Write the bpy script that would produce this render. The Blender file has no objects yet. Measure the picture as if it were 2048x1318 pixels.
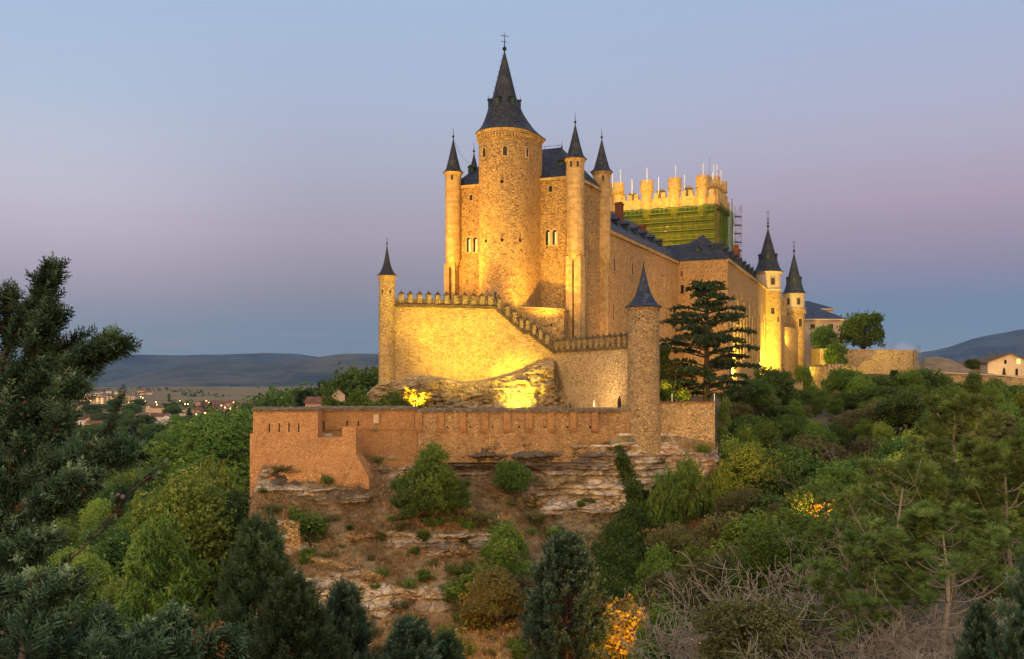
import bpy, math, random
import numpy as np
from math import sin, cos, pi, radians
from mathutils import Vector, Matrix, noise as mnoise
random.seed(7)
rng = np.random.default_rng(7)
sc = bpy.context.scene
col = sc.collection

# ------------------------------------------------------------------ camera
F, CX, YH = 2000.0, 1024.0, 765.0
def P(px, py, D):
    return Vector(((px - CX) / F * D, D, (YH - py) / F * D))
cam = bpy.data.cameras.new('camera')
cam.sensor_width = 36.0
cam.lens = 36.0 * F / 2048.0
cam.shift_y = (YH - 659.0) / 2048.0
cam.clip_start, cam.clip_end = 0.1, 60000
cam_o = bpy.data.objects.new('camera', cam)
col.objects.link(cam_o)
cam_o.rotation_euler = (radians(90), 0, 0)
sc.camera = cam_o

# ------------------------------------------------------------------ view, sky
sc.view_settings.view_transform = 'Standard'
sc.view_settings.look = 'None'
sc.view_settings.exposure = 0.0
sc.view_settings.gamma = 1.0
try:
    sc.view_settings.use_curve_mapping = False
except Exception:
    pass
sc.render.engine = 'CYCLES'
sc.cycles.use_denoising = True
sc.cycles.max_bounces = 6
sc.cycles.diffuse_bounces = 3
sc.cycles.glossy_bounces = 2
sc.cycles.transmission_bounces = 4
sc.cycles.transparent_max_bounces = 12
sc.cycles.volume_bounces = 0
sc.cycles.sample_clamp_indirect = 6.0

def srgb(r, g, b):
    def f(c):
        c /= 255.0
        return c / 12.92 if c <= 0.04045 else ((c + 0.055) / 1.055) ** 2.4
    return (f(r), f(g), f(b), 1.0)

class NT:
    """small helper for building node trees"""
    def __init__(s, tree):
        s.t = tree; s.n = tree.nodes; s.l = tree.links
    def new(s, kind, **kw):
        n = s.n.new(kind)
        for k, v in kw.items():
            setattr(n, k, v)
        return n
    def val(s, sock, v):
        if isinstance(v, bpy.types.NodeSocket):
            s.l.new(v, sock)
        elif v is not None:
            sock.default_value = v
    def math(s, op, a, b=None, c=None, clamp=False):
        n = s.new('ShaderNodeMath', operation=op, use_clamp=clamp)
        s.val(n.inputs[0], a); s.val(n.inputs[1], b)
        if c is not None: s.val(n.inputs[2], c)
        return n.outputs[0]
    def mix(s, f, a, b, mode='MIX'):
        n = s.new('ShaderNodeMix', data_type='RGBA', blend_type=mode)
        n.clamp_factor = True
        s.val(n.inputs['Factor'], f); s.val(n.inputs[6], a); s.val(n.inputs[7], b)
        return n.outputs[2]
    def maprange(s, v, a, b, c=0.0, d=1.0, smooth=False):
        n = s.new('ShaderNodeMapRange', interpolation_type='SMOOTHSTEP' if smooth else 'LINEAR')
        s.val(n.inputs[0], v)
        for i, x in enumerate((a, b, c, d)): n.inputs[i + 1].default_value = x
        return n.outputs[0]
    def ramp(s, v, stops, interp='LINEAR'):
        n = s.new('ShaderNodeValToRGB')
        cr = n.color_ramp; cr.interpolation = interp
        while len(cr.elements) < len(stops): cr.elements.new(0.5)
        for e, (p, c) in zip(cr.elements, stops):
            e.position = p; e.color = c
        s.l.new(v, n.inputs[0])
        return n.outputs[0]
    def noise(s, vec, scale, detail=3.0, rough=0.55, dist=0.0):
        n = s.new('ShaderNodeTexNoise')
        s.val(n.inputs['Vector'], vec)
        n.inputs['Scale'].default_value = scale; n.inputs['Detail'].default_value = detail
        n.inputs['Roughness'].default_value = rough; n.inputs['Distortion'].default_value = dist
        return n.outputs[0]
    def voro(s, vec, scale, feature='F1', rnd=1.0):
        n = s.new('ShaderNodeTexVoronoi', feature=feature)
        s.val(n.inputs['Vector'], vec)
        n.inputs['Scale'].default_value = scale; n.inputs['Randomness'].default_value = rnd
        return n
    def mapping(s, vec, scale=(1, 1, 1), rot=(0, 0, 0)):
        n = s.new('ShaderNodeMapping')
        s.l.new(vec, n.inputs[0])
        n.inputs['Scale'].default_value = scale; n.inputs['Rotation'].default_value = rot
        return n.outputs[0]
    def sep(s, vec):
        n = s.new('ShaderNodeSeparateXYZ'); s.l.new(vec, n.inputs[0]); return n.outputs

world = bpy.data.worlds.new('World'); sc.world = world; world.use_nodes = True
w = NT(world.node_tree); w.n.clear()
tc = w.new('ShaderNodeTexCoord')
dx, dy, dz = w.sep(tc.outputs['Generated'])
zz = w.maprange(dz, 0.0, 0.5)
def sky_ramp(rows):
    return w.ramp(zz, [(0.0, srgb(*rows[0][1]))] + [((765 - y) / 2000.0 / 1.06 / 0.5, srgb(*c)) for y, c in rows] + [(1.0, srgb(*rows[-1][1]))])
sk_l = sky_ramp([(715, (130, 145, 158)), (655, (139, 149, 161)), (600, (160, 156, 170)), (540, (180, 169, 184)), (470, (194, 184, 198)), (400, (199, 195, 210)), (300, (193, 199, 216)), (210, (181, 197, 219)), (20, (170, 192, 224))])
sk_c = sky_ramp([(715, (123, 140, 154)), (653, (124, 140, 156)), (573, (148, 145, 158)), (463, (173, 163, 177)), (390, (176, 172, 189)), (313, (178, 181, 200)), (200, (176, 188, 212)), (33, (169, 190, 219))])
sk_r = sky_ramp([(715, (126, 146, 162)), (633, (117, 142, 163)), (600, (123, 139, 165)), (540, (146, 142, 166)), (463, (166, 152, 172)), (400, (178, 163, 182)), (300, (181, 177, 198)), (210, (178, 183, 208)), (20, (167, 186, 217))])
front = w.mix(w.maprange(dx, -0.42, -0.16, 0, 1, True), sk_l, sk_c)
front = w.mix(w.maprange(dx, -0.05, 0.36, 0, 1, True), front, sk_r)
# thin clouds lying just over the hills
cv = w.mapping(tc.outputs['Generated'], (7.0, 7.0, 70.0))
cn = w.noise(cv, 2.6, 4.0, 0.6, 0.3)
band = w.math('MULTIPLY', w.maprange(dz, 0.030, 0.038, 0, 1, True), w.maprange(dz, 0.046, 0.058, 1, 0, True))
left = w.maprange(dx, 0.0, -0.08)
cl = w.math('MULTIPLY', w.math('MULTIPLY', w.maprange(cn, 0.53, 0.72), band), left)
cb = w.noise(tc.outputs['Generated'], 42.0, 4.0, 0.55)
top = w.math('ADD', w.math('MULTIPLY', cb, 0.021), 0.0235)
top = w.math('ADD', top, w.math('MULTIPLY', w.math('ABSOLUTE', w.math('SUBTRACT', dx, 0.365)), -0.10))
bank = w.maprange(w.math('SUBTRACT', top, dz), -0.001, 0.0045)
bank = w.math('MULTIPLY', bank, w.math('MULTIPLY', w.maprange(dx, 0.315, 0.345), w.maprange(dz, 0.018, 0.031, 0.35, 1.0)))
front = w.mix(w.math('MULTIPLY', cl, 0.55), front, srgb(152, 146, 160))
front = w.mix(w.math('MULTIPLY', bank, 0.6), front, srgb(178, 168, 182))
# afterglow of the sun that has set behind the camera
bk = w.maprange(dy, 0.1, -0.75, 0, 1, True)
glow = w.ramp(w.maprange(dz, -0.05, 0.75), [(0.0, (4.6, 2.2, 0.75, 1)), (0.25, (3.3, 1.95, 0.9, 1)), (0.6, (1.7, 1.5, 1.25, 1)), (1.0, (1.35, 1.4, 1.45, 1))])
sky = w.mix(bk, front, glow)
sky = w.mix(w.maprange(dz, -0.06, 0.0, 1, 0), sky, (0.05, 0.05, 0.05, 1))
bg = w.new('ShaderNodeBackground'); w.l.new(sky, bg.inputs[0]); bg.inputs[1].default_value = 1.0
wo = w.new('ShaderNodeOutputWorld'); w.l.new(bg.outputs[0], wo.inputs[0])

def lamp(name, kind, loc, energy, color, aim=None, size=0.3, angle=100, blend=0.8):
    d = bpy.data.lights.new(name, kind); d.energy = energy; d.color = color
    o = bpy.data.objects.new(name, d); col.objects.link(o); o.location = loc
    if kind == 'SPOT':
        d.spot_size = radians(angle); d.spot_blend = blend
    if kind in ('SPOT', 'POINT'): d.shadow_soft_size = size
    if aim is not None:
        o.rotation_euler = (Vector(aim) - Vector(loc)).to_track_quat('-Z', 'Y').to_euler()
    return o
# what is left of the sun: broad, weak and warm, from low behind the camera on the left
sun = bpy.data.lights.new('sun', 'SUN'); sun.energy = 1.0; sun.angle = radians(35); sun.color = (1.0, 0.62, 0.36)
sun_o = bpy.data.objects.new('sun', sun); col.objects.link(sun_o)
sun_o.rotation_euler = Vector((0.50, 0.85, -0.22)).to_track_quat('-Z', 'Y').to_euler()

SODIUM = (1.2, 0.585, 0.065)
YELLOW = (1.0, 0.70, 0.08)
FL = []   # floodlights: (px, py, D, aim(px,py,D), watts, colour, angle, with fixture)
FL += [
 (832, 818, 127.0, (840, 650, 139), 20000, YELLOW, 74),
 (925, 818, 127.0, (925, 645, 141), 20000, YELLOW, 74),
 (1037, 806, 131.6, (1037, 788, 137.5), 19000, (1.0, 0.74, 0.10), 58),
 (1040, 818, 127.0, (1015, 680, 141), 8500, YELLOW, 70),
 (1175, 818, 126.0, (1190, 750, 131), 2400, (1.0, 0.66, 0.32), 150),
 # keep, lit from behind the battlements of the terraces
 (830, 603, 144.5, (960, 440, 152), 21000, SODIUM, 105),
 (868, 600, 143.0, (930, 420, 155), 14000, SODIUM, 95),
 (1030, 607, 143.6, (1045, 520, 147), 650, SODIUM, 150),
 (1036, 606, 144.4, (1046, 596, 146), 200, YELLOW, 160),
 (1088, 650, 141.6, (1090, 430, 151), 10500, SODIUM, 95),
 (1165, 672, 139.0, (1140, 440, 150), 4500, SODIUM, 90),
 (1235, 672, 139.0, (1196, 470, 156), 2600, (1.0, 0.50, 0.17), 90),
 # palace wall and the round towers at its far end
 (1300, 755, 146.0, (1290, 560, 180), 11000, (1.0, 0.52, 0.19), 95),
 (1440, 750, 168.0, (1410, 590, 200), 16000, (1.0, 0.54, 0.2), 105),
 (1474, 745, 203.5, (1490, 700, 216), 22000, YELLOW, 140),
 (1550, 764, 246.0, (1556, 640, 264), 70000, YELLOW, 130),
 (1585, 690, 268.0, (1585, 610, 282), 5000, YELLOW, 110),
 # crown of the scaffolded tower
 (1255, 414, 236.0, (1262, 372, 242), 1300, YELLOW, 150),
 (1320, 414, 233.0, (1322, 372, 239.5), 1300, YELLOW, 150),
 (1385, 410, 230.0, (1385, 368, 237), 1100, YELLOW, 150),
 (1290, 486, 225.0, (1320, 430, 239), 9500, SODIUM, 130),
 (1395, 488, 219.0, (1390, 430, 236), 4200, SODIUM, 130),
 # shrubs, palms and slope lights
 (846, 816, 127.0, (834, 798, 131), 80, (1.0, 0.6, 0.08), 150),
 (655, 815, 131.0, (655, 798, 134), 200, (0.9, 0.75, 0.15), 150),
 (745, 816, 127.5, (745, 800, 131), 160, (0.9, 0.75, 0.15), 160),  # added lamp before the middle of the hedge, to brighten its leaves
 (1372, 797, 130.5, (1366, 785, 134), 900, YELLOW, 150),
 (1332, 770, 131.0, (1326, 740, 136), 700, SODIUM, 120),
 (1475, 903, 112.0, (1468, 905, 122), 3000, (1.0, 0.45, 0.10), 120),
 (1262, 1325, 72.0, (1245, 1250, 84), 6500, (1.0, 0.46, 0.08), 150),
 (1400, 1330, 62.0, (1395, 1285, 80), 9000, (1.0, 0.46, 0.08), 150),
 (1640, 1045, 88.0, (1620, 1035, 100), 6500, (1.0, 0.48, 0.08), 150),
 (958, 1190, 86.0, (970, 1165, 97), 3500, (1.0, 0.5, 0.1), 130),
 # low right-hand walls and the church beyond
 (1650, 765, 235.0, (1720, 735, 258), 2200, (1.0, 0.62, 0.3), 120),
 (2010, 752, 318.0, (2010, 730, 330), 2200, (1.0, 0.7, 0.22), 150),
]
for i, (px, py, D, aim, watt, colr, ang) in enumerate(FL):
    lamp('floodlight_beam', 'SPOT', P(px, py, D), watt * 1.35, colr, P(*aim), 0.25, ang, 0.9)

# ------------------------------------------------------------------ materials
def mat(name, rough=0.85):
    m = bpy.data.materials.new(name); m.use_nodes = True
    k = NT(m.node_tree)
    b = m.node_tree.nodes['Principled BSDF']; b.inputs['Roughness'].default_value = rough
    b.inputs['Specular IOR Level'].default_value = 0.25
    return m, k, b

def flat_mat(name, c, rough=0.8, var=0.25, scale=3.0, metal=0.0):
    m, k, b = mat(name, rough)
    tcn = k.new('ShaderNodeTexCoord')
    n = k.noise(tcn.outputs['Object'], scale, 4.0, 0.6)
    lo = tuple(x * (1 - var) for x in c) + (1,); hi = tuple(min(1, x * (1 + var)) for x in c) + (1,)
    k.val(b.inputs['Base Color'], k.mix(k.maprange(n, 0.3, 0.7), lo, hi))
    b.inputs['Metallic'].default_value = metal
    return m

def stone_mat(name, base, dark, light, scale=2.4, zs=1.7, pits=0.5, stain=0.5, bump=0.9, pit_col=(0.06, 0.05, 0.04), moss=0.0):
    """rubble masonry: irregular stones, mortar, pits and weather stains"""
    m, k, b = mat(name, 0.92)
    warm = lambda c: (c[0] * 1.02, c[1] * .95, c[2] * .66)
    base, dark, light = warm(base), warm(dark), warm(light)
    tcn = k.new('ShaderNodeTexCoord'); v = tcn.outputs['Object']
    wob = k.new('ShaderNodeTexNoise'); k.l.new(v, wob.inputs['Vector']); wob.inputs['Scale'].default_value = 3.0
    vm = k.new('ShaderNodeVectorMath', operation='MULTIPLY_ADD')
    k.l.new(wob.outputs['Color'], vm.inputs[0]); vm.inputs[1].default_value = (0.22,) * 3; k.l.new(v, vm.inputs[2])
    mv = k.mapping(vm.outputs[0], (1, 1, zs))
    cell = k.voro(mv, scale)
    edge = k.voro(mv, scale, 'DISTANCE_TO_EDGE')
    rv = k.sep(cell.outputs['Color'])[0]
    big = k.noise(v, 0.13, 5.0, 0.62)
    mid = k.noise(v, 0.9, 5.0, 0.65)
    fine = k.noise(v, 7.0, 3.0, 0.6)
    c = k.ramp(rv, [(0.0, dark + (1,)), (0.35, base + (1,)), (0.8, base + (1,)), (1.0, light + (1,))])
    c = k.mix(k.maprange(edge.outputs['Distance'], 0.02, 0.13, 0.8, 0.0), c, tuple(0.32 * x for x in base) + (1,))
    c = k.mix(k.maprange(mid, 0.35, 0.7, 0.0, 0.45), c, light + (1,))
    pit = k.maprange(k.noise(mv, scale * 1.15, 2.5, 0.55), 0.565, 0.66, 0.0, pits)
    c = k.mix(pit, c, pit_col + (1,))  # dark tone mixed into the pits
    # patches of weathering and streaks that run down
    sv = k.mapping(v, (0.55, 0.55, 0.07))
    st = k.math('MULTIPLY', k.maprange(big, 0.48, 0.66), k.maprange(k.noise(sv, 1.0, 4.0, 0.6), 0.42, 0.68))
    c = k.mix(k.math('MULTIPLY', st, stain), c, tuple(0.32 * x + 0.02 for x in base) + (1,))
    if moss:
        c = k.mix(k.maprange(k.noise(v, 0.5, 6.0, 0.7), 0.58, 0.66, 0.0, moss), c, (0.07, 0.065, 0.05, 1))
    c = k.mix(k.maprange(fine, 0.3, 0.75, 0.0, 0.25), c, tuple(0.6 * x for x in base) + (1,))
    k.val(b.inputs['Base Color'], c)
    h = k.math('ADD', k.math('MULTIPLY', k.maprange(edge.outputs['Distance'], 0.0, 0.16), 0.6), k.math('MULTIPLY', fine, 0.35))
    h = k.math('SUBTRACT', h, k.math('MULTIPLY', pit, 0.8))
    bp = k.new('ShaderNodeBump'); bp.inputs['Strength'].default_value = bump; bp.inputs['Distance'].default_value = 0.12
    k.l.new(h, bp.inputs['Height']); k.l.new(bp.outputs[0], b.inputs['Normal'])
    return m

def ashlar_mat(name, base, course=0.42, stain=0.5):
    """dressed stone in level courses"""
    m, k, b = mat(name, 0.9)
    base = (base[0], base[1] * .96, base[2] * .7)
    tcn = k.new('ShaderNodeTexCoord'); v = tcn.outputs['Object']
    mv = k.mapping(v, (1.25, 1.25, 1.0 / course))
    x, y, z = k.sep(mv)
    row = k.math('FLOOR', z)
    fr = k.math('FRACT', z)
    cmb = k.new('ShaderNodeCombineXYZ'); k.l.new(x, cmb.inputs[0]); k.l.new(y, cmb.inputs[1])
    k.l.new(k.math('MULTIPLY', row, 7.3), cmb.inputs[2])
    cell = k.voro(cmb.outputs[0], 1.0)
    rv = k.sep(cell.outputs['Color'])[0]
    mid = k.noise(v, 1.1, 5.0, 0.65); big = k.noise(v, 0.2, 4.0, 0.6)
    c = k.ramp(rv, [(0, tuple(0.78 * x for x in base) + (1,)), (1, tuple(min(1, 1.22 * x) for x in base) + (1,))])
    joint = k.math('MULTIPLY', k.maprange(fr, 0.0, 0.12, 1, 0), 0.55)
    c = k.mix(joint, c, tuple(0.45 * x for x in base) + (1,))
    sv = k.mapping(v, (0.9, 0.9, 0.10))
    st = k.math('MULTIPLY', k.maprange(k.noise(sv, 1.0, 5.0, 0.65), 0.48, 0.68), stain)
    c = k.mix(st, c, (0.10, 0.075, 0.05, 1))
    c = k.mix(k.maprange(mid, 0.55, 0.68, 0.0, 0.55), c, tuple(0.4 * x for x in base) + (1,))
    k.val(b.inputs['Base Color'], c)
    bp = k.new('ShaderNodeBump'); bp.inputs['Strength'].default_value = 0.6; bp.inputs['Distance'].default_value = 0.08
    k.l.new(k.math('SUBTRACT', mid, joint), bp.inputs['Height']); k.l.new(bp.outputs[0], b.inputs['Normal'])
    return m

def slate_mat(name, base, course=0.35):
    m, k, b = mat(name, 0.55)
    tcn = k.new('ShaderNodeTexCoord'); v = tcn.outputs['Object']
    mv = k.mapping(v, (3.0, 3.0, 1.0 / course))
    x, y, z = k.sep(mv)
    cmb = k.new('ShaderNodeCombineXYZ'); k.l.new(x, cmb.inputs[0]); k.l.new(y, cmb.inputs[1])
    k.l.new(k.math('MULTIPLY', k.math('FLOOR', z), 5.7), cmb.inputs[2])
    rv = k.sep(k.voro(cmb.outputs[0], 1.0).outputs['Color'])[0]
    fr = k.math('FRACT', z)
    c = k.ramp(rv, [(0, tuple(0.55 * x for x in base) + (1,)), (0.7, base + (1,)), (1, tuple(1.9 * x for x in base) + (1,))])
    c = k.mix(k.maprange(fr, 0.0, 0.2, 0.7, 0), c, (0.006, 0.006, 0.008, 1))
    big = k.noise(v, 0.5, 5.0, 0.7)
    c = k.mix(k.maprange(big, 0.5, 0.72, 0.0, 0.5), c, (0.07, 0.065, 0.06, 1))
    k.val(b.inputs['Base Color'], c)
    bp = k.new('ShaderNodeBump'); bp.inputs['Strength'].default_value = 0.5; bp.inputs['Distance'].default_value = 0.05
    k.l.new(k.math('ADD', fr, rv), bp.inputs['Height']); k.l.new(bp.outputs[0], b.inputs['Normal'])
    return m

M = {}
M['keep'] = stone_mat('keep_stone', (0.43, 0.29, 0.16), (0.17, 0.095, 0.05), (0.60, 0.45, 0.28), 2.7, 1.7, 0.7, 0.65, 1.0)
M['tower'] = stone_mat('tower_stone', (0.45, 0.30, 0.165), (0.16, 0.09, 0.05), (0.60, 0.45, 0.27), 2.9, 1.7, 0.7, 0.55, 1.0)
M['ashlar'] = ashlar_mat('dressed_stone', (0.40, 0.29, 0.17))
M['palace'] = stone_mat('palace_stone', (0.42, 0.275, 0.15), (0.28, 0.165, 0.085), (0.50, 0.36, 0.21), 1.7, 1.6, 0.45, 0.45, 0.6)
M['yellow'] = stone_mat('terrace_stone', (0.50, 0.36, 0.19), (0.32, 0.20, 0.10), (0.62, 0.47, 0.27), 2.3, 1.8, 0.4, 0.3)
M['grey'] = stone_mat('grey_rubble', (0.42, 0.31, 0.21), (0.20, 0.14, 0.09), (0.54, 0.43, 0.31), 3.3, 1.3, 0.6, 0.6, 1.0, moss=0.3)
M['pale'] = stone_mat('pale_rubble', (0.46, 0.36, 0.25), (0.24, 0.17, 0.11), (0.55, 0.45, 0.33), 2.6, 1.4, 0.6, 0.45)
M['red'] = stone_mat('red_masonry', (0.57, 0.30, 0.16), (0.40, 0.19, 0.10), (0.70, 0.48, 0.32), 4.0, 2.0, 0.3, 0.5, 0.7, moss=0.25)
M['redbrick'] = stone_mat('red_brick_masonry', (0.40, 0.22, 0.12), (0.27, 0.13, 0.07), (0.48, 0.31, 0.19), 3.6, 2.6, 0.3, 0.6, 0.6, moss=0.2)
M['rampart'] = stone_mat('rampart_stone', (0.40, 0.245, 0.14), (0.27, 0.15, 0.08), (0.52, 0.39, 0.28), 2.8, 1.9, 0.45, 0.8, 0.8, moss=0.5)
M['pier'] = stone_mat('pier_rubble', (0.46, 0.31, 0.17), (0.2, 0.12, 0.07), (0.60, 0.45, 0.28), 2.6, 1.3, 0.6, 0.35, 1.2)
M['crown'] = ashlar_mat('crown_stone', (0.47, 0.33, 0.17), 0.5, 0.25)
M['slate'] = slate_mat('slate', (0.021, 0.025, 0.034))
M['slate_blue'] = slate_mat('blue_slate', (0.022, 0.032, 0.058), 0.4)
M['coping'] = stone_mat('lichen_coping', (0.20, 0.17, 0.16), (0.09, 0.08, 0.08), (0.36, 0.32, 0.31), 3.2, 1.2, 0.3, 0.3)
M['coping_red'] = stone_mat('red_tile_coping', (0.26, 0.12, 0.07), (0.12, 0.06, 0.04), (0.36, 0.24, 0.17), 4.0, 1.2, 0.3, 0.3)
M['merlon'] = stone_mat('merlon_stone', (0.30, 0.23, 0.14), (0.12, 0.09, 0.06), (0.42, 0.33, 0.22), 3.0, 1.2, 0.4, 0.6, 0.8)
M['parapet'] = stone_mat('parapet_stone', (0.12, 0.09, 0.06), (0.05, 0.04, 0.03), (0.22, 0.17, 0.11), 2.6, 1.2, 0.4, 0.3)
M['stucco'] = flat_mat('stucco', (0.44, 0.34, 0.24), 0.9, 0.12, 0.6)
M['pane'] = flat_mat('dark_pane', (0.012, 0.013, 0.016), 0.25, 0.3)
M['hole'] = flat_mat('dark_opening', (0.010, 0.008, 0.006), 0.95, 0.3)
M['shutter'] = flat_mat('pale_green_shutter', (0.34, 0.50, 0.44), 0.6, 0.12)
M['green_door'] = flat_mat('green_shutter', (0.02, 0.06, 0.035), 0.6, 0.3)
M['iron'] = flat_mat('black_iron', (0.02, 0.02, 0.022), 0.5, 0.2, 3.0, 0.6)
M['steel'] = flat_mat('galvanised_steel', (0.22, 0.22, 0.23), 0.45, 0.2, 3.0, 0.7)
M['white'] = flat_mat('white_pole', (0.8, 0.8, 0.8), 0.5, 0.05)
M['brick'] = stone_mat('chimney_brick', (0.25, 0.085, 0.045), (0.15, 0.05, 0.03), (0.32, 0.13, 0.08), 4.5, 2.4, 0.2, 0.4)
M['wood'] = flat_mat('brown_wood', (0.10, 0.05, 0.025), 0.7, 0.3)
M['flag_red'] = flat_mat('red_cloth', (0.55, 0.03, 0.03), 0.8, 0.1)
M['flag_yellow'] = flat_mat('yellow_cloth', (0.75, 0.45, 0.03), 0.8, 0.1)

def net_mat():
    m, k, b = mat('green_debris_net', 0.8)
    tcn = k.new('ShaderNodeTexCoord'); v = tcn.outputs['Object']
    n = k.noise(k.mapping(v, (0.7, 0.7, 0.12)), 1.2, 4.0, 0.6)
    k.val(b.inputs['Base Color'], k.ramp(n, [(0.3, (0.007, 0.052, 0.012, 1)), (0.7, (0.034, 0.115, 0.020, 1))]))
    tl = k.new('ShaderNodeBsdfTranslucent'); tl.inputs[0].default_value = (0.035, 0.14, 0.02, 1)
    tr = k.new('ShaderNodeBsdfTransparent'); tr.inputs[0].default_value = (0.75, 0.85, 0.45, 1)
    m1 = k.new('ShaderNodeMixShader'); m1.inputs[0].default_value = 0.3
    k.l.new(b.outputs[0], m1.inputs[1]); k.l.new(tl.outputs[0], m1.inputs[2])
    m2 = k.new('ShaderNodeMixShader'); k.l.new(k.maprange(n, 0.3, 0.75, 0.72, 0.42), m2.inputs[0])
    k.l.new(m1.outputs[0], m2.inputs[1]); k.l.new(tr.outputs[0], m2.inputs[2])
    k.l.new(m2.outputs[0], k.n['Material Output'].inputs[0])
    return m
M['net'] = net_mat()

def glow_mat(name, c, s):
    m, k, b = mat(name)
    b.inputs['Base Color'].default_value = c + (1,)
    b.inputs['Emission Color'].default_value = c + (1,); b.inputs['Emission Strength'].default_value = s
    return m
M['lamp'] = glow_mat('sodium_lamp', (1.0, 0.55, 0.15), 26.0)
M['flood_glass'] = glow_mat('floodlight_glass', (1.0, 0.75, 0.3), 12.0)
M['lit_window'] = glow_mat('lit_window', (1.0, 0.6, 0.2), 1.6)

# ------------------------------------------------------------------ object helpers
BASE = {}
def link(o, parent=None):
    col.objects.link(o)
    if parent is not None: o.parent = parent
    return o
def tag(o, label, cat=None, group=None, kind=None):
    if label: o['label'] = label
    if cat: o['category'] = cat
    if group: o['group'] = group
    if kind: o['kind'] = kind
    return o
def thing(name, label, cat, loc, group=None):
    o = bpy.data.objects.new(name, None); o.empty_display_size = 0.5
    link(o); o.location = loc; BASE[o] = Vector(loc)
    return tag(o, label, cat, group)
def base_of(o):
    while o is not None:
        if o in BASE: return BASE[o]
        o = o.parent
    return Vector((0, 0, 0))
def copy_tree(o, parent=None):
    c = o.copy(); col.objects.link(c)
    if parent is not None: c.parent = parent
    for ch in list(o.children): copy_tree(ch, c)
    return c

class MB:
    """collects shapes in world coordinates and links them as one mesh object"""
    def __init__(s): s.v = []; s.f = []
    def add(s, vs, fs):
        b = len(s.v); s.v += [Vector(x) for x in vs]; s.f += [tuple(i + b for i in f) for f in fs]; return s
    def prism(s, poly, z0, z1):
        n = len(poly); z0 = z0 if isinstance(z0, (list, tuple)) else [z0] * n; z1 = z1 if isinstance(z1, (list, tuple)) else [z1] * n
        vs = [(p[0], p[1], z0[i]) for i, p in enumerate(poly)] + [(p[0], p[1], z1[i]) for i, p in enumerate(poly)]
        fs = [(i, (i + 1) % n, n + (i + 1) % n, n + i) for i in range(n)]
        fs += [tuple(range(n - 1, -1, -1)), tuple(range(n, 2 * n))]
        return s.add(vs, fs)
    def box(s, c, ax, hx, hy, z0, z1):
        ax = Vector((ax[0], ax[1])).normalized(); ay = Vector((-ax.y, ax.x)); c = Vector((c[0], c[1]))
        return s.prism([c - ax * hx - ay * hy, c + ax * hx - ay * hy, c + ax * hx + ay * hy, c - ax * hx + ay * hy], z0, z1)
    def wall(s, a, b, t, z0, z1):
        """vertical slab from a to b (plan), thickness t to the left of a>b; z1 may be a pair"""
        a = Vector((a[0], a[1])); b = Vector((b[0], b[1])); d = (b - a).normalized(); n = Vector((-d.y, d.x)) * t
        za, zb = z1 if isinstance(z1, (list, tuple)) else (z1, z1)
        ya, yb = z0 if isinstance(z0, (list, tuple)) else (z0, z0)
        return s.prism([a, b, b + n, a + n], [ya, yb, yb, ya], [za, zb, zb, za])
    def rings(s, rings, close=True, cap=True):
        n = len(rings[0]); b = []
        vs = [p for r in rings for p in r]; fs = []
        for j in range(len(rings) - 1):
            for i in range(n if close else n - 1):
                i2 = (i + 1) % n
                fs.append((j * n + i, j * n + i2, (j + 1) * n + i2, (j + 1) * n + i))
        if cap and close:
            fs.append(tuple(range(n - 1, -1, -1))); fs.append(tuple(range((len(rings) - 1) * n, len(rings) * n)))
        return s.add(vs, fs)
    def lathe(s, c, prof, n=28):
        return s.rings([[(c[0] + r * cos(2 * pi * i / n), c[1] + r * sin(2 * pi * i / n), z) for i in range(n)] for r, z in prof])
    def ball(s, c, r, n=10):
        return s.lathe(c, [(max(0.01 * r, r * sin(pi * j / 6)), c[2] - r * cos(pi * j / 6)) for j in range(7)], n)
    def tube(s, pts, rad, n=5):
        pts = [Vector(p) for p in pts]; m = len(pts)
        rad = rad if isinstance(rad, (list, tuple)) else [rad] * m
        rg = []
        for i, p in enumerate(pts):
            d = (pts[min(i + 1, m - 1)] - pts[max(i - 1, 0)])
            d = d.normalized() if d.length > 1e-9 else Vector((0, 0, 1))
            a = d.cross(Vector((0, 0, 1)) if abs(d.z) < 0.9 else Vector((1, 0, 0))).normalized(); b2 = d.cross(a)
            rg.append([p + (a * cos(2 * pi * k / n) + b2 * sin(2 * pi * k / n)) * rad[i] for k in range(n)])
        return s.rings(rg)
    def build(s, name, material, parent=None, smooth=False):
        me = bpy.data.meshes.new(name); b = base_of(parent) if parent is not None else Vector((0, 0, 0))
        me.from_pydata([v - b for v in s.v], [], s.f); me.update()
        me.materials.append(material if not isinstance(material, str) else M[material])
        if smooth: me.polygons.foreach_set('use_smooth', [True] * len(me.polygons))
        o = bpy.data.objects.new(name, me); link(o, parent); return o
    def build_top(s, name, material, label, cat, loc, group=None, smooth=False):
        """a thing that is one mesh, with its origin at loc"""
        me = bpy.data.meshes.new(name); b = Vector(loc)
        me.from_pydata([v - b for v in s.v], [], s.f); me.update()
        me.materials.append(M[material] if isinstance(material, str) else material)
        if smooth: me.polygons.foreach_set('use_smooth', [True] * len(me.polygons))
        o = bpy.data.objects.new(name, me); link(o); o.location = b; BASE[o] = b
        return tag(o, label, cat, group)

def V2(x, y): return Vector((x, y))
def hit(A, B, px):
    """point in plan where the ray through image column px meets the line A-B"""
    k = (px - CX) / F; d = (B[0] - A[0], B[1] - A[1])
    t = (k * A[1] - A[0]) / (d[0] - k * d[1])
    return V2(A[0] + d[0] * t, A[1] + d[1] * t)
def zat(py, D): return (YH - py) / F * D

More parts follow.
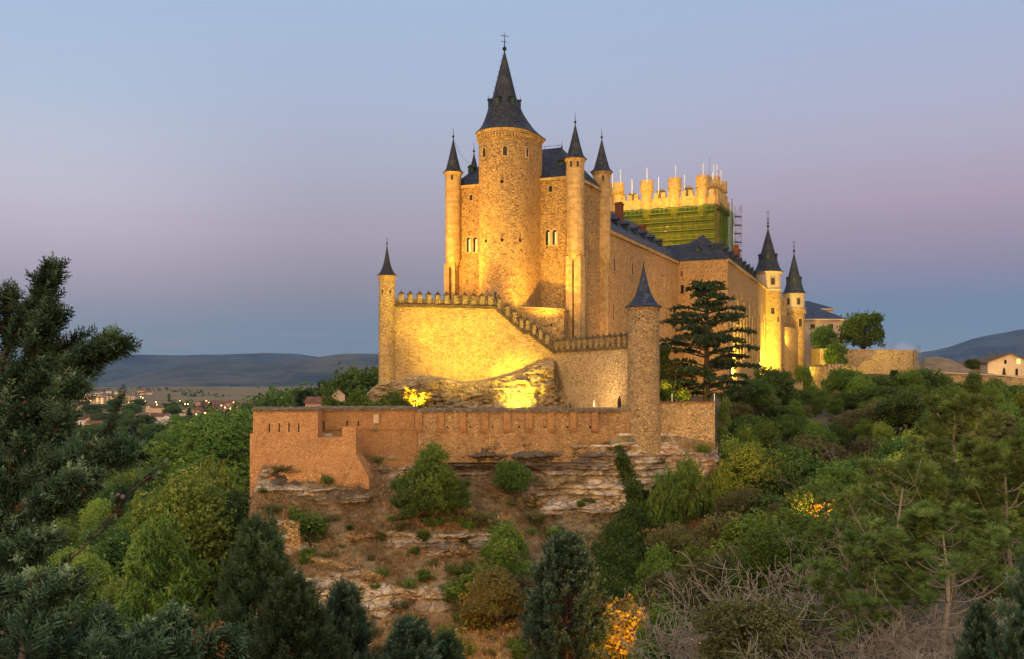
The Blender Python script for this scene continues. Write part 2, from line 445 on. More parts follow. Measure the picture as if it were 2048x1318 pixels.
def outline(w, h, arched, n=8):
    if arched == 'point':
        s = h - w * 0.9
        o = [(-w / 2, 0), (w / 2, 0), (w / 2, s), (w * .36, s + w * .35), (w * .18, s + w * .65), (0, s + w * .9), (-w * .18, s + w * .65), (-w * .36, s + w * .35), (-w / 2, s)]
        return o
    if arched:
        s = h - w / 2
        return [(-w / 2, 0), (w / 2, 0)] + [(w / 2 * cos(pi * i / n), s + w / 2 * sin(pi * i / n)) for i in range(n + 1)]
    return [(-w / 2, 0), (w / 2, 0), (w / 2, h), (-w / 2, h)]
def plate(mb, o, right, nrm, pts, off0, off1):
    """flat plate with the given outline on a wall; o is its foot, thickness from off0 to off1 along the normal"""
    n = len(pts); right = Vector(right).normalized(); nrm = Vector(nrm).normalized(); up = Vector((0, 0, 1))
    a = [o + right * x + up * z + nrm * off0 for x, z in pts]; b = [o + right * x + up * z + nrm * off1 for x, z in pts]
    fs = [(i, (i + 1) % n, n + (i + 1) % n, n + i) for i in range(n)] + [tuple(range(n, 2 * n)), tuple(range(n - 1, -1, -1))]
    return mb.add(a + b, fs)
def ring_plate(mb, o, right, nrm, inner, outer, off0, off1):
    n = len(inner); right = Vector(right).normalized(); nrm = Vector(nrm).normalized(); up = Vector((0, 0, 1))
    L = []
    for pts, off in ((inner, off0), (inner, off1), (outer, off1), (outer, off0)):
        L.append([o + right * x + up * z + nrm * off for x, z in pts])
    vs = sum(L, []); fs = []
    for j in range(3):
        for i in range(n):
            i2 = (i + 1) % n
            fs.append((j * n + i, j * n + i2, (j + 1) * n + i2, (j + 1) * n + i))
    return mb.add(vs, fs)
def window(parent, o, nrm, w_, h_, arched=False, frame=0.16, fmat='ashlar', pmat='pane', name='window', bars=False, proud=0.09):
    """stone surround standing proud of the wall with a dark pane set back inside it"""
    o = Vector(o); nrm = Vector((nrm[0], nrm[1], 0)).normalized(); right = Vector((-nrm.y, nrm.x, 0))
    inn = outline(w_, h_, arched); k = (w_ + 2 * frame) / w_; kz = (h_ + 2 * frame) / h_
    out = [(x * k, z * kz - frame) for x, z in inn]
    mb = MB(); ring_plate(mb, o, right, nrm, inn, out, -0.05, proud)
    fr = mb.build(name, fmat, parent)
    pb = MB(); plate(pb, o, right, nrm, inn, -0.04, 0.012); pb.build('pane', pmat, fr)
    if bars:
        bb = MB()
        plate(bb, o, right, nrm, [(-0.035, 0), (0.035, 0), (0.035, h_), (-0.035, h_)], 0.012, 0.05)
        plate(bb, o + Vector((0, 0, h_ * .6)), right, nrm, [(-w_ / 2, -.03), (w_ / 2, -.03), (w_ / 2, .03), (-w_ / 2, .03)], 0.014, 0.046)
        bb.build('sash_bar', 'wood', fr)
    return fr
def slit(parent, o, nrm, w_, h_, name='arrow_slit', ballr=0, pmat='hole'):
    o = Vector(o); nrm = Vector((nrm[0], nrm[1], 0)).normalized(); right = Vector((-nrm.y, nrm.x, 0))
    mb = MB(); plate(mb, o, right, nrm, outline(w_, h_, False), -0.05, 0.02)
    if ballr:
        plate(mb, o, right, nrm, [(ballr * cos(2 * pi * i / 10), ballr * sin(2 * pi * i / 10)) for i in range(10)], -0.05, 0.026)
    return mb.build(name, pmat, parent)
def finial(parent, x, y, z0, h, r, cross=0.0, name='finial', balls=1):
    mb = MB(); mb.tube([(x, y, z0 - 0.4), (x, y, z0 + h)], [0.10 * r / .3 + .02, 0.025], 6)
    for i in range(balls): mb.ball((x, y, z0 + r * 1.2 + i * r * 2.3), r * (1 - .22 * i))
    if cross:
        zc = z0 + h * 0.80; ax = Vector((.9, .4, 0)).normalized()
        mb.tube([Vector((x, y, zc)) - ax * cross, Vector((x, y, zc)) + ax * cross], 0.05, 5)
        zc = z0 + h * 0.5
        mb.tube([Vector((x, y, zc)) - ax * cross * .9, Vector((x, y, zc)) + ax * cross * .9], 0.04, 5)
        mb.tube([Vector((x, y, zc)) + Vector((0, -1, .1)) * cross * .6, Vector((x, y, zc)) - Vector((0, -1, .1)) * cross * .6], 0.04, 5)
    return mb.build(name, 'iron', parent)
def bell_roof(c, r, z0, z1, flare=1.16, n=28):
    h = z1 - z0
    return MB().lathe(c, [(r * flare, z0), (r * flare, z0 + .06)] + [(r * k, z0 + .06 + (h - .06) * t) for t, k in ((.025, 1.05), (.06, .93), (.11, .80), (.18, .66), (.27, .52), (.38, .405), (.5, .31), (.64, .215), (.8, .115), (.92, .05))] + [(.03, z1)], n)
def cone_roof(c, r, z0, z1, flare=1.22, n=28):
    """slate spire with a bell-cast foot"""
    h = z1 - z0
    prof = [(r * flare, z0), (r * flare, z0 + .06)]
    for t in (0.02, .05, .09, .14, .2, .28):
        lin = r * 0.92 * (1 - t); prof.append((lin + r * (flare - .92) * math.exp(-t / 0.055), z0 + .06 + h * t))
    for t in (.4, .55, .7, .85, .97): prof.append((r * 0.92 * (1 - t) * .985, z0 + h * t))
    prof.append((0.04, z1))
    return MB().lathe(c, prof, n)
def dormer(parent, o, nrm, w_, h_, depth, name='dormer', roofm='slate', panem='green_door', pole=False):
    """small gabled roof window; o is the foot of its front"""
    o = Vector(o); nrm = Vector((nrm[0], nrm[1], 0)).normalized(); right = Vector((-nrm.y, nrm.x, 0)); up = Vector((0, 0, 1))
    mb = MB()
    sh = [(-w_ / 2, 0), (w_ / 2, 0), (w_ / 2, h_), (-w_ / 2, h_)]
    plate(mb, o, right, nrm, sh, -depth, 0)
    e = w_ * 0.16
    sh2 = [(-w_ / 2 - e, h_ + .01), (w_ / 2 + e, h_ + .01), (0, h_ + w_ * .42)]
    plate(mb, o, right, nrm, sh2, -depth * 1.25, e)
    if pole: mb.tube([o + up * (h_ + w_ * .3), o + up * (h_ + w_ * .95)], [.05, .02], 5)
    d = mb.build(name, roofm, parent)
    pb = MB(); plate(pb, o + up * h_ * .14, right, nrm, [(-w_ * .34, 0), (w_ * .34, 0), (w_ * .34, h_ * .76), (-w_ * .34, h_ * .76)], -.02, .03)
    pb.build('shutter', panem, d)
    return d
# ------------------------------------------------------------------ the castle
U = V2(-0.910, 0.414)      # along the front face, to the left and away
W = V2(0.414, 0.910)       # along the long side, to the right and away
def xy(v): return (v[0], v[1])

# --- keep with its round tower
C0 = V2(9.45, 150.0); L0 = C0 + U * 20.7; FR = C0 + W * 12.1; FLc = L0 + W * 12.1
ZK = 30.6
keep = thing('castle_keep', 'tall square stone keep with a fat round tower and slim spired corner turrets', 'castle keep', (0, 156, 0))
MB().prism([C0, FR, FLc, L0], -6, ZK).build('wall', 'keep', keep)
def ring_cornice(poly_in, off, z0, z1):
    """level moulding round a rectangle given by its corners, standing out by off"""
    c = sum((Vector(p) for p in poly_in), V2(0, 0)) / len(poly_in)
    mb = MB(); n = len(poly_in)
    outp = []
    for i in range(n):
        p0, p, p1 = poly_in[i - 1], poly_in[i], poly_in[(i + 1) % n]
        d0 = (p - p0).normalized(); d1 = (p1 - p).normalized()
        n0 = V2(d0.y, -d0.x); n1 = V2(d1.y, -d1.x)
        b = (n0 + n1); b = b / max(0.3, b.length_squared / 2)
        if (b.dot(p - c)) < 0: b = -b
        outp.append(p + b * off)
    return mb.prism(outp, z0, z1), outp
mb, eave = ring_cornice([C0, FR, FLc, L0], 0.32, ZK + .003, ZK + .45); mb.build('cornice', 'ashlar', keep)
# hipped slate roof
def hip_roof(poly, zb, r0, r1):
    """poly: four eave corners in order; r0, r1 ridge ends nearest the first/last and second/third edges"""
    a, b, c, d = [Vector((p[0], p[1], zb)) for p in poly]
    mb = MB(); return mb.add([a, b, c, d, r0, r1], [(0, 1, 4), (1, 2, 5, 4), (2, 3, 5), (3, 0, 4, 5), (3, 2, 1, 0)])
rA = Vector((*(C0 + W * 6.05 + U * 4.5), 36.9)); rB = Vector((*(L0 + W * 6.05 - U * 4.5), 36.9))
hip_roof([eave[0], eave[1], eave[2], eave[3]], ZK + .455, rA, rB).build('roof', 'slate', keep)
ridge = MB(); ridge.tube([rA, rB], 0.09, 6)
for t in (.05, .25, .45, .65, .85):
    p = rA.lerp(rB, t); ridge.tube([p, p + Vector((0, 0, .55))], .03, 4)
ridge.tube([rA + Vector((0, 0, .5)), rB + Vector((0, 0, .5))], .03, 4)
ridge.build('ridge_rail', 'iron', keep)
finial(keep, rA.x, rA.y, rA.z, 1.0, 0.16)
fd = (C0 + U * 3.0 + W * 2.0); dormer(keep, (fd.x, fd.y, 32.4), -W, 1.1, 1.5, 2.2, pole=True)
fd = (L0 - U * 1.9 + W * 2.6); dormer(keep, (fd.x, fd.y, 33.0), -W, 1.0, 1.5, 2.0)

# round tower: D in plan, its half circle towards the valley
T = V2((1009 - CX) / F * 149.5, 149.5); RT = 3.84
nrm_f = -W; side = V2(W.y, -W.x)          # side points to the right
def d_out(r, ext, n=26):
    pts = [T + side * r + W * ext]
    for i in range(n + 1):
        a = pi * i / n
        pts.append(T + side * (r * cos(a)) - W * (r * sin(a)))
    pts.append(T - side * r + W * ext)
    return pts
ZT = 37.0
rt = MB().prism(d_out(RT, 5.4), -6, ZT).build('round_tower', 'tower', keep, False)
mb = MB()
for off, z0, z1 in ((.12, ZT - .55, ZT - .32), (.26, ZT - .317, ZT - .1), (.42, ZT - .097, ZT + .12)):
    mb.prism(d_out(RT + off, 5.4 + off), z0, z1)
for i in range(27):
    a = pi * (i + .5) / 27; d = side * cos(a) - W * sin(a)
    mb.box(T + d * (RT + .16), d, .16, .12, ZT - .95, ZT - .553)
mb.build('cornice', 'ashlar', rt)
# spire: from the D-shaped eaves to a cone
nR = 40
def d_ring(r, ext, z):
    o = []
    for i in range(nR):
        a = 2 * pi * i / nR; d = side * cos(a) - W * sin(a); p = T + d * r
        if d.dot(W) > 0:
            k = min(1.0, max(abs(d.dot(side)), 1e-6) ** -1) if False else 1.0
            q = T + side * (r * max(-1, min(1, d.dot(side) * 1.45))) + W * min(ext, r * d.dot(W) * 3.0)
            p = q if ext > 0 else p
        o.append((p.x, p.y, z))
    return o
prof = [(4.34, 5.8, ZT + .123), (4.34, 5.8, ZT + .2), (3.85, 4.6, ZT + .62), (3.40, 3.2, ZT + 1.25), (3.05, 1.9, ZT + 2.1), (2.72, .9, ZT + 3.0)]
rings = [d_ring(*p) for p in prof]
for r, z in ((2.45, ZT + 3.9), (1.96, ZT + 5.0), (1.62, ZT + 6.3), (1.2, ZT + 8.0), (.78, ZT + 9.7), (.36, ZT + 11.4), (.06, ZT + 12.55)):
    rings.append([(T.x + r * (side * cos(2 * pi * i / nR) - W * sin(2 * pi * i / nR)).x, T.y + r * (side * cos(2 * pi * i / nR) - W * sin(2 * pi * i / nR)).y, z) for i in range(nR)])
spire = MB().rings(rings).build('spire', 'slate', rt)
for i in range(9):
    mb = MB(); zz_ = ZT + 5.6 + i * .78; r = 1.96 * (ZT + 12.55 - zz_) / 7.55
    d = (-side * .95 - W * .3).normalized(); mb.tube([(T.x + d.x * r, T.y + d.y * r, zz_), (T.x + d.x * (r + .28), T.y + d.y * (r + .28), zz_ + .06)], .03, 4); mb.build('spire_hook', 'iron', rt)
finial(rt, T.x, T.y, ZT + 12.5, 2.9, 0.33, 0.62)
for a in (35, 92, 150, 215, 325):
    d = side * cos(radians(a)) - W * sin(radians(a)); p = T + d * 2.42
    dormer(rt, (p.x, p.y, ZT + 3.75), d, .78, 1.35, 1.1, pole=True)
def on_tower(px, py, dpx=0):
    """point of the round tower seen in column px, height py"""
    k = (px - CX) / F; a = 1 + k * k; b = -2 * (k * T.x + T.y); c = T.x ** 2 + T.y ** 2 - RT ** 2
    Y = (-b - math.sqrt(max(0, b * b - 4 * a * c))) / (2 * a); X = k * Y
    n_ = V2(X - T.x, Y - T.y).normalized()
    return Vector((X, Y, zat(py, Y))), n_
for px, py in ((969, 314), (1010, 311), (1054, 314)):
    p, n_ = on_tower(px, py); window(rt, p, n_, .62, 1.35, True, .2)
for px, py, h_ in ((1004, 363, 1.0), (972, 482, .9), (1004, 480, .95), (1040, 481, .9)):
    p, n_ = on_tower(px, py); slit(rt, p, n_, .11, h_, 'keyhole_loop', .24)
p, n_ = on_tower(991, 598); window(rt, p, n_, .45, 1.0, False, .12)

# windows of the keep
def on_front(px, py, A=C0, B=L0):
    p = hit(A, B, px); return Vector((p.x, p.y, zat(py, p.y)))
window(keep, on_front(942.5, 401), -W, .55, .95, True, .16)
window(keep, on_front(1101.5, 384), -W, .55, .95, True, .16)
for pxs, py in (((937.5, 951), 504), ((1096, 1109.5), 490)):
    for px in pxs:
        fr = window(keep, on_front(px, py), -W, .68, 2.3, True, .2, pmat='pane')
        o = on_front(px, py + 1) + Vector((*(side * .18), .05)); mb = MB()
        plate(mb, o, Vector((*side, 0)), Vector((*(-W), 0)), outline(.27, 2.0, False), .02, .07); mb.build('shutter', 'shutter', fr)
E0, E1 = C0, FR
for px, py, w_, h_ in ((1178, 389, .6, 1.0), (1192, 395, .6, 1.0)):
    window(keep, on_front(px, py, E0, E1), side, w_, h_, True, .16, pmat='keep')
for py in (496, 626):
    for px in (1181.5, 1187.5):
        window(keep, on_front(px, py, E0, E1), side, .55, 2.2, True, .14, pmat='keep', name='blind_arch')
p = on_front(1184, 500, E0, E1); mb = MB()
ring_plate(mb, p, Vector((-side.y, side.x, 0)), Vector((*side, 0)), [(-1.15, 0), (1.15, 0), (1.15, 2.3), (0, 3.4), (-1.15, 2.3)], [(-1.3, -.1), (1.3, -.1), (1.3, 2.4), (0, 3.65), (-1.3, 2.4)], -.05, .07)
mb.build('drip_mould', 'ashlar', keep)

def corner_turret(px, D, r, y_eave, y_tip, y_bot, buttress, wins, spike=1.6):
    x, y = (px - CX) / F * D, D
    ze, zt, zb = zat(y_eave, D), zat(y_tip, D), zat(y_bot, D)
    mb = MB().lathe((x, y), [(r * .55, zb - 1.2), (r * .8, zb - .7), (r, zb), (r, ze - .5), (r * 1.06, ze - .45), (r * 1.06, ze - .3), (r * 1.14, ze - .25), (r * 1.2, ze)], 24)
    t = mb.build('corner_turret', 'ashlar', keep)
    cone_roof((x, y), r * 1.06, ze + .004, zt, 1.22, 24).build('spire', 'slate', t)
    finial(t, x, y, zt - .1, spike, .2)
    for wpx, wpy in wins:
        k = (wpx - CX) / F; a = 1 + k * k; b = -2 * (k * x + y); c = x * x + y * y - r * r
        Y = (-b - math.sqrt(max(0, b * b - 4 * a * c))) / (2 * a); n_ = V2(k * Y - x, Y - y).normalized()
        window(t, (k * Y, Y, zat(wpy, Y)), n_, .36, .85, True, .1)
    for dx_, w_ in buttress:
        c = V2(x, y) + side * dx_
        MB().box(c, W, r * .75, w_, -6, zb - .6).build('buttress', 'ashlar', t)
    return t
corner_turret(906.5, 158.0, 1.27, 346, 275, 520, ((-.72, .42), (.5, .3)), ((904, 360),))
corner_turret(1150.5, 149.6, 1.36, 319, 246, 505, ((-.62, .5), (.68, .52)), ((1142.5, 333), (1155.5, 333)))
corner_turret(1203.5, 161.4, 1.42, 345, 276, 520, ((-.5, .45), (.5, .4)), ((1206, 361),))
corner_turret(948, 165.5, .95, 352, 304, 380, (), ())

# lightning cables slung between the spires
def cable(a, b, sag, label):
    a, b = Vector(a), Vector(b)
    pts = [a.lerp(b, t) + Vector((0, 0, -sag * 4 * t * (1 - t))) for t in [i / 12 for i in range(13)]]
    MB().tube(pts, .022, 4).build_top('cable', 'iron', label, 'cable', a)
cable(P(908, 280, 158), P(945, 326, 165), 1.0, 'thin black cable slung from the leftmost keep turret to the small spire behind it')
cable(P(1170, 341, 149.8), P(1198, 318, 161), .9, 'thin black cable slung between the two right-hand turrets of the keep')

# --- palace wing along the right
W0, W1, W2, W3 = V2(15.6, 161.5), V2(33.8, 204.0), V2(43.0, 199.4), V2(66.8, 262.0)
dA = (W1 - W0).normalized(); inA = V2(-dA.y, dA.x); dB = (W3 - W2).normalized(); inB = V2(-dB.y, dB.x)
ZP = 24.1
pal = thing('palace_wing', 'long plain palace range with steep dark slate roofs and rows of dormers', 'palace', (34, 210, 0))
Wj = W1 + dA * 0
MB().prism([W0, W1, W1 + inA * 14, W0 + inA * 14], -6, ZP).build('wall', 'palace', pal)
Wq = W1 + inA * 9
MB().prism([W1 - dA * .003, W2, W3, W3 + inB * 16, Wq + dA * 6], -6, ZP + .05).build('projecting_wall', 'palace', pal)
mb = MB(); mb.wall(W0 - inA * .35, W1 - inA * .35, .7, ZP + .055, ZP + .6)
mb.wall(W1 - inA * .35 + (W2 - W1).normalized() * .1, W2 - inB * .35, .5, ZP + .056, ZP + .598); mb.wall(W2 - inB * .35, W3 - inB * .35, .7, ZP + .057, ZP + .602)
mb.build('cornice', 'ashlar', pal)
# roofs
zr = ZP + .61
a0 = Vector((*(W0 - inA * .45), zr)); a1 = Vector((*(W1 - inA * .45), zr)); r0 = Vector((*(W0 + inA * 6.2), 31.4)); r1 = Vector((*(W1 + inA * 6.2 - dA * 1.5), 31.4))
b0 = Vector((*(W0 + inA * 13), zr)); b1 = Vector((*(W1 + inA * 13), zr))
MB().add([a0, a1, r1, r0, b1, b0], [(0, 1, 2, 3), (3, 2, 4, 5), (1, 4, 2), (0, 3, 5), (0, 5, 4, 1)]).build('roof', 'slate', pal)
fl = (W2 - W1).normalized()
e0 = Vector((*(W1 - fl * 2.5 - dA * .3), zr + .01)); e1 = Vector((*(W2 - dA * .45 + fl * .4), zr + .01)); e2 = Vector((*(W3 - inB * .45), zr + .01))
pk = Vector((*(W2 + inB * 6.0 + dB * 6.0), 30.6)); pk2 = Vector((*(W3 + inB * 6.5), 30.6))
sh0 = Vector((*(W1 + inA * 5.4 + dA * 5.0), 28.6)); sh1 = Vector((*(W2 + inB * 8.2 + dB * 5.2), 28.9))
back = Vector((*(W3 + inB * 15), zr + .01)); back0 = Vector((*(W1 + inA * 9 + dA * 10), zr + .01))
MB().add([e0, e1, e2, pk, pk2, sh0, sh1, back, back0], [(0, 1, 3, 6, 5), (1, 2, 4, 3), (3, 4, 7, 8), (2, 7, 4), (6, 3, 8), (5, 6, 8), (0, 5, 8), (0, 8, 7, 2, 1)]).build('roof', 'slate', pal)
for i in range(7):       # dormers of the nearer roof
    t = .10 + i * .125; p = W0.lerp(W1, t) + inA * 1.6
    dormer(pal, (p.x, p.y, zr + 1.9), -inA, 1.25, 1.35, 2.2)
for i in range(9):       # dormers of the farther roof, with little poles
    t = .05 + i * .10; p = W2.lerp(W3, t) + inB * 1.5
    dormer(pal, (p.x, p.y, zr + 1.6), -inB, 1.3, 1.6, 2.2, pole=True)
p = W1.lerp(W2, .36) + dA * 2.2; dormer(pal, (p.x, p.y, zr + 1.45), -dA, 1.0, 1.35, 2.0)
def chimney(px, D, w_, y0, y1, pot=False):
    x = (px - CX) / F * D; z0, z1 = zat(y0, D), zat(y1, D)
    mb = MB().box((x, D), W, w_, w_, z0, z1 - .5).box((x, D), W, w_ * 1.18, w_ * 1.18, z1 - .497, z1 - .2).box((x, D), W, w_ * .9, w_ * .9, z1 - .197, z1)
    if pot: mb.lathe((x, D), [(w_ * .75, z1 + .003), (w_ * .85, z1 + .5), (w_ * .6, z1 + .9), (.1, z1 + 1.05)], 12)
    return mb.build('chimney', 'brick', pal)
chimney(1238.5, 181.5, .62, 470, 405); chimney(1283, 199.0, .7, 480, 449); chimney(1472.5, 235.0, .75, 545, 497, True)
def on_wall(A, B, px, py):
    p = hit(A, B, px); return Vector((p.x, p.y, zat(py, p.y)))
for px, py in ((1228.5, 541), (1264.5, 549)):
    window(pal, on_wall(W0, W1, px, py), -inA, .95, 1.9, False, .14)
for px, py in ((1297, 560), (1308, 565), (1318.5, 571), (1328, 576), (1338, 580), (1348.5, 585)):
    window(pal, on_wall(W0, W1, px, py), -inA, 1.3, 2.2, False, .12, fmat='palace', pmat='brick' if px > 1400 else 'ashlar', name='blind_window', proud=.06)
for px, py, r_ in ((1228, 493, .55), (1264.5, 506, .55)):
    p = on_wall(W0, W1, px, py); mb = MB()
    rr = Vector((inA.y, -inA.x, 0)); cc = [(cos(2 * pi * i / 16), sin(2 * pi * i / 16)) for i in range(16)]
    ring_plate(mb, p, rr, Vector((*(-inA), 0)), [(.42 * a, .42 * b) for a, b in cc], [(.62 * a, .62 * b) for a, b in cc], -.05, .06); mb.build('roundel', 'ashlar', pal)
for px, py, h_ in ((1333, 655, 3.2), (1227, 640, 2.6)):
    slit(pal, on_wall(W0, W1, px, py), -inA, .22, h_)
for px, py, pm in ((1366, 587, 'pane'), (1366, 661, 'pane'), (1427, 587, 'pane'), (1364, 553, 'brick')):
    window(pal, on_wall(W1, W2, px, py), -dA, .95 if pm == 'pane' else .6, 1.75 if pm == 'pane' else 1.1, False, .22, pmat=pm)
for i in range(13):      # shallow buttress strips on the long far wall
    t = .05 + i * .071; p = W2.lerp(W3, t); mb = MB()
    mb.box(p - inB * .1, dB, .22, .16, 4 + (i % 3), 17.5 - (i % 2) * 2); mb.build('wall_strip', 'ashlar', pal)
for i in range(8):
    t = .1 + i * .1; p = W2.lerp(W3, t); window(pal, (p.x, p.y, 17.8), -inB, .7, 1.5, False, .12, pmat='palace', name='blind_window', proud=.05)
    if i % 2: slit(pal, (p.x + .01, p.y, 9.0), -inB, .3, 1.6)

# --- two round towers at the far end
def end_tower(px, D, r, y_eave, y_tip, y_band, label, wins, balc=None, crossh=3.6, balls=1):
    x, y = (px - CX) / F * D, D
    ze, zt, zb = zat(y_eave, D), zat(y_tip, D), zat(y_band, D)
    t = thing('round_tower', label, 'tower', (x, y, -2))
    MB().lathe((x, y), [(r * 1.06, -10), (r, 4), (r, zb)], 32).build('wall', 'palace', t)
    MB().lathe((x, y), [(r * 1.03, zb + .003), (r * 1.05, zb + .35), (r * .98, zb + .4), (r * .98, ze - .5), (r * 1.07, ze - .4), (r * 1.12, ze)], 32).build('upper_wall', 'stucco', t)
    if balc:
        mb = MB()
        for i in range(26):
            a = 2 * pi * i / 26; d = V2(cos(a), sin(a)); mb.box(V2(x, y) + d * (r * 1.04), d, .24, .16, zb - .9, zb - .003)
        mb.lathe((x, y), [(r * 1.05, zb + .41), (r * 1.14, zb + .42), (r * 1.14, zb + .55), (r * 1.05, zb + .56)], 32)
        mb.build('corbel_band', 'ashlar', t)
    sp = cone_roof((x, y), r * 1.03, ze + .004, zt, 1.13, 28).build('spire', 'slate', t)
    finial(t, x, y, zt - .1, crossh, .36, .75, balls=balls)
    for a in (20, 80, 160, 200, 255, 320):
        d = V2(cos(radians(a)), sin(radians(a))); p = V2(x, y) + d * (r * .70); dormer(t, (p.x, p.y, ze + 3.0), d, 1.0, 1.4, 1.5, pole=True)
    for wpx, wpy, w_, h_ in wins:
        k = (wpx - CX) / F; a = 1 + k * k; b = -2 * (k * x + y); c = x * x + y * y - (r * 1.0) ** 2
        Y = (-b - math.sqrt(max(0, b * b - 4 * a * c))) / (2 * a); n_ = V2(k * Y - x, Y - y).normalized()
        window(t, (k * Y, Y, zat(wpy, Y)), n_, w_, h_, False, .2, bars=True)
    return t
end_tower(1536, 262.5, 3.42, 545, 455, 583, 'nearer of the two far round towers, its cross standing on stacked balls', ((1545.5, 569, 1.0, 1.7), (1545.5, 628, .9, 1.6), (1556, 644, .6, 1.5)), crossh=5.0, balls=3)
end_tower(1588, 285.0, 2.98, 588, 504, 621, 'farther and brighter lit round tower with a bracketed gallery, rightmost of the castle', ((1577, 609, .9, 1.8), (1597, 609, .9, 1.8), (1600.5, 653, 1.0, 2.2)), balc=True)
lk = thing('link_wall', 'narrow lit wall with small windows and a balcony joining the two far round towers', 'wall', (75, 273, 0))
q0, q1 = V2((1540 - CX) / F * 264, 264), V2((1585 - CX) / F * 284, 284); dq = (q1 - q0).normalized(); nq = V2(dq.y, -dq.x)
MB().wall(q0 + nq * 1.9, q1 + nq * 1.9, 6, -8, zat(655, 273)).build('wall', 'palace', lk)
MB().wall(q0 + nq * .4, q1 - dq * 8 + nq * .4, 5, zat(655, 273) + .003, zat(592, 271)).build('upper_wall', 'palace', lk)
for px, py in ((1562.5, 622), (1566, 612)):
    p = hit(q0 + nq * .4, q1 + nq * .4, px); window(lk, (p.x, p.y, zat(py, p.y)), nq, .8, 1.2, False, .15)
mb = MB(); za = zat(655, 274)
for i in range(12):
    p = (q0 + nq * 1.8).lerp(q1 + nq * 1.8, .35 + i * .045); mb.tube([(p.x, p.y, za), (p.x, p.y, za + 1.0)], .035, 4)
a_, b_ = (q0 + nq * 1.8).lerp(q1 + nq * 1.8, .35), (q0 + nq * 1.8).lerp(q1 + nq * 1.8, .85); mb.tube([(a_.x, a_.y, za + 1), (b_.x, b_.y, za + 1)], .05, 4)
mb.build('balcony_rail', 'iron', lk)

# --- big square tower behind, its crown lit, the body wrapped for repairs
K0 = V2((1431 - CX) / F * 234, 234.0); K1 = K0 + U * 30.0; K2 = K0 + W * 13.0; K3 = K1 + W * 13.0
ZB = zat(395, 234)
st = thing('square_tower', 'massive square tower behind the palace with a floodlit crown of round bartizans', 'tower', (38, 242, 0))
MB().prism([K0, K2, K3, K1], 20, ZB).build('wall', 'crown', st)
zm0 = ZB
def rim(a, b, nrm):
    d = (b - a).normalized(); ln = (b - a).length
    MB().wall(a + nrm * .5, b + nrm * .5, .9, ZB - 1.6, ZB + .75).build('parapet', 'crown', st)
    n = int(ln / 1.0); mb = MB()
    for i in range(n):
        p = a + d * ((i + .5) * ln / n); mb.box(p + nrm * .3, d, .2, .3, ZB - 2.6, ZB - 1.603)
    mb.build('corbel_row', 'coping_red', st)
    return d, ln
rim(K1, K0, -W); rim(K0, K2, side)
for i in range(18):
    t = (i + .5) / 18
    p = K0.lerp(K1, t) - W * .05
    if min(abs(p.x / p.y * F + CX - q) for q in (1236, 1294, 1350, 1406)) < 9: continue
    MB().box(p, U, .52, .35, ZB + .753, ZB + 2.1).build('merlon', 'crown', st)
for i in range(5):
    p = K0.lerp(K2, (i + .7) / 5.6) + side * .05; MB().box(p, W, .5, .35, ZB + .753, ZB + 2.1).build('merlon', 'crown', st)
def bartizan(c, ztop, r):
    z0 = ZB - 3.4
    b = MB().lathe(c, [(r * .35, z0 - 1.2), (r * .75, z0), (r * .80, z0 + .3), (r * .80, ztop - 3.3), (r * .9, ztop - 2.6), (r, ztop - 2.2), (r, ztop), (r * .8, ztop + .02)], 22)
    mb = b
    for i in range(16):
        a = 2 * pi * i / 16; d = V2(cos(a), sin(a)); mb.box(Vector(c) + d * (r * .93), d, .2, .13, ztop - 2.75, ztop - 2.205)
    return mb.build('bartizan', 'crown', st)
for px, py in ((1236, 367), (1294, 362), (1350, 357), (1406, 352)):
    p = hit(K0, K1, px) - W * .2; bartizan((p.x, p.y), zat(py, p.y), 1.62)
for px, D, py in ((1429, 242.5, 355), (1442, 246.5, 364), (1222, 247, 371)):
    bartizan(((px - CX) / F * D, D), zat(py, D), 1.5)
for px, py, h_ in ((1265, 386, 1), (1322, 379, 1), (1378, 373, 1)):    # little turrets seen through the gaps
    p = hit(K0 + W * 6, K1 + W * 6, px); MB().lathe((p.x, p.y), [(.9, ZB - 1), (.9, zat(py, p.y) - .8), (1.1, zat(py, p.y) - .5), (.7, zat(py, p.y))], 14).build('roof_turret', 'crown', st)
for px, y0, y1 in ((1225, 372, 345), (1241, 366, 339), (1264, 384, 358), (1294, 362, 336), (1317, 383, 354), (1351, 357, 331), (1369, 378, 350), (1406.5, 353, 327), (1425, 356, 345), (1427.5, 354, 329), (1434, 354, 330), (1442, 365, 340)):
    D = 238.0; MB().tube([P(px, y0 + 4, D), P(px, y1, D)], .085, 5).build('white_pole', 'white', st)
fp = MB().tube([P(1419, 360, 241), P(1419.5, 318, 241)], [.1, .05], 6).ball(P(1419.5, 317, 241), .12).build('flagpole', 'steel', st)
fl_ = thing('flag', 'small limp red and yellow striped flag hanging on a pole of the scaffolded tower', 'flag', P(1435, 354, 238.6))
for y0, y1, m_ in ((339, 343, 'flag_red'), (343, 350, 'flag_yellow'), (350, 355, 'flag_red')):
    rg = []
    for py in (y0, (y0 + y1) / 2, y1):
        rg.append([P(1434.5 + i * .55, py + i * .9, 238.6) + Vector((0, .12 * sin(i * 2.1 + py), 0)) for i in range(5)])
    vs = sum(rg, []); fs = [(j * 5 + i, j * 5 + i + 1, (j + 1) * 5 + i + 1, (j + 1) * 5 + i) for j in range(2) for i in range(4)]
    o = MB().add(vs, fs).build('stripe', m_, fl_); sd = o.modifiers.new('thick', 'SOLIDIFY'); sd.thickness = .02
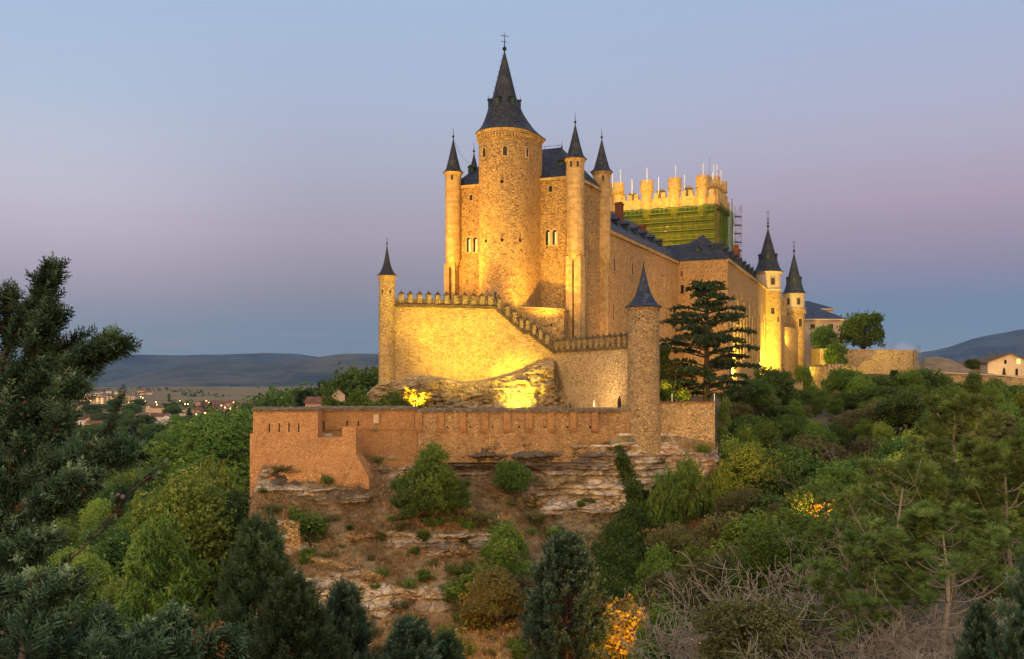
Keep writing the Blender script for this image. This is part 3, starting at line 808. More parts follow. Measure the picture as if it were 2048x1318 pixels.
# debris netting and scaffold
nt = thing('debris_net', 'translucent green debris net wrapped round the scaffolded square tower', 'netting', (38, 236, 30))
def net_face(a, b, z0, z1, nu, nv, seed, name):
    rs = np.random.default_rng(seed); vs = []; n = (b - a); nn = V2(n.y, -n.x).normalized()
    ph = rs.uniform(0, 6, 8)
    for j in range(nv + 1):
        for i in range(nu + 1):
            u, v = i / nu, j / nv; p = a.lerp(b, u)
            fold = .16 * sin(u * 38 + ph[0] + 1.5 * sin(v * 3 + ph[1])) + .28 * max(0, sin(u * 19 + ph[2] + v * 1.6)) ** 6 - .10 * sin(v * pi * 4)
            fold += .12 * mnoise.noise((u * 16, v * 9, seed))
            p = p + nn * fold; vs.append((p.x, p.y, z0 + (z1 - z0) * v + .12 * sin(u * 50)))
    fs = [(j * (nu + 1) + i, j * (nu + 1) + i + 1, (j + 1) * (nu + 1) + i + 1, (j + 1) * (nu + 1) + i) for j in range(nv) for i in range(nu)]
    return MB().add(vs, fs).build(name, 'net', nt, True)
ZN = zat(409, 233)
net_face(K1 - W * 1.7, K0 - W * 1.7 + side * .6, 29.0, ZN, 110, 30, 3, 'front_net')
net_face(K0 - W * 1.7 + side * 1.3, K2 + side * 1.3 + W * .5, 27, ZN + .3, 34, 26, 5, 'side_net')
scf = thing('scaffold', 'steel tube scaffold with decks standing round the netted square tower', 'scaffold', (46, 240, 25))
def tubes(pairs, r, name, parent, material='steel'):
    mb = MB()
    for a, b in pairs: mb.tube([a, b], r, 5)
    return mb.build(name, material, parent)
up = []; led = []; dk = MB()
A_, B_ = K1 - W * 1.4, K0 - W * 1.4
zs = [29.5 + i * 2.15 for i in range(6)]
for i in range(13):
    p = A_.lerp(B_, i / 12); up.append(((p.x, p.y, 27), (p.x, p.y, ZN + .5)))
for z in zs:
    led.append(((A_.x, A_.y, z), (B_.x, B_.y, z))); led.append(((A_.x, A_.y, z + 1), (B_.x, B_.y, z + 1)))
    dk.wall(A_ + W * .1, B_ + W * .1, 1.0, z - .25, z - .1)
tubes(up, .06, 'upright', scf); tubes(led, .05, 'ledger', scf, 'white'); dk.build('deck', 'wood', scf)
up = []; led = []; dk = MB()
S0, S1 = K2 + side * 1.4 + W * .9, K2 + side * 3.0 + W * .9
for a in (S0, S1):
    for k in (0, 1.6): 
        p = a + W * k; up.append(((p.x, p.y, 18), (p.x, p.y, zat(412, 247))))
for i in range(11):
    z = 20 + i * 2.1
    for k in (0, 1.6):
        a, b = S0 + W * k, S1 + W * k; led.append(((a.x, a.y, z), (b.x, b.y, z))); led.append(((a.x, a.y, z), (b.x, b.y, z + 2.1)))
    dk.wall(S0 + W * .1, S1 + W * .1, 1.4, z - .2, z - .1)
tubes(up, .06, 'upright', scf); tubes(led, .05, 'brace', scf); dk.build('deck', 'wood', scf)
hm = thing('hoist_mast', 'slender latticed hoist mast rising beside the scaffolded tower', 'mast', P(1464, 500, 249))
pr = []; D = 249.0
for k in (1461.5, 1466.5): pr.append((P(k, 500, D), P(k, 399, D))); pr.append((P(k, 500, D + .6), P(k, 399, D + .6)))
tubes(pr, .07, 'rail', hm, 'white'); pr = []
for i in range(34):
    y = 499 - i * 3.0; pr.append((P(1461.5, y, D), P(1466.5, y, D))); pr.append((P(1461.5, y, D), P(1466.5, y - 3, D)))
tubes(pr, .05, 'rung', hm)

# --- terrace wall with its slim turret and stepped battlements
ground_z = -4.4
A1, B1, C1, D1 = V2((788 - CX) / F * 138, 138.0), V2((990 - CX) / F * 142.7, 142.7), V2((1107 - CX) / F * 143.6, 143.6), V2((1256 - CX) / F * 126, 126.0)
tw = thing('terrace_wall', 'tall yellow floodlit terrace wall whose dark battlements step down to the right like a stair', 'wall', (-6, 141, ground_z))
zA = zat(612, 140)
zC = 4.3
dW = (C1 - A1).normalized(); nW = V2(dW.y, -dW.x)
t_b = (B1 - A1).length
def wall_top(px):
    if px <= 988: return zat(613 + (px - 790) / 198 * 4.5, hit(A1, C1, px).y)
    pts = [(988, 617.5), (1046, 668), (1057, 669), (1107, 707)]
    for (x0, y0), (x1, y1) in zip(pts, pts[1:]):
        if px <= x1: return zat(y0 + (y1 - y0) * (px - x0) / (x1 - x0), hit(A1, C1, px).y)
    return zC
mb = MB(); cuts = [788, 830, 890, 950, 988, 1046, 1057, 1107]
for a, b in zip(cuts, cuts[1:]):
    pa, pb = hit(A1, C1, a), hit(A1, C1, b); mb.wall(pa, pb, 1.6, ground_z - 2, (wall_top(a + .01), wall_top(b)))
mb.build('wall', 'yellow', tw)
mb = MB()     # dark string course and parapet on top
for a, b in zip(cuts, cuts[1:]):
    pa, pb = hit(A1, C1, a), hit(A1, C1, b); za, zb_ = wall_top(a + .01), wall_top(b)
    mb.wall(pa + nW * .22, pb + nW * .22, .9, (za + .003, zb_ + .003), (za + .38, zb_ + .38))
    mb.wall(pa, pb, .5, (za + .383, zb_ + .383), (za + 1.15, zb_ + 1.15))
mb.build('parapet', 'parapet', tw)
def merlon(parent, p, d, z, w_, h_, cap=.5, ball=True, m_='merlon'):
    mb = MB().box(p, d, w_, .34, z - .6, z + h_)
    o = mb.build('merlon', m_, parent)
    cb = MB(); n = V2(-d[1], d[0]); d = Vector(d)
    q = [p - d * (w_ + .1) - n * .42, p + d * (w_ + .1) - n * .42, p + d * (w_ + .1) + n * .42, p - d * (w_ + .1) + n * .42]
    zt = z + h_ + .003
    cb.add([(*x, zt) for x in q] + [(*x, zt + .1) for x in q] + [(p.x, p.y, zt + cap)], [(0, 1, 5, 4), (1, 2, 6, 5), (2, 3, 7, 6), (3, 0, 4, 7), (4, 5, 8), (5, 6, 8), (6, 7, 8), (7, 4, 8), (3, 2, 1, 0)])
    if ball: cb.ball((p.x, p.y, zt + cap), .09, 8)
    cb.build('cap', 'parapet', o); return o
for px in (803, 821, 839.5, 858, 876, 894, 912.5, 930, 947.5, 964.5, 981):
    p = hit(A1, C1, px); merlon(tw, p + nW * .0 + V2(-nW.x, -nW.y) * .25, dW, wall_top(px) + 1.153, .32, .55)
for px in (998, 1015, 1029, 1042.5, 1055, 1068, 1081, 1094):
    p = hit(A1, C1, px); merlon(tw, p + V2(-nW.x, -nW.y) * .25, dW, wall_top(px) + 1.2, .25, .75)
# slim turret at its left end
xt, Dt, rt_ = (774 - CX) / F * 138.2, 138.2, 1.14
tt = thing('corner_turret', 'slim lone turret with sharp dark spire at the left end of the yellow wall', 'turret', (xt, Dt, ground_z))
MB().lathe((xt, Dt), [(rt_, -3), (rt_, zat(608, Dt)), (rt_ * 1.06, zat(608, Dt) + .02), (rt_ * 1.06, zat(605, Dt)), (rt_ * .97, zat(604, Dt)), (rt_ * .97, zat(560, Dt)), (rt_ * 1.1, zat(556, Dt)), (rt_ * 1.18, zat(552, Dt))], 28).build('wall', 'yellow', tt)
bell_roof((xt, Dt), rt_ * 1.04, zat(552, Dt) + .004, zat(488, Dt), 1.16, 24).build('spire', 'slate', tt)
finial(tt, xt, Dt, zat(489, Dt), .95, .13)
for px in (764.5, 780.5):
    k = (px - CX) / F; Y = Dt - rt_ * .86; slit(tt, (k * Y, Y, zat(587, Y)), V2(k * Y - xt, Y - Dt), .16, .5)

# lower wall running forward to the round corner tower
lw = thing('lower_terrace_wall', 'pale weathered rubble wall with a small pointed doorway beside the round corner tower', 'wall', (9, 135, ground_z))
dL = (D1 - C1).normalized(); nL = V2(dL.y, -dL.x)
zL = 4.25
MB().wall(C1, D1, 1.5, ground_z - 1, zL).build('wall', 'pale', lw)
mb = MB(); mb.wall(C1 + nL * .2, D1 + nL * .2, .9, zL + .003, zL + .36); mb.wall(C1, D1, .5, zL + .363, zL + .75); mb.build('parapet', 'parapet', lw)
for i, px in enumerate(np.linspace(1113, 1250, 13)):
    p = hit(C1, D1, px); merlon(lw, p - nL * .25, dL, zL + .753, .34, .85 if i % 1 == 0 else .7, .55, True)
p = hit(C1, D1, 1189); window(lw, (p.x, p.y, zat(814, p.y)), nL, .6, 1.2, 'point', .22, pmat='stucco', name='niche')
mb = MB(); mb.lathe((p.x + nL.x * .08, p.y + nL.y * .08), [(.02, zat(813.5, p.y)), (.13, zat(813, p.y)), (.1, zat(806, p.y)), (.05, zat(804.5, p.y)), (.08, zat(802.5, p.y)), (.02, zat(801, p.y))], 8); mb.build('niche_figure', 'white', lw)
p = hit(C1, D1, 1240); window(lw, (p.x, p.y, zat(819, p.y)), nL, .95, 1.9, 'point', .22, pmat='hole', name='doorway')
MB().wall(C1 + nL * .03 + dL * .02, C1 + nL * .03 + dL * 2.6, .4, ground_z - 1, zL - .35).build('buttress', 'pale', lw)

# round corner tower in front
xr, Dr, rr_ = (1287 - CX) / F * 124.5, 124.5, 1.97
ct = thing('corner_tower', 'round grey rubble tower with a flared blue slate spire, standing on the front rampart', 'tower', (xr, Dr, -9))
zE = zat(615, Dr)
MB().lathe((xr, Dr), [(rr_ * 1.13, -9.5), (rr_ * 1.07, -4.6), (rr_ * 1.01, -3.4), (rr_, zE - .4), (rr_ * 1.03, zE - .35), (rr_ * 1.09, zE)], 40).build('wall', 'grey', ct)
bell_roof((xr, Dr), rr_ * 1.02, zE + .004, zat(526, Dr), 1.16, 32).build('spire', 'slate_blue', ct)
finial(ct, xr, Dr, zat(527, Dr), .42, .1)
rs = np.random.default_rng(5); mb = MB()
for i in range(14):
    a = rs.uniform(pi, 2 * pi); z = rs.uniform(-3, zE - 1); d = V2(cos(a), sin(a)); mb.box(V2(xr, Dr) + d * (rr_ * 1.005), d, .02, rs.uniform(.05, .09), z, z + rs.uniform(.1, .2))
mb.build('putlog_hole', 'hole', ct)

# low service building in the middle court
cb_ = thing('court_building', 'low stone court building with a dark flat roof edge in front of the keep', 'building', (3, 148, 2))
g0, g1 = P(1003, 640, 147.2), P(1128, 640, 145.2)
MB().wall(xy(g0), xy(g1), 4.5, 2, (zat(616, 147.2), zat(622, 145.2))).build('wall', 'keep', cb_)
MB().wall((g0.x - .1, g0.y - .25), (g1.x + .1, g1.y - .25), 5, (zat(616, 147.2) + .003, zat(622, 145.2) + .003), (zat(611, 147.2), zat(617.5, 145.2))).build('roof', 'coping', cb_)
slit(cb_, (g0.x + .8 * (g1.x - g0.x), g0.y + .8 * (g1.y - g0.y) - .01, zat(652, 145.6)), V2(0, -1), .25, .3, 'putlog_hole')
MB().wall((g0.x + 3, g0.y + .3), (g1.x + 4, g1.y + .3), 3, -4, 3.0).build('court_base', 'keep', cb_)

# --- front rampart
M['brick_band'] = stone_mat('brick_band', (0.37, 0.17, 0.09), (0.22, 0.09, 0.045), (0.48, 0.28, 0.17), 3.4, 2.4, .3, .5, .6)
M['panel'] = stone_mat('wall_panel', (0.36, 0.215, 0.13), (0.22, 0.12, 0.07), (0.46, 0.31, 0.2), 2.2, 1.9, .4, .6, .7)
def tile_coping(mb, a, b, z, over=.22, rows=True):
    d = (Vector(b) - Vector(a)).normalized(); n = V2(d.y, -d.x)
    mb.wall(Vector(a) + n * over, Vector(b) + n * over, .8, z, z + .22)
    ln = (Vector(b) - Vector(a)).length
    k = int(ln / .22)
    for i in range(k):
        p = Vector(a) + d * ((i + .5) * ln / k); p0 = p + n * over
        mb.tube([(p0.x + n.x * .08 - d.x * .1, p0.y + n.y * .08, z + .20), (p.x - n.x * .35 + d.x * .12, p.y - n.y * .35, z + .52)], .10, 5)
zR = -3.42
bs = thing('bastion', 'reddish masonry bastion with four tall arrow slits at the left end of the rampart', 'bastion', (-26, 118, -12))
b0, b1 = V2((506 - CX) / F * 118, 118.0), V2((636 - CX) / F * 118, 118.0)
MB().prism([b0, b1, b1 + V2(-.3, 9), b0 + V2(1.5, 9)], zat(866, 118), zR).build('upper_wall', 'red', bs)
MB().prism([b0 + V2(-.35, -.1), b1 + V2(-.003, -.1), b1 + V2(-.003, 9), b0 + V2(1.2, 9)], [-13.5] * 4, [zat(866, 118) - .003] * 4).build('wall', 'red', bs)
b2, b3, b4 = V2((636 - CX) / F * 118, 118.0), V2((685 - CX) / F * 118, 118.0), V2((712 - CX) / F * 118, 118.0)
MB().prism([b2 + V2(.003, -.12), b4 + V2(0, -.12), b4 + V2(.4, 7), b2 + V2(.003, 7)], [-13.0] * 4, [zat(875, 118)] * 4).build('step_wall', 'red', bs)
MB().prism([b3 + V2(0, -.12), b4 + V2(0, -.12), b4 + V2(0, .9), b3 + V2(0, .9)], zat(875, 118) + .003, zat(853.5, 118)).build('merlon', 'red', bs)
MB().prism([b4 + V2(-.003, -.1), b4 + V2(1.5, .1), b4 + V2(2.5, 5), b4 + V2(-.003, 6)], [-12.6] * 4, [-8.4, -11.3, -11.3, -8.4]).build('spur', 'red', bs)
for px, h_ in ((538.5, 1.0), (558.5, 1.05), (578, 1.08), (597.5, 1.08)):
    slit(bs, (hit(b0, b1, px).x, 118.0, zat(864, 118)), V2(0, -1), .14, h_)
mb = MB(); tile_coping(mb, b0 + V2(-.1, 0), b1 + V2(.05, 0), zR + .003, .15); mb.build('coping', 'coping', bs)
rp = thing('rampart_wall', 'long reddish rampart wall with tile coping and brick pilasters across the front of the rock', 'wall', (-5, 123, -8))
c0, c1, c2 = V2((634 - CX) / F * 121, 121.0), V2((836 - CX) / F * 122.5, 122.5), V2((1262 - CX) / F * 123.6, 123.6)
MB().wall(c0 + V2(-1, 0), c1, 1.2, -10.5, zR - .01).build('wall', 'redbrick', rp)
MB().wall(c1 + V2(0, -.22), c2 + V2(0, -.05), 1.3, -9.8, zR - .25).build('long_wall', 'rampart', rp)
mb = MB(); tile_coping(mb, c0 + V2(0, 0), c1, zR - .006, .2); mb.build('coping', 'coping', rp)
mb = MB()
for a, b, dz_ in ((1, 0, 0),) : pass
segs = np.linspace(0, 1, 7)
for i in range(6):
    a, b = c1.lerp(c2, segs[i]) + V2(0, -.2), c1.lerp(c2, segs[i + 1]) + V2(0, -.2)
    if i == 5: b = c1.lerp(c2, .955) + V2(0, -.2)
    tile_coping(mb, a, b, zR - .247 + .02 * (i % 2), .22)
mb.build('coping', 'coping', rp)
for i, px in enumerate(range(838, 1232, 44)):     # brick pilasters between the panels
    p = hit(c1, c2, px) + V2(0, -.2 + .16 * (px - 836) / 426); MB().box(p + V2(0, -.10), (1, 0), .40, .22, zat(858, p.y), zR - .27).build('pilaster', 'redbrick', rp); MB().box(p + V2(0, -.16), (1, 0), .40, .22, zat(863, p.y), zat(858.5, p.y)).build('pilaster_foot', 'brick_band', rp)
for px in (852, 894, 940, 985, 1038, 1090, 1135, 1180):
    p = hit(c1, c2, px); slit(rp, (p.x, p.y - .2 + .16 * (px - 836) / 426, zat(856, p.y)), V2(0, -1), .24, .22, 'loophole')
for px, y0, y1 in ((648, 860, 843), (694, 852, 842), (716.5, 852, 842)):
    p = hit(c0, c1, px); slit(rp, (p.x, p.y, zat(y0, p.y)), V2(0, -1), .13, zat(y1, p.y) - zat(y0, p.y))
p = hit(c0, c1, 752); window(rp, (p.x, p.y, zat(846, p.y)), V2(0, -1), .7, 1.1, False, .12, fmat='redbrick', pmat='stucco', name='blocked_window')
p = hit(c0, c1, 750); mb = MB().box((p.x, p.y - .12), (1, 0), .22, .16, zat(862, p.y), zat(855, p.y)); mb.lathe((p.x, p.y - .25), [(.03, zat(862, p.y)), (.2, zat(860, p.y)), (.17, zat(857, p.y))], 8); mb.build('spout', 'coping', rp)
mb = MB(); mb.wall(c0 + V2(0, -.05), c1 + V2(0, -.05), .2, zat(859.5, 122), zat(858, 122)); mb.build('string_course', 'redbrick', rp)
# masonry skirt where rampart and round tower meet
rw = thing('right_rampart', 'short rubble rampart wall with red coping under the cedar, right of the round corner tower', 'wall', (17, 127, -8))
d0, d1 = V2((1312 - CX) / F * 125.5, 125.5), V2((1430 - CX) / F * 128.5, 128.5)
MB().wall(d0, d1, 1.4, -9.5, -2.62).build('wall', 'pale', rw)
mb = MB(); mb.wall(d0 + V2(0, -.12), d1 + V2(.1, -.12), .9, -2.617, -2.42); mb.build('coping', 'coping_red', rw)
for px in (1345, 1430):
    p = hit(d0, d1, px); MB().tube([(p.x, p.y + .4, -2.5), (p.x, p.y + .4, -1.5)], .05, 6).ball((p.x, p.y + .4, -1.5), .08, 8).build('lamp_post', 'white', rw)

# --- right-hand background buildings and walls
def hipped_house(name, label, cat, x0, x1, D0, depth, z0, ze, zr_, wins, wallm='stucco', roofm='slate_blue'):
    h = thing(name, label, cat, ((x0 + x1) / 2, D0 + depth / 2, z0))
    MB().prism([(x0, D0), (x1, D0 - .0), (x1, D0 + depth), (x0, D0 + depth)], z0, ze).build('wall', wallm, h)
    o = .7; e = [V2(x0 - o, D0 - o), V2(x1 + o, D0 - o), V2(x1 + o, D0 + depth + o), V2(x0 - o, D0 + depth + o)]
    MB().prism(e, ze + .003, ze + .45).build('cornice', wallm, h)
    wd = x1 - x0
    hip_roof([e[3], e[0], e[1], e[2]], ze + .455, Vector((x0 + min(wd, depth) * .45, D0 + depth / 2, zr_)), Vector((x1 - min(wd, depth) * .45, D0 + depth / 2, zr_))).build('roof', roofm, h)
    for px, py in wins:
        x = (px - CX) / F * D0; window(h, (x, D0, zat(py, D0)), V2(0, -1), 1.3, 1.2, False, .22, bars=True)
    return h
g = lambda px, D: (px - CX) / F * D
hipped_house('hipped_building', 'beige building with a low blue slate roof and two small windows behind the oak trees', 'building', g(1606, 300), g(1688, 300), 300, 24, 0, zat(641, 300), zat(612, 312), ((1625.5, 657), (1661.5, 657)))
hipped_house('rear_building', 'taller beige block with a flat blue slate roof rising behind the hipped building', 'building', g(1600, 330), g(1664, 330), 330, 20, 0, zat(620, 330), zat(602, 340), ())
rw2 = thing('high_retaining_wall', 'high plain stone retaining wall sunlit beige on the right of the castle', 'wall', (90, 262, 0))
MB().prism([V2(g(1640, 272), 272), V2(g(1826, 262), 262), V2(g(1826, 262) + 1.5, 262.5), V2(g(1826, 262) + 4, 276), V2(g(1640, 272), 280)], [-8, -8, -8, -8, -8], [zat(697, 272), zat(700, 262), zat(700, 262), zat(700, 262), zat(697, 272)]).build('wall', 'pale', rw2)
MB().wall(V2(g(1826, 262) + .2, 261.9), V2(g(1838, 261), 261.2), 3, -9, (zat(702, 262), zat(760, 262))).build('buttress', 'pale', rw2)
lw2 = thing('low_town_wall', 'long low pale stone wall running off to the right edge above the trees', 'wall', (120, 250, 0))
MB().wall(V2(g(1834, 259), 259), V2(g(1945, 256), 256), 1.6, -8, (zat(744, 259), zat(751, 256))).build('wall', 'pale', lw2)
MB().wall(V2(g(1945, 256) + .003, 256), V2(g(2120, 250), 250), 1.6, -8, (zat(751, 256), zat(759, 250))).build('end_wall', 'pale', lw2)
MB().wall(V2(g(1834, 259), 258.8), V2(g(2120, 250), 249.8), 2, (zat(744, 259) + .004, zat(759, 250) + .3), (zat(741.5, 259), zat(755, 250))).build('coping', 'stucco', lw2)
gw = thing('gate_wall', 'small battlemented wall with pointed merlons and a square pier below the oaks', 'wall', (77, 248, 0))
ga, gb = V2(g(1622, 250), 250), V2(g(1656, 246), 246)
MB().wall(ga, gb, .8, -6, zat(742, 248)).build('wall', 'pale', gw)
gc = V2(g(1690, 246), 246.5)
MB().wall(gb + V2(.003, 0), gc, 2.5, -8, zat(733, 246)).build('pier', 'pale', gw)
for i in range(4): merlon(gw, ga.lerp(gb, .1 + i * .26) + V2(0, .4), V2(1, 0), zat(742, 248) + .6, .5, .5, .55, False, 'pale')
for i in range(5): merlon(gw, gb.lerp(gc, .1 + i * .2) + V2(0, .45), V2(1, 0), zat(733, 246) + .55, .28, .1, .35, False, 'pale')
fw = thing('fence_wall', 'grey battlemented wall half hidden by the trees below the far towers', 'wall', (55, 205, -4))
fa, fb = V2(g(1552, 205), 205), V2(g(1606, 208), 208)
MB().wall(fa, fb, .8, -12, zat(769, 206)).build('wall', 'grey', fw)
for i in range(10): merlon(fw, fa.lerp(fb, .05 + i * .1) + V2(0, .35), V2(1, .05), zat(769, 206) + .6, .18, -.1, .25, False, 'grey')
xt2, Dt2 = g(1552, 203), 203
tp = thing('gate_turret', 'little stone turret with a pointed cap beside the grey battlemented wall', 'turret', (xt2, Dt2, -4))
MB().lathe((xt2, Dt2), [(.75, -8), (.75, zat(764, Dt2)), (.85, zat(763, Dt2))], 16).build('wall', 'pale', tp); MB().lathe((xt2, Dt2), [(.92, zat(763, Dt2) + .003), (.5, zat(750, Dt2)), (.03, zat(733, Dt2))], 16).build('spire', 'coping', tp)
xt2, Dt2 = g(1482, 190), 190
tp = thing('garden_turret', 'small pointed garden turret in front of the brightest floodlight beside the cedar', 'turret', (xt2, Dt2, -4))
MB().lathe((xt2, Dt2), [(.6, -8), (.6, zat(762, Dt2)), (.7, zat(761, Dt2))], 16).build('wall', 'pale', tp); MB().lathe((xt2, Dt2), [(.78, zat(761, Dt2) + .003), (.4, zat(748, Dt2)), (.03, zat(734, Dt2))], 16).build('spire', 'coping', tp)
# scaffold at the wall end, church and sheds on the right
sc2 = thing('scaffold_tower', 'free-standing narrow scaffold tower at the right end of the high retaining wall', 'scaffold', P(1836, 745, 262))
pr = []
for k in (1830, 1840):
    for dd in (0, 1.6): pr.append((P(k, 752, 260 + dd), P(k, 690 if k == 1840 else 694, 260 + dd)))
tubes(pr, .07, 'upright', sc2); pr = []
for i in range(9):
    y = 750 - i * 7; pr.append((P(1830, y, 260), P(1840, y, 260))); pr.append((P(1830, y, 260), P(1840, y - 7, 260))); pr.append((P(1830, y, 261.6), P(1840, y, 261.6)))
tubes(pr, .05, 'brace', sc2)
def gable_house(name, label, cat, c, ang, wx, wy, z0, ze, zr_, wallm, roofm, wins=(), group=None, lit=False):
    """house with its ridge along local y; gable towards -y"""
    h = thing(name, label, cat, (c[0], c[1], z0), group)
    ca, sa = cos(ang), sin(ang); tr = lambda x, y, z: Vector((c[0] + x * ca - y * sa, c[1] + x * sa + y * ca, z))
    vs = [tr(-wx, -wy, z0), tr(wx, -wy, z0), tr(wx, wy, z0), tr(-wx, wy, z0), tr(-wx, -wy, ze), tr(wx, -wy, ze), tr(wx, wy, ze), tr(-wx, wy, ze), tr(0, -wy, zr_), tr(0, wy, zr_)]
    MB().add(vs, [(0, 1, 5, 8, 4), (1, 2, 6, 5), (2, 3, 7, 9, 6), (3, 0, 4, 7), (3, 2, 1, 0), (4, 8, 9, 7), (5, 6, 9, 8)]).build('wall', wallm, h)
    t = .25; o = wx * .12; k = (zr_ - ze) / wx
    vs = []
    for y in (-wy - o, wy + o):
        vs += [tr(-wx - o, y, ze - k * o + .02), tr(0, y, zr_ + .02), tr(wx + o, y, ze - k * o + .02), tr(wx + o, y, ze - k * o + t), tr(0, y, zr_ + t + .05), tr(-wx - o, y, ze - k * o + t)]
    MB().add(vs, [(0, 1, 2, 3, 4, 5)[::-1], (6, 7, 8, 9, 10, 11), (0, 6, 7, 1), (1, 7, 8, 2), (2, 8, 9, 3), (3, 9, 10, 4), (4, 10, 11, 5), (5, 11, 6, 0)]).build('roof', roofm, h)
    for x, z, w_, h_, pm in wins:
        window(h, tr(x, -wy, z), V2(sa, -ca), w_, h_, pm != 'lit_window' and w_ < .9, .15, fmat=wallm, pmat=pm)
    return h
M['roof_tile'] = stone_mat('roof_tile', (0.17, 0.075, 0.06), (0.10, 0.045, 0.04), (0.24, 0.13, 0.11), 1.2, 1.0, .2, .4, .4)
M['roof_brown'] = stone_mat('brown_roof_tile', (0.13, 0.09, 0.07), (0.08, 0.05, 0.04), (0.2, 0.14, 0.1), 1.2, 1.0, .2, .4, .4)
M['house_white'] = flat_mat('white_house_wall', (0.62, 0.56, 0.48), .9, .1, .4)
M['house_cream'] = flat_mat('cream_house_wall', (0.50, 0.38, 0.25), .9, .12, .4)
M['house_rose'] = flat_mat('rose_house_wall', (0.36, 0.22, 0.17), .9, .12, .4)
gable_house('church', 'lit gabled church front with one bright window at the right edge', 'church', (g(2012, 332), 336), -.12, 7.0, 9, -2, zat(725, 330), zat(708, 330), 'house_cream', 'roof_brown', ((-1.5, zat(728, 330), .8, 1.4, 'hole'), (2.6, zat(728, 330), 1.2, 1.6, 'lit_window'), (2.0, zat(752, 330), .8, 2.4, 'hole')))
gable_house('shed', 'long brown roofed shed left of the lit church', 'shed', (g(1966, 336), 340), 1.5, 5.0, 6.5, -2, zat(736, 336), zat(724, 336), 'house_rose', 'roof_brown')
# ------------------------------------------------------------------ ground
def grid_mesh(name, X, Y, Z, material, smooth=True):
    """X, Y, Z: arrays (rows, cols)"""
    nr, nc = X.shape
    me = bpy.data.meshes.new(name)
    co = np.stack([X, Y, Z], -1).reshape(-1, 3).astype(np.float32)
    idx = np.arange(nr * nc).reshape(nr, nc)
    q = np.stack([idx[:-1, :-1], idx[:-1, 1:], idx[1:, 1:], idx[1:, :-1]], -1).reshape(-1, 4)
    return np_mesh(me, co, q, material, smooth)
def np_mesh(me, co, quads, material, smooth=False, tint=None):
    n, m, k = len(co), len(quads), quads.shape[1]
    me.vertices.add(n); me.vertices.foreach_set('co', np.ascontiguousarray(co, np.float32).ravel())
    me.loops.add(m * k); me.loops.foreach_set('vertex_index', np.ascontiguousarray(quads, np.int32).ravel())
    me.polygons.add(m); me.polygons.foreach_set('loop_start', np.arange(0, m * k, k, dtype=np.int32))
    me.polygons.foreach_set('loop_total', np.full(m, k, np.int32))
    me.polygons.foreach_set('use_smooth', np.full(m, smooth))
    if tint is not None:
        a = me.attributes.new('tint', 'FLOAT', 'POINT'); a.data.foreach_set('value', np.ascontiguousarray(tint, np.float32))
    me.update(calc_edges=True)
    me.materials.append(material); return me
_ph = rng.uniform(0, 6.28, (12,))
def fnoise(x, y, z, seed=0.0, octv=4):
    """cheap smooth noise on arrays"""
    out = 0; a = 1.0; f = 1.0
    for o in range(octv):
        s = seed + o * 1.7
        out = out + a * (np.sin(f * (x * 1.0 + .7 * y) + 1.3 * s + 1.7 * np.sin(f * (z * .9 - .4 * x) + s)) * np.sin(f * (z * 1.1 + .5 * y) + 2.1 * s + 1.3 * np.sin(f * (.8 * x + .6 * y) + .5 * s)))
        a *= .55; f *= 2.07
    return out

# scattered heights (column, depth, height), blended smoothly over column and log depth
GP = []
def gp(pxs, D, z):
    for px in pxs: GP.append((px, D, z))
gp((-600, 400, 1024, 1700, 2600), 3, -2.4)
gp((-600, 400, 1024, 1700, 2600), 8, -4.6)
gp((-600, 0, 400, 1024), 20, -10); gp((1500, 2000, 2600), 20, -7.5)
gp((-600, 0, 400), 50, -24); gp((700, 1000, 1200), 50, -20.5); gp((1500,), 50, -15.5); gp((1900, 2600), 50, -12.5)
gp((700, 950, 1200), 78, -25.8); gp((1450,), 78, -20); gp((1800, 2600), 78, -14)
gp((-600, 0, 300), 100, -37); gp((470,), 100, -31); gp((700, 950, 1200), 100, -27.5); gp((1400,), 100, -22.5); gp((1600,), 100, -19); gp((1800, 2100, 2600), 110, -15)
gp((470,), 125, -34); gp((620, 850, 1100, 1300), 112, -24); gp((620, 850, 1100, 1300), 128, -5.5); gp((1450,), 128, -14); gp((1530,), 128, -18)
gp((620,), 140, -5.2); gp((850, 1100, 1300), 150, -4.6); gp((620,), 170, -14)
gp((-600, 0, 300, 440), 180, -44); gp((1600,), 150, -16); gp((1800, 2100, 2600), 160, -9)
gp((1500,), 165, -5.5); gp((1300,), 200, -3); gp((1000,), 200, -5)
gp((1500,), 240, -3); gp((1600,), 235, -4); gp((1800, 2100, 2600), 235, -6.0); gp((1800,), 285, 6.5); gp((1900,), 292, 4.0); gp((2000, 2600), 300, 1.0); gp((1600,), 300, 2)
gp((600,), 230, -28); gp((800,), 260, -18)
gp((-600, 0, 300, 500), 300, -45); gp((700,), 320, -38); gp((1200,), 350, -10); gp((1800, 2600), 400, 2)
gp((-600, 0, 300, 600), 600, -43); gp((1200, 1800, 2600), 700, -10)
gp((-600, 0, 300, 600, 1000), 1100, -38); gp((1500, 2600), 1200, -10)
gp((-600, 0, 300, 600, 1000), 1800, -30); gp((1500, 2600), 2000, -10)
gp((-600, 0, 150), 2600, -24); gp((300, 450, 700, 1000), 2500, -22); gp((330, 500, 700, 1000), 3200, -17); gp((-600, 0, 180), 3300, -26)
gp((400, 560, 700), 4200, -18); gp((-600, 0, 1200, 2600), 5000, -30); gp((-600, 0, 600, 1200, 2600), 9000, -40); gp((-600, 600, 1800, 2600), 20000, -60)
GP = np.array(GP, float)
def gcoord(px, D): return np.stack([np.asarray(px, float) / 420.0, np.log(np.asarray(D, float)) * 2.6], -1)
_gc = gcoord(GP[:, 0], GP[:, 1])
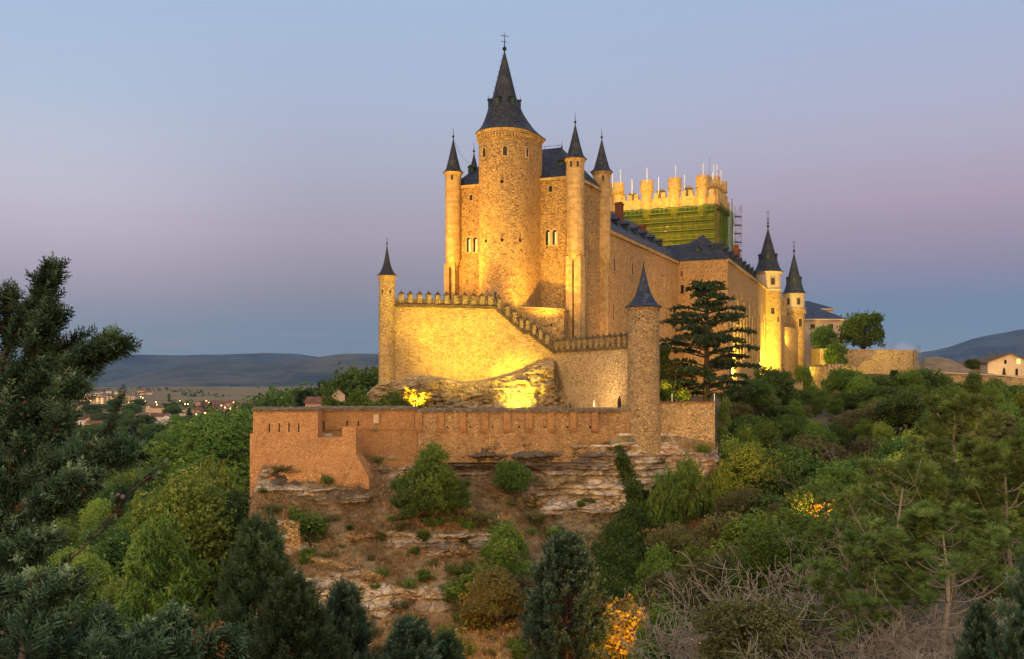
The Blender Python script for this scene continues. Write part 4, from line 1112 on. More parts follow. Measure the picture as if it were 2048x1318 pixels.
def _k(a, b):
    r2 = ((a[:, None, :] - b[None, :, :]) ** 2).sum(-1); return np.sqrt(r2 + .04)
_n = len(_gc); _A = np.zeros((_n + 3, _n + 3)); _A[:_n, :_n] = _k(_gc, _gc) - 0.006 * np.eye(_n); _Pm = np.concatenate([np.ones((_n, 1)), _gc], 1); _A[:_n, _n:] = _Pm; _A[_n:, :_n] = _Pm.T
_wt = np.linalg.solve(_A, np.concatenate([GP[:, 2], np.zeros(3)]))
def gz_pd(px, D):
    q = gcoord(px, D).reshape(-1, 2); v = _k(q, _gc) @ _wt[:_n] + np.concatenate([np.ones((len(q), 1)), q], 1) @ _wt[_n:]
    return v.reshape(np.shape(px))
def gz(x, y):
    """height of the ground at a point in front of the camera"""
    D = max(3.0, y); px = min(2700, max(-700, x / D * F + CX)); return float(gz_pd(np.array([px]), np.array([D]))[0])
pxs = np.concatenate([np.linspace(-640, 380, 60), np.linspace(392, 1700, 190), np.linspace(1715, 2700, 70)])
Ds = np.exp(np.concatenate([np.linspace(np.log(2.2), np.log(60), 50), np.linspace(np.log(61), np.log(320), 190), np.linspace(np.log(325), np.log(12900), 100)]))
PX, DD = np.meshgrid(pxs, Ds)
Zg = gz_pd(PX, DD); Xg = (PX - CX) / F * DD; Yg = DD
amp = np.clip(DD / 300.0, .15, 3.0)
Zg = Zg + amp * .5 * fnoise(Xg * .06, Yg * .06, Xg * .02, 1.0)
# the promontory is solid rock (its own mesh): keep the sheet below its face and level under the terraces
inp = (PX > 486) & (PX < 1462); cap = np.interp(DD, [90, 97, 104, 112, 118, 123.5, 126, 128, 150, 152], [99, -28.5, -29, -25, -21, -14, -9, -4.7, -4.7, 99])
Zg = np.where(inp & (cap < 50), np.minimum(Zg, cap), Zg)
# ground sheet also runs behind the camera
Xb = np.linspace(-400, 400, pxs.size); rows = []
for yb in (-400.0, -60.0, -8.0): rows.append((Xb if yb < -10 else np.linspace(-60, 60, pxs.size) if yb < -20 else np.linspace(-14, 14, pxs.size), np.full(pxs.size, yb), np.full(pxs.size, -1.9)))
Xg = np.concatenate([np.stack([r[0] for r in rows]), Xg]); Yg = np.concatenate([np.stack([r[1] for r in rows]), Yg]); Zg = np.concatenate([np.stack([r[2] for r in rows]), Zg])

def nfield(X, Y, Z, sx, sy, sz, seed, octv=6, H=.9, lac=2.1):
    v = np.stack([X * sx + seed * 7.1, Y * sy + seed * 3.3, Z * sz - seed * 5.7], -1).reshape(-1, 3)
    return np.array([mnoise.fractal(p, H, lac, octv) for p in v.tolist()]).reshape(X.shape)
def ground_mat():
    m, k, b = mat('ground_soil', 0.95)
    ge = k.new('ShaderNodeNewGeometry'); pos = ge.outputs['Position']
    x, y, z = k.sep(pos)
    n1 = k.noise(pos, 0.05, 6.0, 0.65); n2 = k.noise(pos, 0.9, 5.0, 0.65); n3 = k.noise(k.mapping(pos, (.004, .016, .01)), 1.0, 6.0, 0.65)
    c = k.ramp(n1, [(.35, (0.045, 0.050, 0.018, 1)), (.5, (0.10, 0.075, 0.035, 1)), (.65, (0.15, 0.11, 0.06, 1))])
    c = k.mix(k.maprange(n2, .4, .7, 0, .6), c, (0.05, 0.045, 0.02, 1))
    # open dry fields on the plain
    f = k.ramp(n3, [(.32, (0.05, 0.055, 0.02, 1)), (.45, (0.17, 0.115, 0.045, 1)), (.6, (0.24, 0.16, 0.06, 1)), (.72, (0.12, 0.09, 0.04, 1))])
    f = k.mix(k.maprange(k.noise(pos, .02, 6, .7), .5, .66, 0, .5), f, (0.09, 0.10, 0.04, 1))
    c = k.mix(k.maprange(y, 700, 1500, 0, 1, True), c, f)
    k.val(b.inputs['Base Color'], c)
    bp = k.new('ShaderNodeBump'); bp.inputs['Strength'].default_value = .6; bp.inputs['Distance'].default_value = .25
    k.l.new(n2, bp.inputs['Height']); k.l.new(bp.outputs[0], b.inputs['Normal'])
    return m
M['ground'] = ground_mat()
go = bpy.data.objects.new('ground', grid_mesh('ground', Xg, Yg, Zg, M['ground'])); link(go); go['kind'] = 'structure'

# ------------------------------------------------------------------ far hills
def hill_mat(name, c1, c2):
    m, k, b = mat(name, 0.95)
    ge = k.new('ShaderNodeNewGeometry'); pos = ge.outputs['Position']
    n = k.noise(k.mapping(pos, (.0012, .0012, .004)), 1.0, 8.0, 0.7)
    k.val(b.inputs['Base Color'], k.ramp(n, [(.42, c1 + (1,)), (.56, c2 + (1,))]))
    return m
def hills(name, ridge, D0, D1, seed, material, foot=-40, rough=1.0):
    """ridge: list of (column, image height) seen at depth D1"""
    px = np.linspace(ridge[0][0], ridge[-1][0], 260); ry = np.interp(px, [r[0] for r in ridge], [r[1] for r in ridge])
    kk = np.ones(9) / 9; ry = np.convolve(np.pad(ry, 4, 'edge'), kk, 'valid')
    T_ = np.linspace(0, 1, 60); PXh, TT = np.meshgrid(px, T_); D = D0 + (D1 - D0) * TT
    zt = (YH - ry)[None, :] / F * D1
    prof = np.clip(TT, 0, .8) / .8
    X = (PXh - CX) / F * D
    Z = foot + (zt - foot) * (prof ** 1.15) - np.clip(TT - .8, 0, 1) * 2.2 * (zt - foot)
    rid = np.abs(fnoise(X * .0022, D * .0022, X * .0011, seed, 5)); Z = Z - rough * np.sin(prof * pi) ** .7 * rid * .34 * np.abs(zt - foot)
    Z = Z + fnoise(X * .006, D * .004, X * .002, seed + 4, 3) * 3.0 * (prof)
    o = bpy.data.objects.new(name, grid_mesh(name, X, D, Z, material)); link(o); o['kind'] = 'structure'; return o
M['hill_a'] = hill_mat('wooded_hill', (0.008, 0.020, 0.026), (0.042, 0.056, 0.050))  # blue of the distant air is put into both hill colours
M['hill_b'] = hill_mat('scrub_hill', (0.014, 0.028, 0.030), (0.075, 0.075, 0.056))
hills('hills', [(-700, 716), (-300, 720), (0, 724), (100, 722), (180, 716), (240, 711), (320, 712), (345, 715), (400, 712), (470, 712), (530, 709), (590, 710), (640, 717), (700, 722), (800, 726), (1100, 735)], 7800, 11500, 1.0, M['hill_a'])
hills('hills', [(150, 775), (260, 757), (330, 738), (380, 727), (430, 725), (500, 727), (560, 730), (600, 722), (680, 713), (757, 711), (850, 708), (1000, 715), (1300, 740)], 4600, 7600, 5.0, M['hill_b'])
hills('mountain', [(1200, 770), (1500, 745), (1700, 730), (1788, 716), (1830, 711), (1880, 704), (1920, 693), (1960, 680), (1990, 676), (2020, 670), (2060, 664), (2200, 650), (2500, 690), (2900, 740)], 7000, 12500, 9.0, M['hill_a'])

# ------------------------------------------------------------------ rock under the castle
def rock_mat(name, tan, grey, white, grassy=True, dark_amt=1.0):
    m, k, b = mat(name, 0.95)
    ge = k.new('ShaderNodeNewGeometry'); pos = ge.outputs['Position']; nrm = ge.outputs['Normal']
    x, y, z = k.sep(pos)
    wn = k.new('ShaderNodeTexNoise'); k.l.new(pos, wn.inputs['Vector']); wn.inputs['Scale'].default_value = .7; wn.inputs['Detail'].default_value = 4
    wv = k.new('ShaderNodeVectorMath', operation='MULTIPLY_ADD'); k.l.new(wn.outputs['Color'], wv.inputs[0]); wv.inputs[1].default_value = (1.1, 1.1, .8); k.l.new(pos, wv.inputs[2]); wp = wv.outputs[0]
    strata = k.noise(k.mapping(wp, (.16, .16, .95)), 1.0, 7.0, .68)
    big = k.noise(k.mapping(pos, (.11, .11, .24)), 1.0, 6.0, .66)
    mid = k.noise(k.mapping(wp, (.9, .9, 1.2)), 1.0, 7.0, .72)
    fine = k.noise(pos, 5.5, 5.0, .7)
    blk = k.voro(k.mapping(wp, (.42, .42, .95)), 1.0); br = k.sep(blk.outputs['Color'])[0]
    crack = k.voro(k.mapping(wp, (.42, .42, .95)), 1.0, 'DISTANCE_TO_EDGE').outputs['Distance']
    crack2 = k.voro(k.mapping(wp, (1.4, 1.4, 2.6)), 1.0, 'DISTANCE_TO_EDGE').outputs['Distance']
    c = k.ramp(strata, [(.3, tuple(.55 * t for t in tan) + (1,)), (.45, tan + (1,)), (.56, white + (1,)), (.68, tuple(.8 * t for t in tan) + (1,))])
    c = k.mix(k.maprange(br, 0, 1, .0, .5), c, white + (1,))
    c = k.mix(k.math('MULTIPLY', k.maprange(big, .45, .57), .9 * dark_amt), c, grey + (1,))
    c = k.mix(k.maprange(mid, .54, .70, 0, .8), c, tuple(.5 * t for t in grey) + (1,))
    c = k.mix(k.maprange(mid, .30, .42, .55, 0), c, white + (1,))
    c = k.mix(k.maprange(crack, .0, .05, .75, 0), c, (.028, .02, .014, 1))
    c = k.mix(k.maprange(crack2, .0, .05, .35, 0), c, (.04, .03, .02, 1))
    c = k.mix(k.maprange(fine, .35, .7, .4, 0), c, tuple(.35 * t for t in tan) + (1,))
    if grassy:
        nz = k.sep(nrm)[2]
        gn = k.noise(pos, .35, 6.0, .7)
        at = k.new('ShaderNodeAttribute'); at.attribute_name = 'turf'; dk = k.new('ShaderNodeAttribute'); dk.attribute_name = 'lichen'
        c = k.mix(k.math('MULTIPLY', k.maprange(k.math('ADD', dk.outputs['Fac'], k.math('MULTIPLY', mid, .6)), .55, .85), .85), c, (.075, .058, .044, 1))
        g = k.math('MULTIPLY', k.maprange(k.math('ADD', at.outputs['Fac'], k.math('MULTIPLY', gn, .7)), .72, .92), .95)
        gc = k.ramp(k.noise(pos, .55, 5, .6), [(.35, (.055, .055, .017, 1)), (.47, (.20, .145, .066, 1)), (.62, (.34, .255, .13, 1))])
        gc = k.mix(k.maprange(fine, .3, .7, .5, 0), gc, (.05, .035, .015, 1))
        c = k.mix(g, c, gc)
    k.val(b.inputs['Base Color'], c)
    bp = k.new('ShaderNodeBump'); bp.inputs['Strength'].default_value = .9; bp.inputs['Distance'].default_value = .3
    h = k.math('ADD', k.math('ADD', strata, mid), k.math('MULTIPLY', fine, .35))
    h = k.math('ADD', h, k.maprange(crack, 0, .06, 0, .3))
    k.l.new(h, bp.inputs['Height']); k.l.new(bp.outputs[0], b.inputs['Normal'])
    return m
M['rock'] = rock_mat('cliff_rock', (0.44, 0.34, 0.225), (0.15, 0.122, 0.098), (0.80, 0.66, 0.47), True, .5)
M['rock_low'] = rock_mat('lit_rock', (0.44, 0.31, 0.15), (0.20, 0.145, 0.075), (0.52, 0.40, 0.21), False, .45)

CC = {  # column: (image height, depth) down the cliff
 470: [(880, 124), (960, 121), (1000, 118.5), (1030, 116.5), (1110, 112), (1180, 108), (1330, 103)],
 500: [(880, 121), (925, 118.6), (938, 117.2), (985, 116.4), (1030, 113.2), (1045, 112.6), (1110, 112), (1130, 109), (1240, 106), (1330, 100)],
 560: [(880, 121), (930, 118.8), (945, 117.1), (990, 116.4), (1034, 113.0), (1040, 112.6), (1110, 112.2), (1140, 109), (1240, 106), (1330, 99)],
 640: [(880, 121), (958, 118.9), (975, 117.3), (1000, 116.6), (1060, 113.5), (1100, 112), (1140, 108.4), (1155, 107.8), (1245, 105.6), (1262, 103.5), (1330, 96)],
 720: [(880, 124), (945, 119.5), (985, 117.8), (1010, 117.0), (1060, 113.6), (1100, 111), (1140, 107.6), (1160, 107.0), (1245, 105.0), (1262, 103), (1330, 95)],
 780: [(880, 124), (930, 122.8), (960, 121.8), (1000, 119.0), (1060, 113.8), (1095, 112.6), (1130, 109.8), (1165, 107.0), (1240, 104.6), (1258, 102.5), (1330, 94)],
 900: [(880, 124), (892, 123.6), (905, 123.0), (950, 123.5), (985, 120.2), (1058, 113.6), (1066, 113.0), (1112, 112.2), (1150, 108.6), (1172, 106.9), (1228, 105.0), (1250, 102), (1330, 94)],
 1000: [(875, 124.2), (888, 123.4), (900, 122.6), (945, 123.2), (975, 121.5), (1005, 119.8), (1058, 114.5), (1065, 114), (1105, 113.0), (1150, 109), (1240, 103), (1330, 94)],
 1100: [(875, 124.4), (888, 123.6), (905, 122.6), (950, 123.0), (972, 121.6), (1030, 120.4), (1050, 118.0), (1110, 112), (1160, 108.5), (1240, 102.5), (1330, 94)],
 1220: [(870, 124.4), (890, 123.2), (950, 122.4), (1025, 120.6), (1050, 118.5), (1110, 113), (1200, 106), (1330, 94)],
 1290: [(870, 123.0), (885, 122.2), (910, 121.8), (1000, 120.4), (1060, 118.6), (1130, 112), (1200, 106), (1330, 94)],
 1380: [(870, 126), (890, 125.2), (930, 123.8), (1000, 121.6), (1070, 118), (1140, 111), (1200, 105), (1330, 93)],
 1450: [(870, 129), (900, 126.5), (945, 125), (1010, 122), (1080, 116.5), (1150, 109.5), (1330, 92)],
 1490: [(870, 134), (900, 131), (960, 128), (1040, 122), (1100, 115), (1330, 92)],
}
rowsY = np.concatenate([np.linspace(866, 1060, 130), np.linspace(1061.5, 1335, 150)])
keys = sorted(CC); tab = np.stack([np.interp(rowsY, [a for a, b in CC[k]], [b for a, b in CC[k]]) for k in keys], 1)   # rows x keys
S = np.linspace(0, 1, 330)
lx = np.interp(rowsY, [866, 950, 985, 1030, 1110, 1180, 1335], [500, 497, 487, 482, 462, 452, 430]); rx = np.interp(rowsY, [866, 900, 1000, 1335], [1440, 1462, 1482, 1520])
Pc = lx[:, None] + (rx - lx)[:, None] * S[None, :]
kx = (Pc - lx[:, None]) / (rx - lx)[:, None] * (1490 - 470) + 470
Dc = np.zeros_like(Pc)
for r in range(len(rowsY)): Dc[r] = np.interp(kx[r], keys, tab[r])
kk = np.ones(5) / 5
Xc = (Pc - CX) / F * Dc; Zc = (YH - rowsY)[:, None] / F * Dc
steep = np.clip((np.gradient(rowsY)[:, None] / F * Dc) / (np.abs(np.gradient(Dc, axis=0)) + .02) / 2.0, 0.12, 1)
st = fnoise(Xc * .03, Dc * .02, Zc * 1.9, 2.0, 3)      # beds of rock
ch = fnoise(Xc * .55, Zc * .5, Zc * .6, 6.0, 4)        # blocks
edge_f = np.clip((rowsY - 884) / 14.0, 0, 1)[:, None]
disp = edge_f * (steep * (.50 * np.sign(st) * np.abs(st) ** .6 + .42 * ch * np.clip(np.abs(ch), .2, 1)) + (1 - steep) * .25 * fnoise(Xc * .9, Dc * .9, Xc * .4, 3.0, 3))
disp += edge_f * .16 * fnoise(Xc * 2.6, Zc * 3.4, Dc * 1.5, 8.0, 3)
nf = nfield(Xc, Dc * .5, Zc, .30, .3, .62, 3.0, 6); disp += edge_f * (1.0 * nf * steep + .30 * nf)
nf2 = nfield(Xc, Dc * .3, Zc, .9, .5, 2.6, 9.0, 4); disp += edge_f * steep * .38 * np.abs(nf2)
wx_, wz_ = Xc + 1.3 * nf, Zc + .7 * nf2
block = np.array([mnoise.cell((p[0], p[1], 3.7)) for p in np.stack([wx_ * .42, wz_ * .95], -1).reshape(-1, 2).tolist()]).reshape(Xc.shape) + .5 * np.array([mnoise.cell((p[0], p[1], 9.1)) for p in np.stack([wx_ * 1.1, wz_ * 2.1], -1).reshape(-1, 2).tolist()]).reshape(Xc.shape)
disp += edge_f * steep * .26 * block
Dn = Dc - disp
Zc = Zc + (1 - steep) * .22 * fnoise(Xc * 1.3, Dc * 1.3, Xc * .7, 4.0, 3) * edge_f
# the two ends turn back into the hill
wl = np.clip((S * 330 - 7) / -7, 0, 1) ** 2; wr = np.clip((S * 330 - 320) / 10, 0, 1) ** 2
Dn = Dn + (wl * 22)[None, :] + (wr * 18)[None, :]
Xc = (Pc - CX) / F * Dc
turf = np.clip((.72 - steep) / .3, 0, 1); turf = turf * turf * (3 - 2 * turf)
gs_ = lambda x0, y0, sx, sy: np.exp(-(np.abs(Pc - x0) / sx) ** 4 - (np.abs(rowsY[:, None] - y0) / sy) ** 4)
lich = np.clip(.75 * gs_(1040, 918, 200, 30) + .7 * gs_(585, 952, 55, 24) + .55 * gs_(690, 995, 60, 22) + .5 * gs_(900, 1092, 110, 14) + .4 * gs_(1380, 905, 70, 20), 0, 1)
# closing row underground
Xc = np.concatenate([Xc, Xc[-1:] * 1.0]); Yc = np.concatenate([Dn, Dn[-1:] - 2]); Zc = np.concatenate([Zc, Zc[-1:] - 6])
ck = bpy.data.objects.new('cliff', grid_mesh('cliff', Xc[::-1], Yc[::-1], Zc[::-1], M['rock'])); link(ck); ck['kind'] = 'structure'
for nm_, ar_ in (('turf', turf), ('lichen', lich)):
    a_ = ck.data.attributes.new(nm_, 'FLOAT', 'POINT'); a_.data.foreach_set('value', np.concatenate([ar_, ar_[-1:]])[::-1].astype(np.float32).ravel())
CLP = np.stack([Xc[:-1], Yc[:-1], Zc[:-1]], -1)         # points for planting
CLS = steep
def cliff_at(px, py):
    r = int(np.argmin(np.abs(rowsY - py))); c = int(np.argmin(np.abs(Pc[r] - px))); return Vector(CLP[r, c])

# rock that carries the yellow terrace wall
NR, NCc = 90, 300
pxr = np.linspace(728, 1138, NCc); yt = np.interp(pxr, [728, 745, 760, 800, 830, 880, 930, 975, 1000, 1040, 1075, 1107, 1120, 1138], [792, 775, 765, 757, 750, 754, 764, 758, 752, 744, 727, 722, 780, 800])
dep = np.interp(pxr, [728, 757, 800, 990, 1060, 1107, 1138], [141, 137.5, 138.6, 142.0, 142.2, 142.6, 140.2]); tt_ = np.linspace(0, 1, NR)
Yi = yt[None, :] + (835 - yt)[None, :] * tt_[:, None]
out_ = 0.6 + 3.6 * tt_[:, None] ** .8 * np.interp(pxr, [728, 800, 950, 1040, 1100, 1138], [.5, .9, 1.25, 1.5, 1.1, .5])[None, :]
Dr_ = dep[None, :] - out_
Xr = (pxr[None, :] - CX) / F * Dr_; Zr = (YH - Yi) / F * Dr_
nA = nfield(Xr, Dr_ * .3, Zr, .42, .3, .75, 4.0, 6); nB = nfield(Xr, Dr_ * .3, Zr, .25, .3, 1.9, 6.0, 4); nC = nfield(Xr, Dr_, Zr, 1.5, .8, 2.2, 8.0, 4)
Dr2 = Dr_ - np.clip(tt_[:, None] * 9, 0.05, 1) * (1.9 * np.abs(nA) + .35 * nB + .55 * nC) - 0 * (.75 * np.abs(fnoise(Xr * .45, Zr * 1.0, Xr * .2, 3.3, 4)) + .45 * fnoise(Xr * .10, Zr * 2.4, Xr * .1, 1.2, 3) + .20 * fnoise(Xr * 1.8, Zr * 2.6, Xr, 5.5, 3))
for hx, hy, hw, hh, hd in ((1079, 783, 8, 9, 2.4), (905, 797, 4, 4, .9), (868, 806, 3, 6, .8), (935, 803, 5, 3, .8), (972, 770, 3, 2.5, .7), (1098, 795, 6, 5, .9), (1052, 768, 5, 3, .7), (842, 790, 3, 4, .6), (1000, 781, 4, 3, .8), (955, 790, 3, 3, .7), (1090, 760, 4, 5, .7)):
    Dr2 = Dr2 + hd * np.exp(-((pxr[None, :] - hx) / hw) ** 2 - ((Yi - hy) / hh) ** 2)
Xr = np.concatenate([Xr[:1], Xr]); Dr2 = np.concatenate([Dr2[:1] + 2.5, Dr2]); Zr = np.concatenate([Zr[:1] + .1, Zr])
rk = bpy.data.objects.new('rock_outcrop', grid_mesh('rock_outcrop', Xr[::-1], Dr2[::-1], Zr[::-1], M['rock_low'])); link(rk); rk['kind'] = 'structure'

# masonry pier standing on the slope below the bastion
pr_ = thing('ruined_pier', 'square ruined rubble pier on the grassy slope below the bastion', 'ruin', P(563, 1110, 111.5))
q = [V2(g(514, 112.2), 112.2), V2(g(600, 111.6), 111.6), V2(g(613, 113.2), 113.2), V2(g(610, 116), 116), V2(g(520, 116), 116)]
MB().prism(q, [-22] * 5, [zat(1043, 112), zat(1041, 112), zat(1040, 113), zat(1040, 113), zat(1040, 113)]).build('wall', 'pier', pr_)
lr = thing('retaining_rubble', 'low rubble retaining band along the slope under the rampart', 'wall', P(700, 1150, 107))
mb = MB()
pts = [(612, 1112, 109.6), (680, 1128, 108.3), (760, 1150, 106.9)]
for a, b in zip(pts, pts[1:]):
    A_, B_ = P(*a), P(*b); mb.wall(xy(A_), xy(B_), 1.2, (A_.z - 2.2, B_.z - 2.2), (A_.z, B_.z))
mb.build('wall', 'pier', lr)
# ------------------------------------------------------------------ plants: building blocks
def leaf_mat(name, stops, trans=0.3, rough=0.6, big=0.0):
    m, k, b = mat(name, rough)
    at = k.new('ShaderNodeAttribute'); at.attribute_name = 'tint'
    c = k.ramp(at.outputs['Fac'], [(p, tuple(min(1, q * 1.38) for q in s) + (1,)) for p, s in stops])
    oi = k.new('ShaderNodeObjectInfo')
    hsv = k.new('ShaderNodeHueSaturation'); k.l.new(c, hsv.inputs['Color'])
    k.l.new(k.maprange(oi.outputs['Random'], 0, 1, .72, 1.3), hsv.inputs['Value'])
    k.l.new(k.maprange(oi.outputs['Random'], 0, 1, .488, .51), hsv.inputs['Hue'])
    c = hsv.outputs[0]
    k.val(b.inputs['Base Color'], c); b.inputs['Specular IOR Level'].default_value = .15
    tl = k.new('ShaderNodeBsdfTranslucent'); k.l.new(c, tl.inputs[0])
    mx = k.new('ShaderNodeMixShader'); mx.inputs[0].default_value = trans
    k.l.new(b.outputs[0], mx.inputs[1]); k.l.new(tl.outputs[0], mx.inputs[2]); k.l.new(mx.outputs[0], k.n['Material Output'].inputs[0])
    return m
M['leaf_dark'] = leaf_mat('dark_leaves', [(0, (.012, .026, .006)), (.5, (.046, .086, .017)), (1, (.115, .165, .034))])
M['leaf_mid'] = leaf_mat('green_leaves', [(0, (.014, .032, .006)), (.5, (.062, .112, .018)), (1, (.15, .205, .035))])
M['leaf_light'] = leaf_mat('yellow_green_leaves', [(0, (.03, .05, .010)), (.5, (.125, .18, .026)), (1, (.27, .32, .06))])
M['leaf_olive'] = leaf_mat('olive_leaves', [(0, (.035, .038, .014)), (.5, (.085, .085, .030)), (1, (.15, .14, .05))])
M['leaf_yellow'] = leaf_mat('lit_and_dry_leaves', [(0, (.05, .05, .012)), (.5, (.19, .14, .022)), (1, (.36, .24, .035))])  # yellow lamplight put into the leaf colour; dry bushes use it too
M['ivy'] = leaf_mat('ivy_leaves', [(0, (.014, .030, .009)), (.5, (.040, .075, .016)), (1, (.095, .13, .026))])
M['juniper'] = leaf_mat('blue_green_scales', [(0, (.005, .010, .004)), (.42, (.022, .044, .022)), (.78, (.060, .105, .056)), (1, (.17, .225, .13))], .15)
M['juniper_dark'] = leaf_mat('dark_scales', [(0, (.006, .010, .004)), (.5, (.022, .042, .016)), (1, (.065, .10, .042))], .15)
M['juniper_dead'] = leaf_mat('dead_scales', [(0, (.035, .014, .008)), (.5, (.085, .032, .018)), (1, (.14, .06, .03))], .1)
M['needles'] = leaf_mat('pine_needles', [(0, (.022, .036, .008)), (.5, (.085, .125, .026)), (1, (.20, .24, .065))], .2)
M['cedar_needles'] = leaf_mat('cedar_needles', [(0, (.010, .018, .009)), (.5, (.026, .044, .018)), (1, (.060, .085, .032))], .15)
M['dry_grass'] = leaf_mat('dry_grass', [(0, (.07, .07, .022)), (.35, (.20, .125, .050)), (.75, (.33, .21, .095)), (1, (.46, .33, .17))], .25)
M['green_grass'] = leaf_mat('green_grass', [(0, (.035, .06, .015)), (1, (.12, .16, .04))], .25)
M['bark'] = flat_mat('bark', (.075, .055, .040), .95, .45, 8.0)
M['bark_grey'] = flat_mat('grey_bark', (.30, .245, .18), .95, .35, 10.0)
M['bark_red'] = flat_mat('red_bark', (.13, .07, .05), .95, .4, 10.0)
M['cone'] = flat_mat('grey_cone', (.085, .07, .075), .8, .35, 30.0)

def rrot(K, r=rng):
    q = r.normal(size=(K, 4)); q /= np.linalg.norm(q, axis=1, keepdims=True); a, b, c, d = q.T
    return np.stack([np.stack([1 - 2 * (c * c + d * d), 2 * (b * c - a * d), 2 * (b * d + a * c)], -1), np.stack([2 * (b * c + a * d), 1 - 2 * (b * b + d * d), 2 * (c * d - a * b)], -1), np.stack([2 * (b * d - a * c), 2 * (c * d + a * b), 1 - 2 * (b * b + c * c)], -1)], 1)
def rdir(d, r=rng):
    """rotations that carry local z to the directions d, with a free spin"""
    d = np.asarray(d, float); d = d / (np.linalg.norm(d, axis=1, keepdims=True) + 1e-9); K = len(d)
    t = r.normal(size=(K, 3)); x = np.cross(t, d); x /= (np.linalg.norm(x, axis=1, keepdims=True) + 1e-9); y = np.cross(d, x)
    return np.stack([x, y, d], -1)
def scatter(tmpl, R_, S_, Pn, tint):
    tv, tf = tmpl; K = len(Pn); n = len(tv)
    S_ = np.asarray(S_); S_ = S_[:, None, None] if S_.ndim == 1 else S_
    co = np.einsum('kij,nj->kni', R_, tv) * S_ + Pn[:, None, :]
    q = tf[None] + (np.arange(K) * n)[:, None, None]
    t = np.repeat(np.asarray(tint)[:, None], n, 1) + tmpl_t.get(id(tv), np.zeros(n))[None, :]
    return co.reshape(-1, 3), q.reshape(-1, tf.shape[1]), np.clip(t, 0, 1).ravel()
tmpl_t = {}
def join(parts):
    co, q, t = [], [], []; b = 0
    for c, f, k in parts: co.append(c); q.append(f + b); t.append(k); b += len(c)
    return np.concatenate(co), np.concatenate(q), np.concatenate(t)
def rhombi(segs):
    """segs: list of (p0, p1, halfwidth, sideways) -> thin leaf-shaped quads"""
    v, f = [], []
    for p0, p1, w_, sd in segs:
        p0, p1 = np.array(p0, float), np.array(p1, float); m_ = p0 * .55 + p1 * .45; sd = np.array(sd, float); sd /= np.linalg.norm(sd) + 1e-9
        b = len(v); v += [p0, m_ - sd * w_, p1, m_ + sd * w_]; f.append((b, b + 1, b + 2, b + 3))
    return np.array(v), np.array(f)
def t_cluster(n, leaf, seed, flat=1.0):
    r = np.random.default_rng(seed); s = []
    for i in range(n):
        p = r.normal(size=3); p = p / np.linalg.norm(p) * r.uniform(.15, .55); p[2] *= flat
        d = r.normal(size=3) + p * 2.0; d[2] *= flat; d /= np.linalg.norm(d); sd = np.cross(d, r.normal(size=3))
        s.append((p - d * leaf * .5, p + d * leaf * .5, leaf * .36, sd))
    return rhombi(s)
def t_spray(seed, nodes=9, sub=2, w_=.030):
    r = np.random.default_rng(seed); s = [((0, 0, 0), (0, 0, .6), w_ * .8, (1, 0, 0)), ((0, 0, .5), (0, 0, 1.0), w_ * .8, (0, 1, 0))]
    for i in range(nodes):
        t = .08 + .84 * i / (nodes - 1)
        for k in range(2):
            a = r.uniform(0, 6.28) if k == 0 else a + pi + r.uniform(-.5, .5)
            L = (.46 * (1 - t) + .12) * r.uniform(.75, 1.2); d = np.array([cos(a) * .72, sin(a) * .72, .70]); d /= np.linalg.norm(d)
            p0 = np.array([0, 0, t]); p1 = p0 + d * L; s.append((p0, p1, w_, np.cross(d, r.normal(size=3))))
            for j in range(sub):
                for sg in (-1, 1):
                    u = .25 + .6 * j / max(1, sub - 1) if sub > 1 else .5; q0 = p0 + d * L * u; e = d + sg * np.array([-sin(a), cos(a), 0]) * r.uniform(.6, 1) + r.normal(size=3) * .15; e /= np.linalg.norm(e)
                    s.append((q0, q0 + e * L * .42 * (1.15 - u), w_ * .85, np.cross(e, r.normal(size=3))))
    v, f = rhombi(s)
    tmpl_t[id(v)] = np.clip(v[:, 2] - .45, -.3, .5) * .45; return v, f
def t_needles(seed, n=26, spread=1.0, w_=.022):
    r = np.random.default_rng(seed); s = []
    for i in range(n):
        d = r.normal(size=3) * spread; d[2] = abs(d[2]) * .8 + .25; d /= np.linalg.norm(d)
        s.append(((0, 0, 0), d * r.uniform(.75, 1.05), w_, np.cross(d, r.normal(size=3))))
    return rhombi(s)
CL = [t_cluster(6, .55, i) for i in range(4)]; CLF = [t_cluster(7, .5, 20 + i, .35) for i in range(3)]
SPRAY = [t_spray(i) for i in range(4)]; SPRAYS = [t_spray(40 + i, 6, 1, .055) for i in range(3)]
NEED = [t_needles(i, 34, .85, .030) for i in range(3)]
for x in CL + CLF + NEED + SPRAY + SPRAYS:
    tmpl_t.setdefault(id(x[0]), np.zeros(len(x[0])))
def leaves(tmpls, R_, S_, Pn, tint):
    K = len(Pn); w_ = rng.integers(0, len(tmpls), K); parts = []
    for i, t in enumerate(tmpls):
        s = w_ == i
        if s.any(): parts.append(scatter(t, R_[s], np.asarray(S_)[s], Pn[s], np.asarray(tint)[s]))
    return join(parts)
def leaf_mesh(name, data, material):
    me = bpy.data.meshes.new(name); return np_mesh(me, data[0], data[1], M[material], False, data[2])
def mb_mesh(name, mb, material):
    me = bpy.data.meshes.new(name); me.from_pydata(mb.v, [], mb.f); me.update(); me.materials.append(M[material]); me.polygons.foreach_set('use_smooth', [True] * len(me.polygons)); return me
def bend(a, b, k, n=5, r=random):
    a, b = Vector(a), Vector(b); d = (b - a); o = Vector((r.uniform(-1, 1), r.uniform(-1, 1), r.uniform(-.6, .9))) * d.length * k
    return [a.lerp(b, t) + o * (4 * t * (1 - t)) for t in [i / n for i in range(n + 1)]]

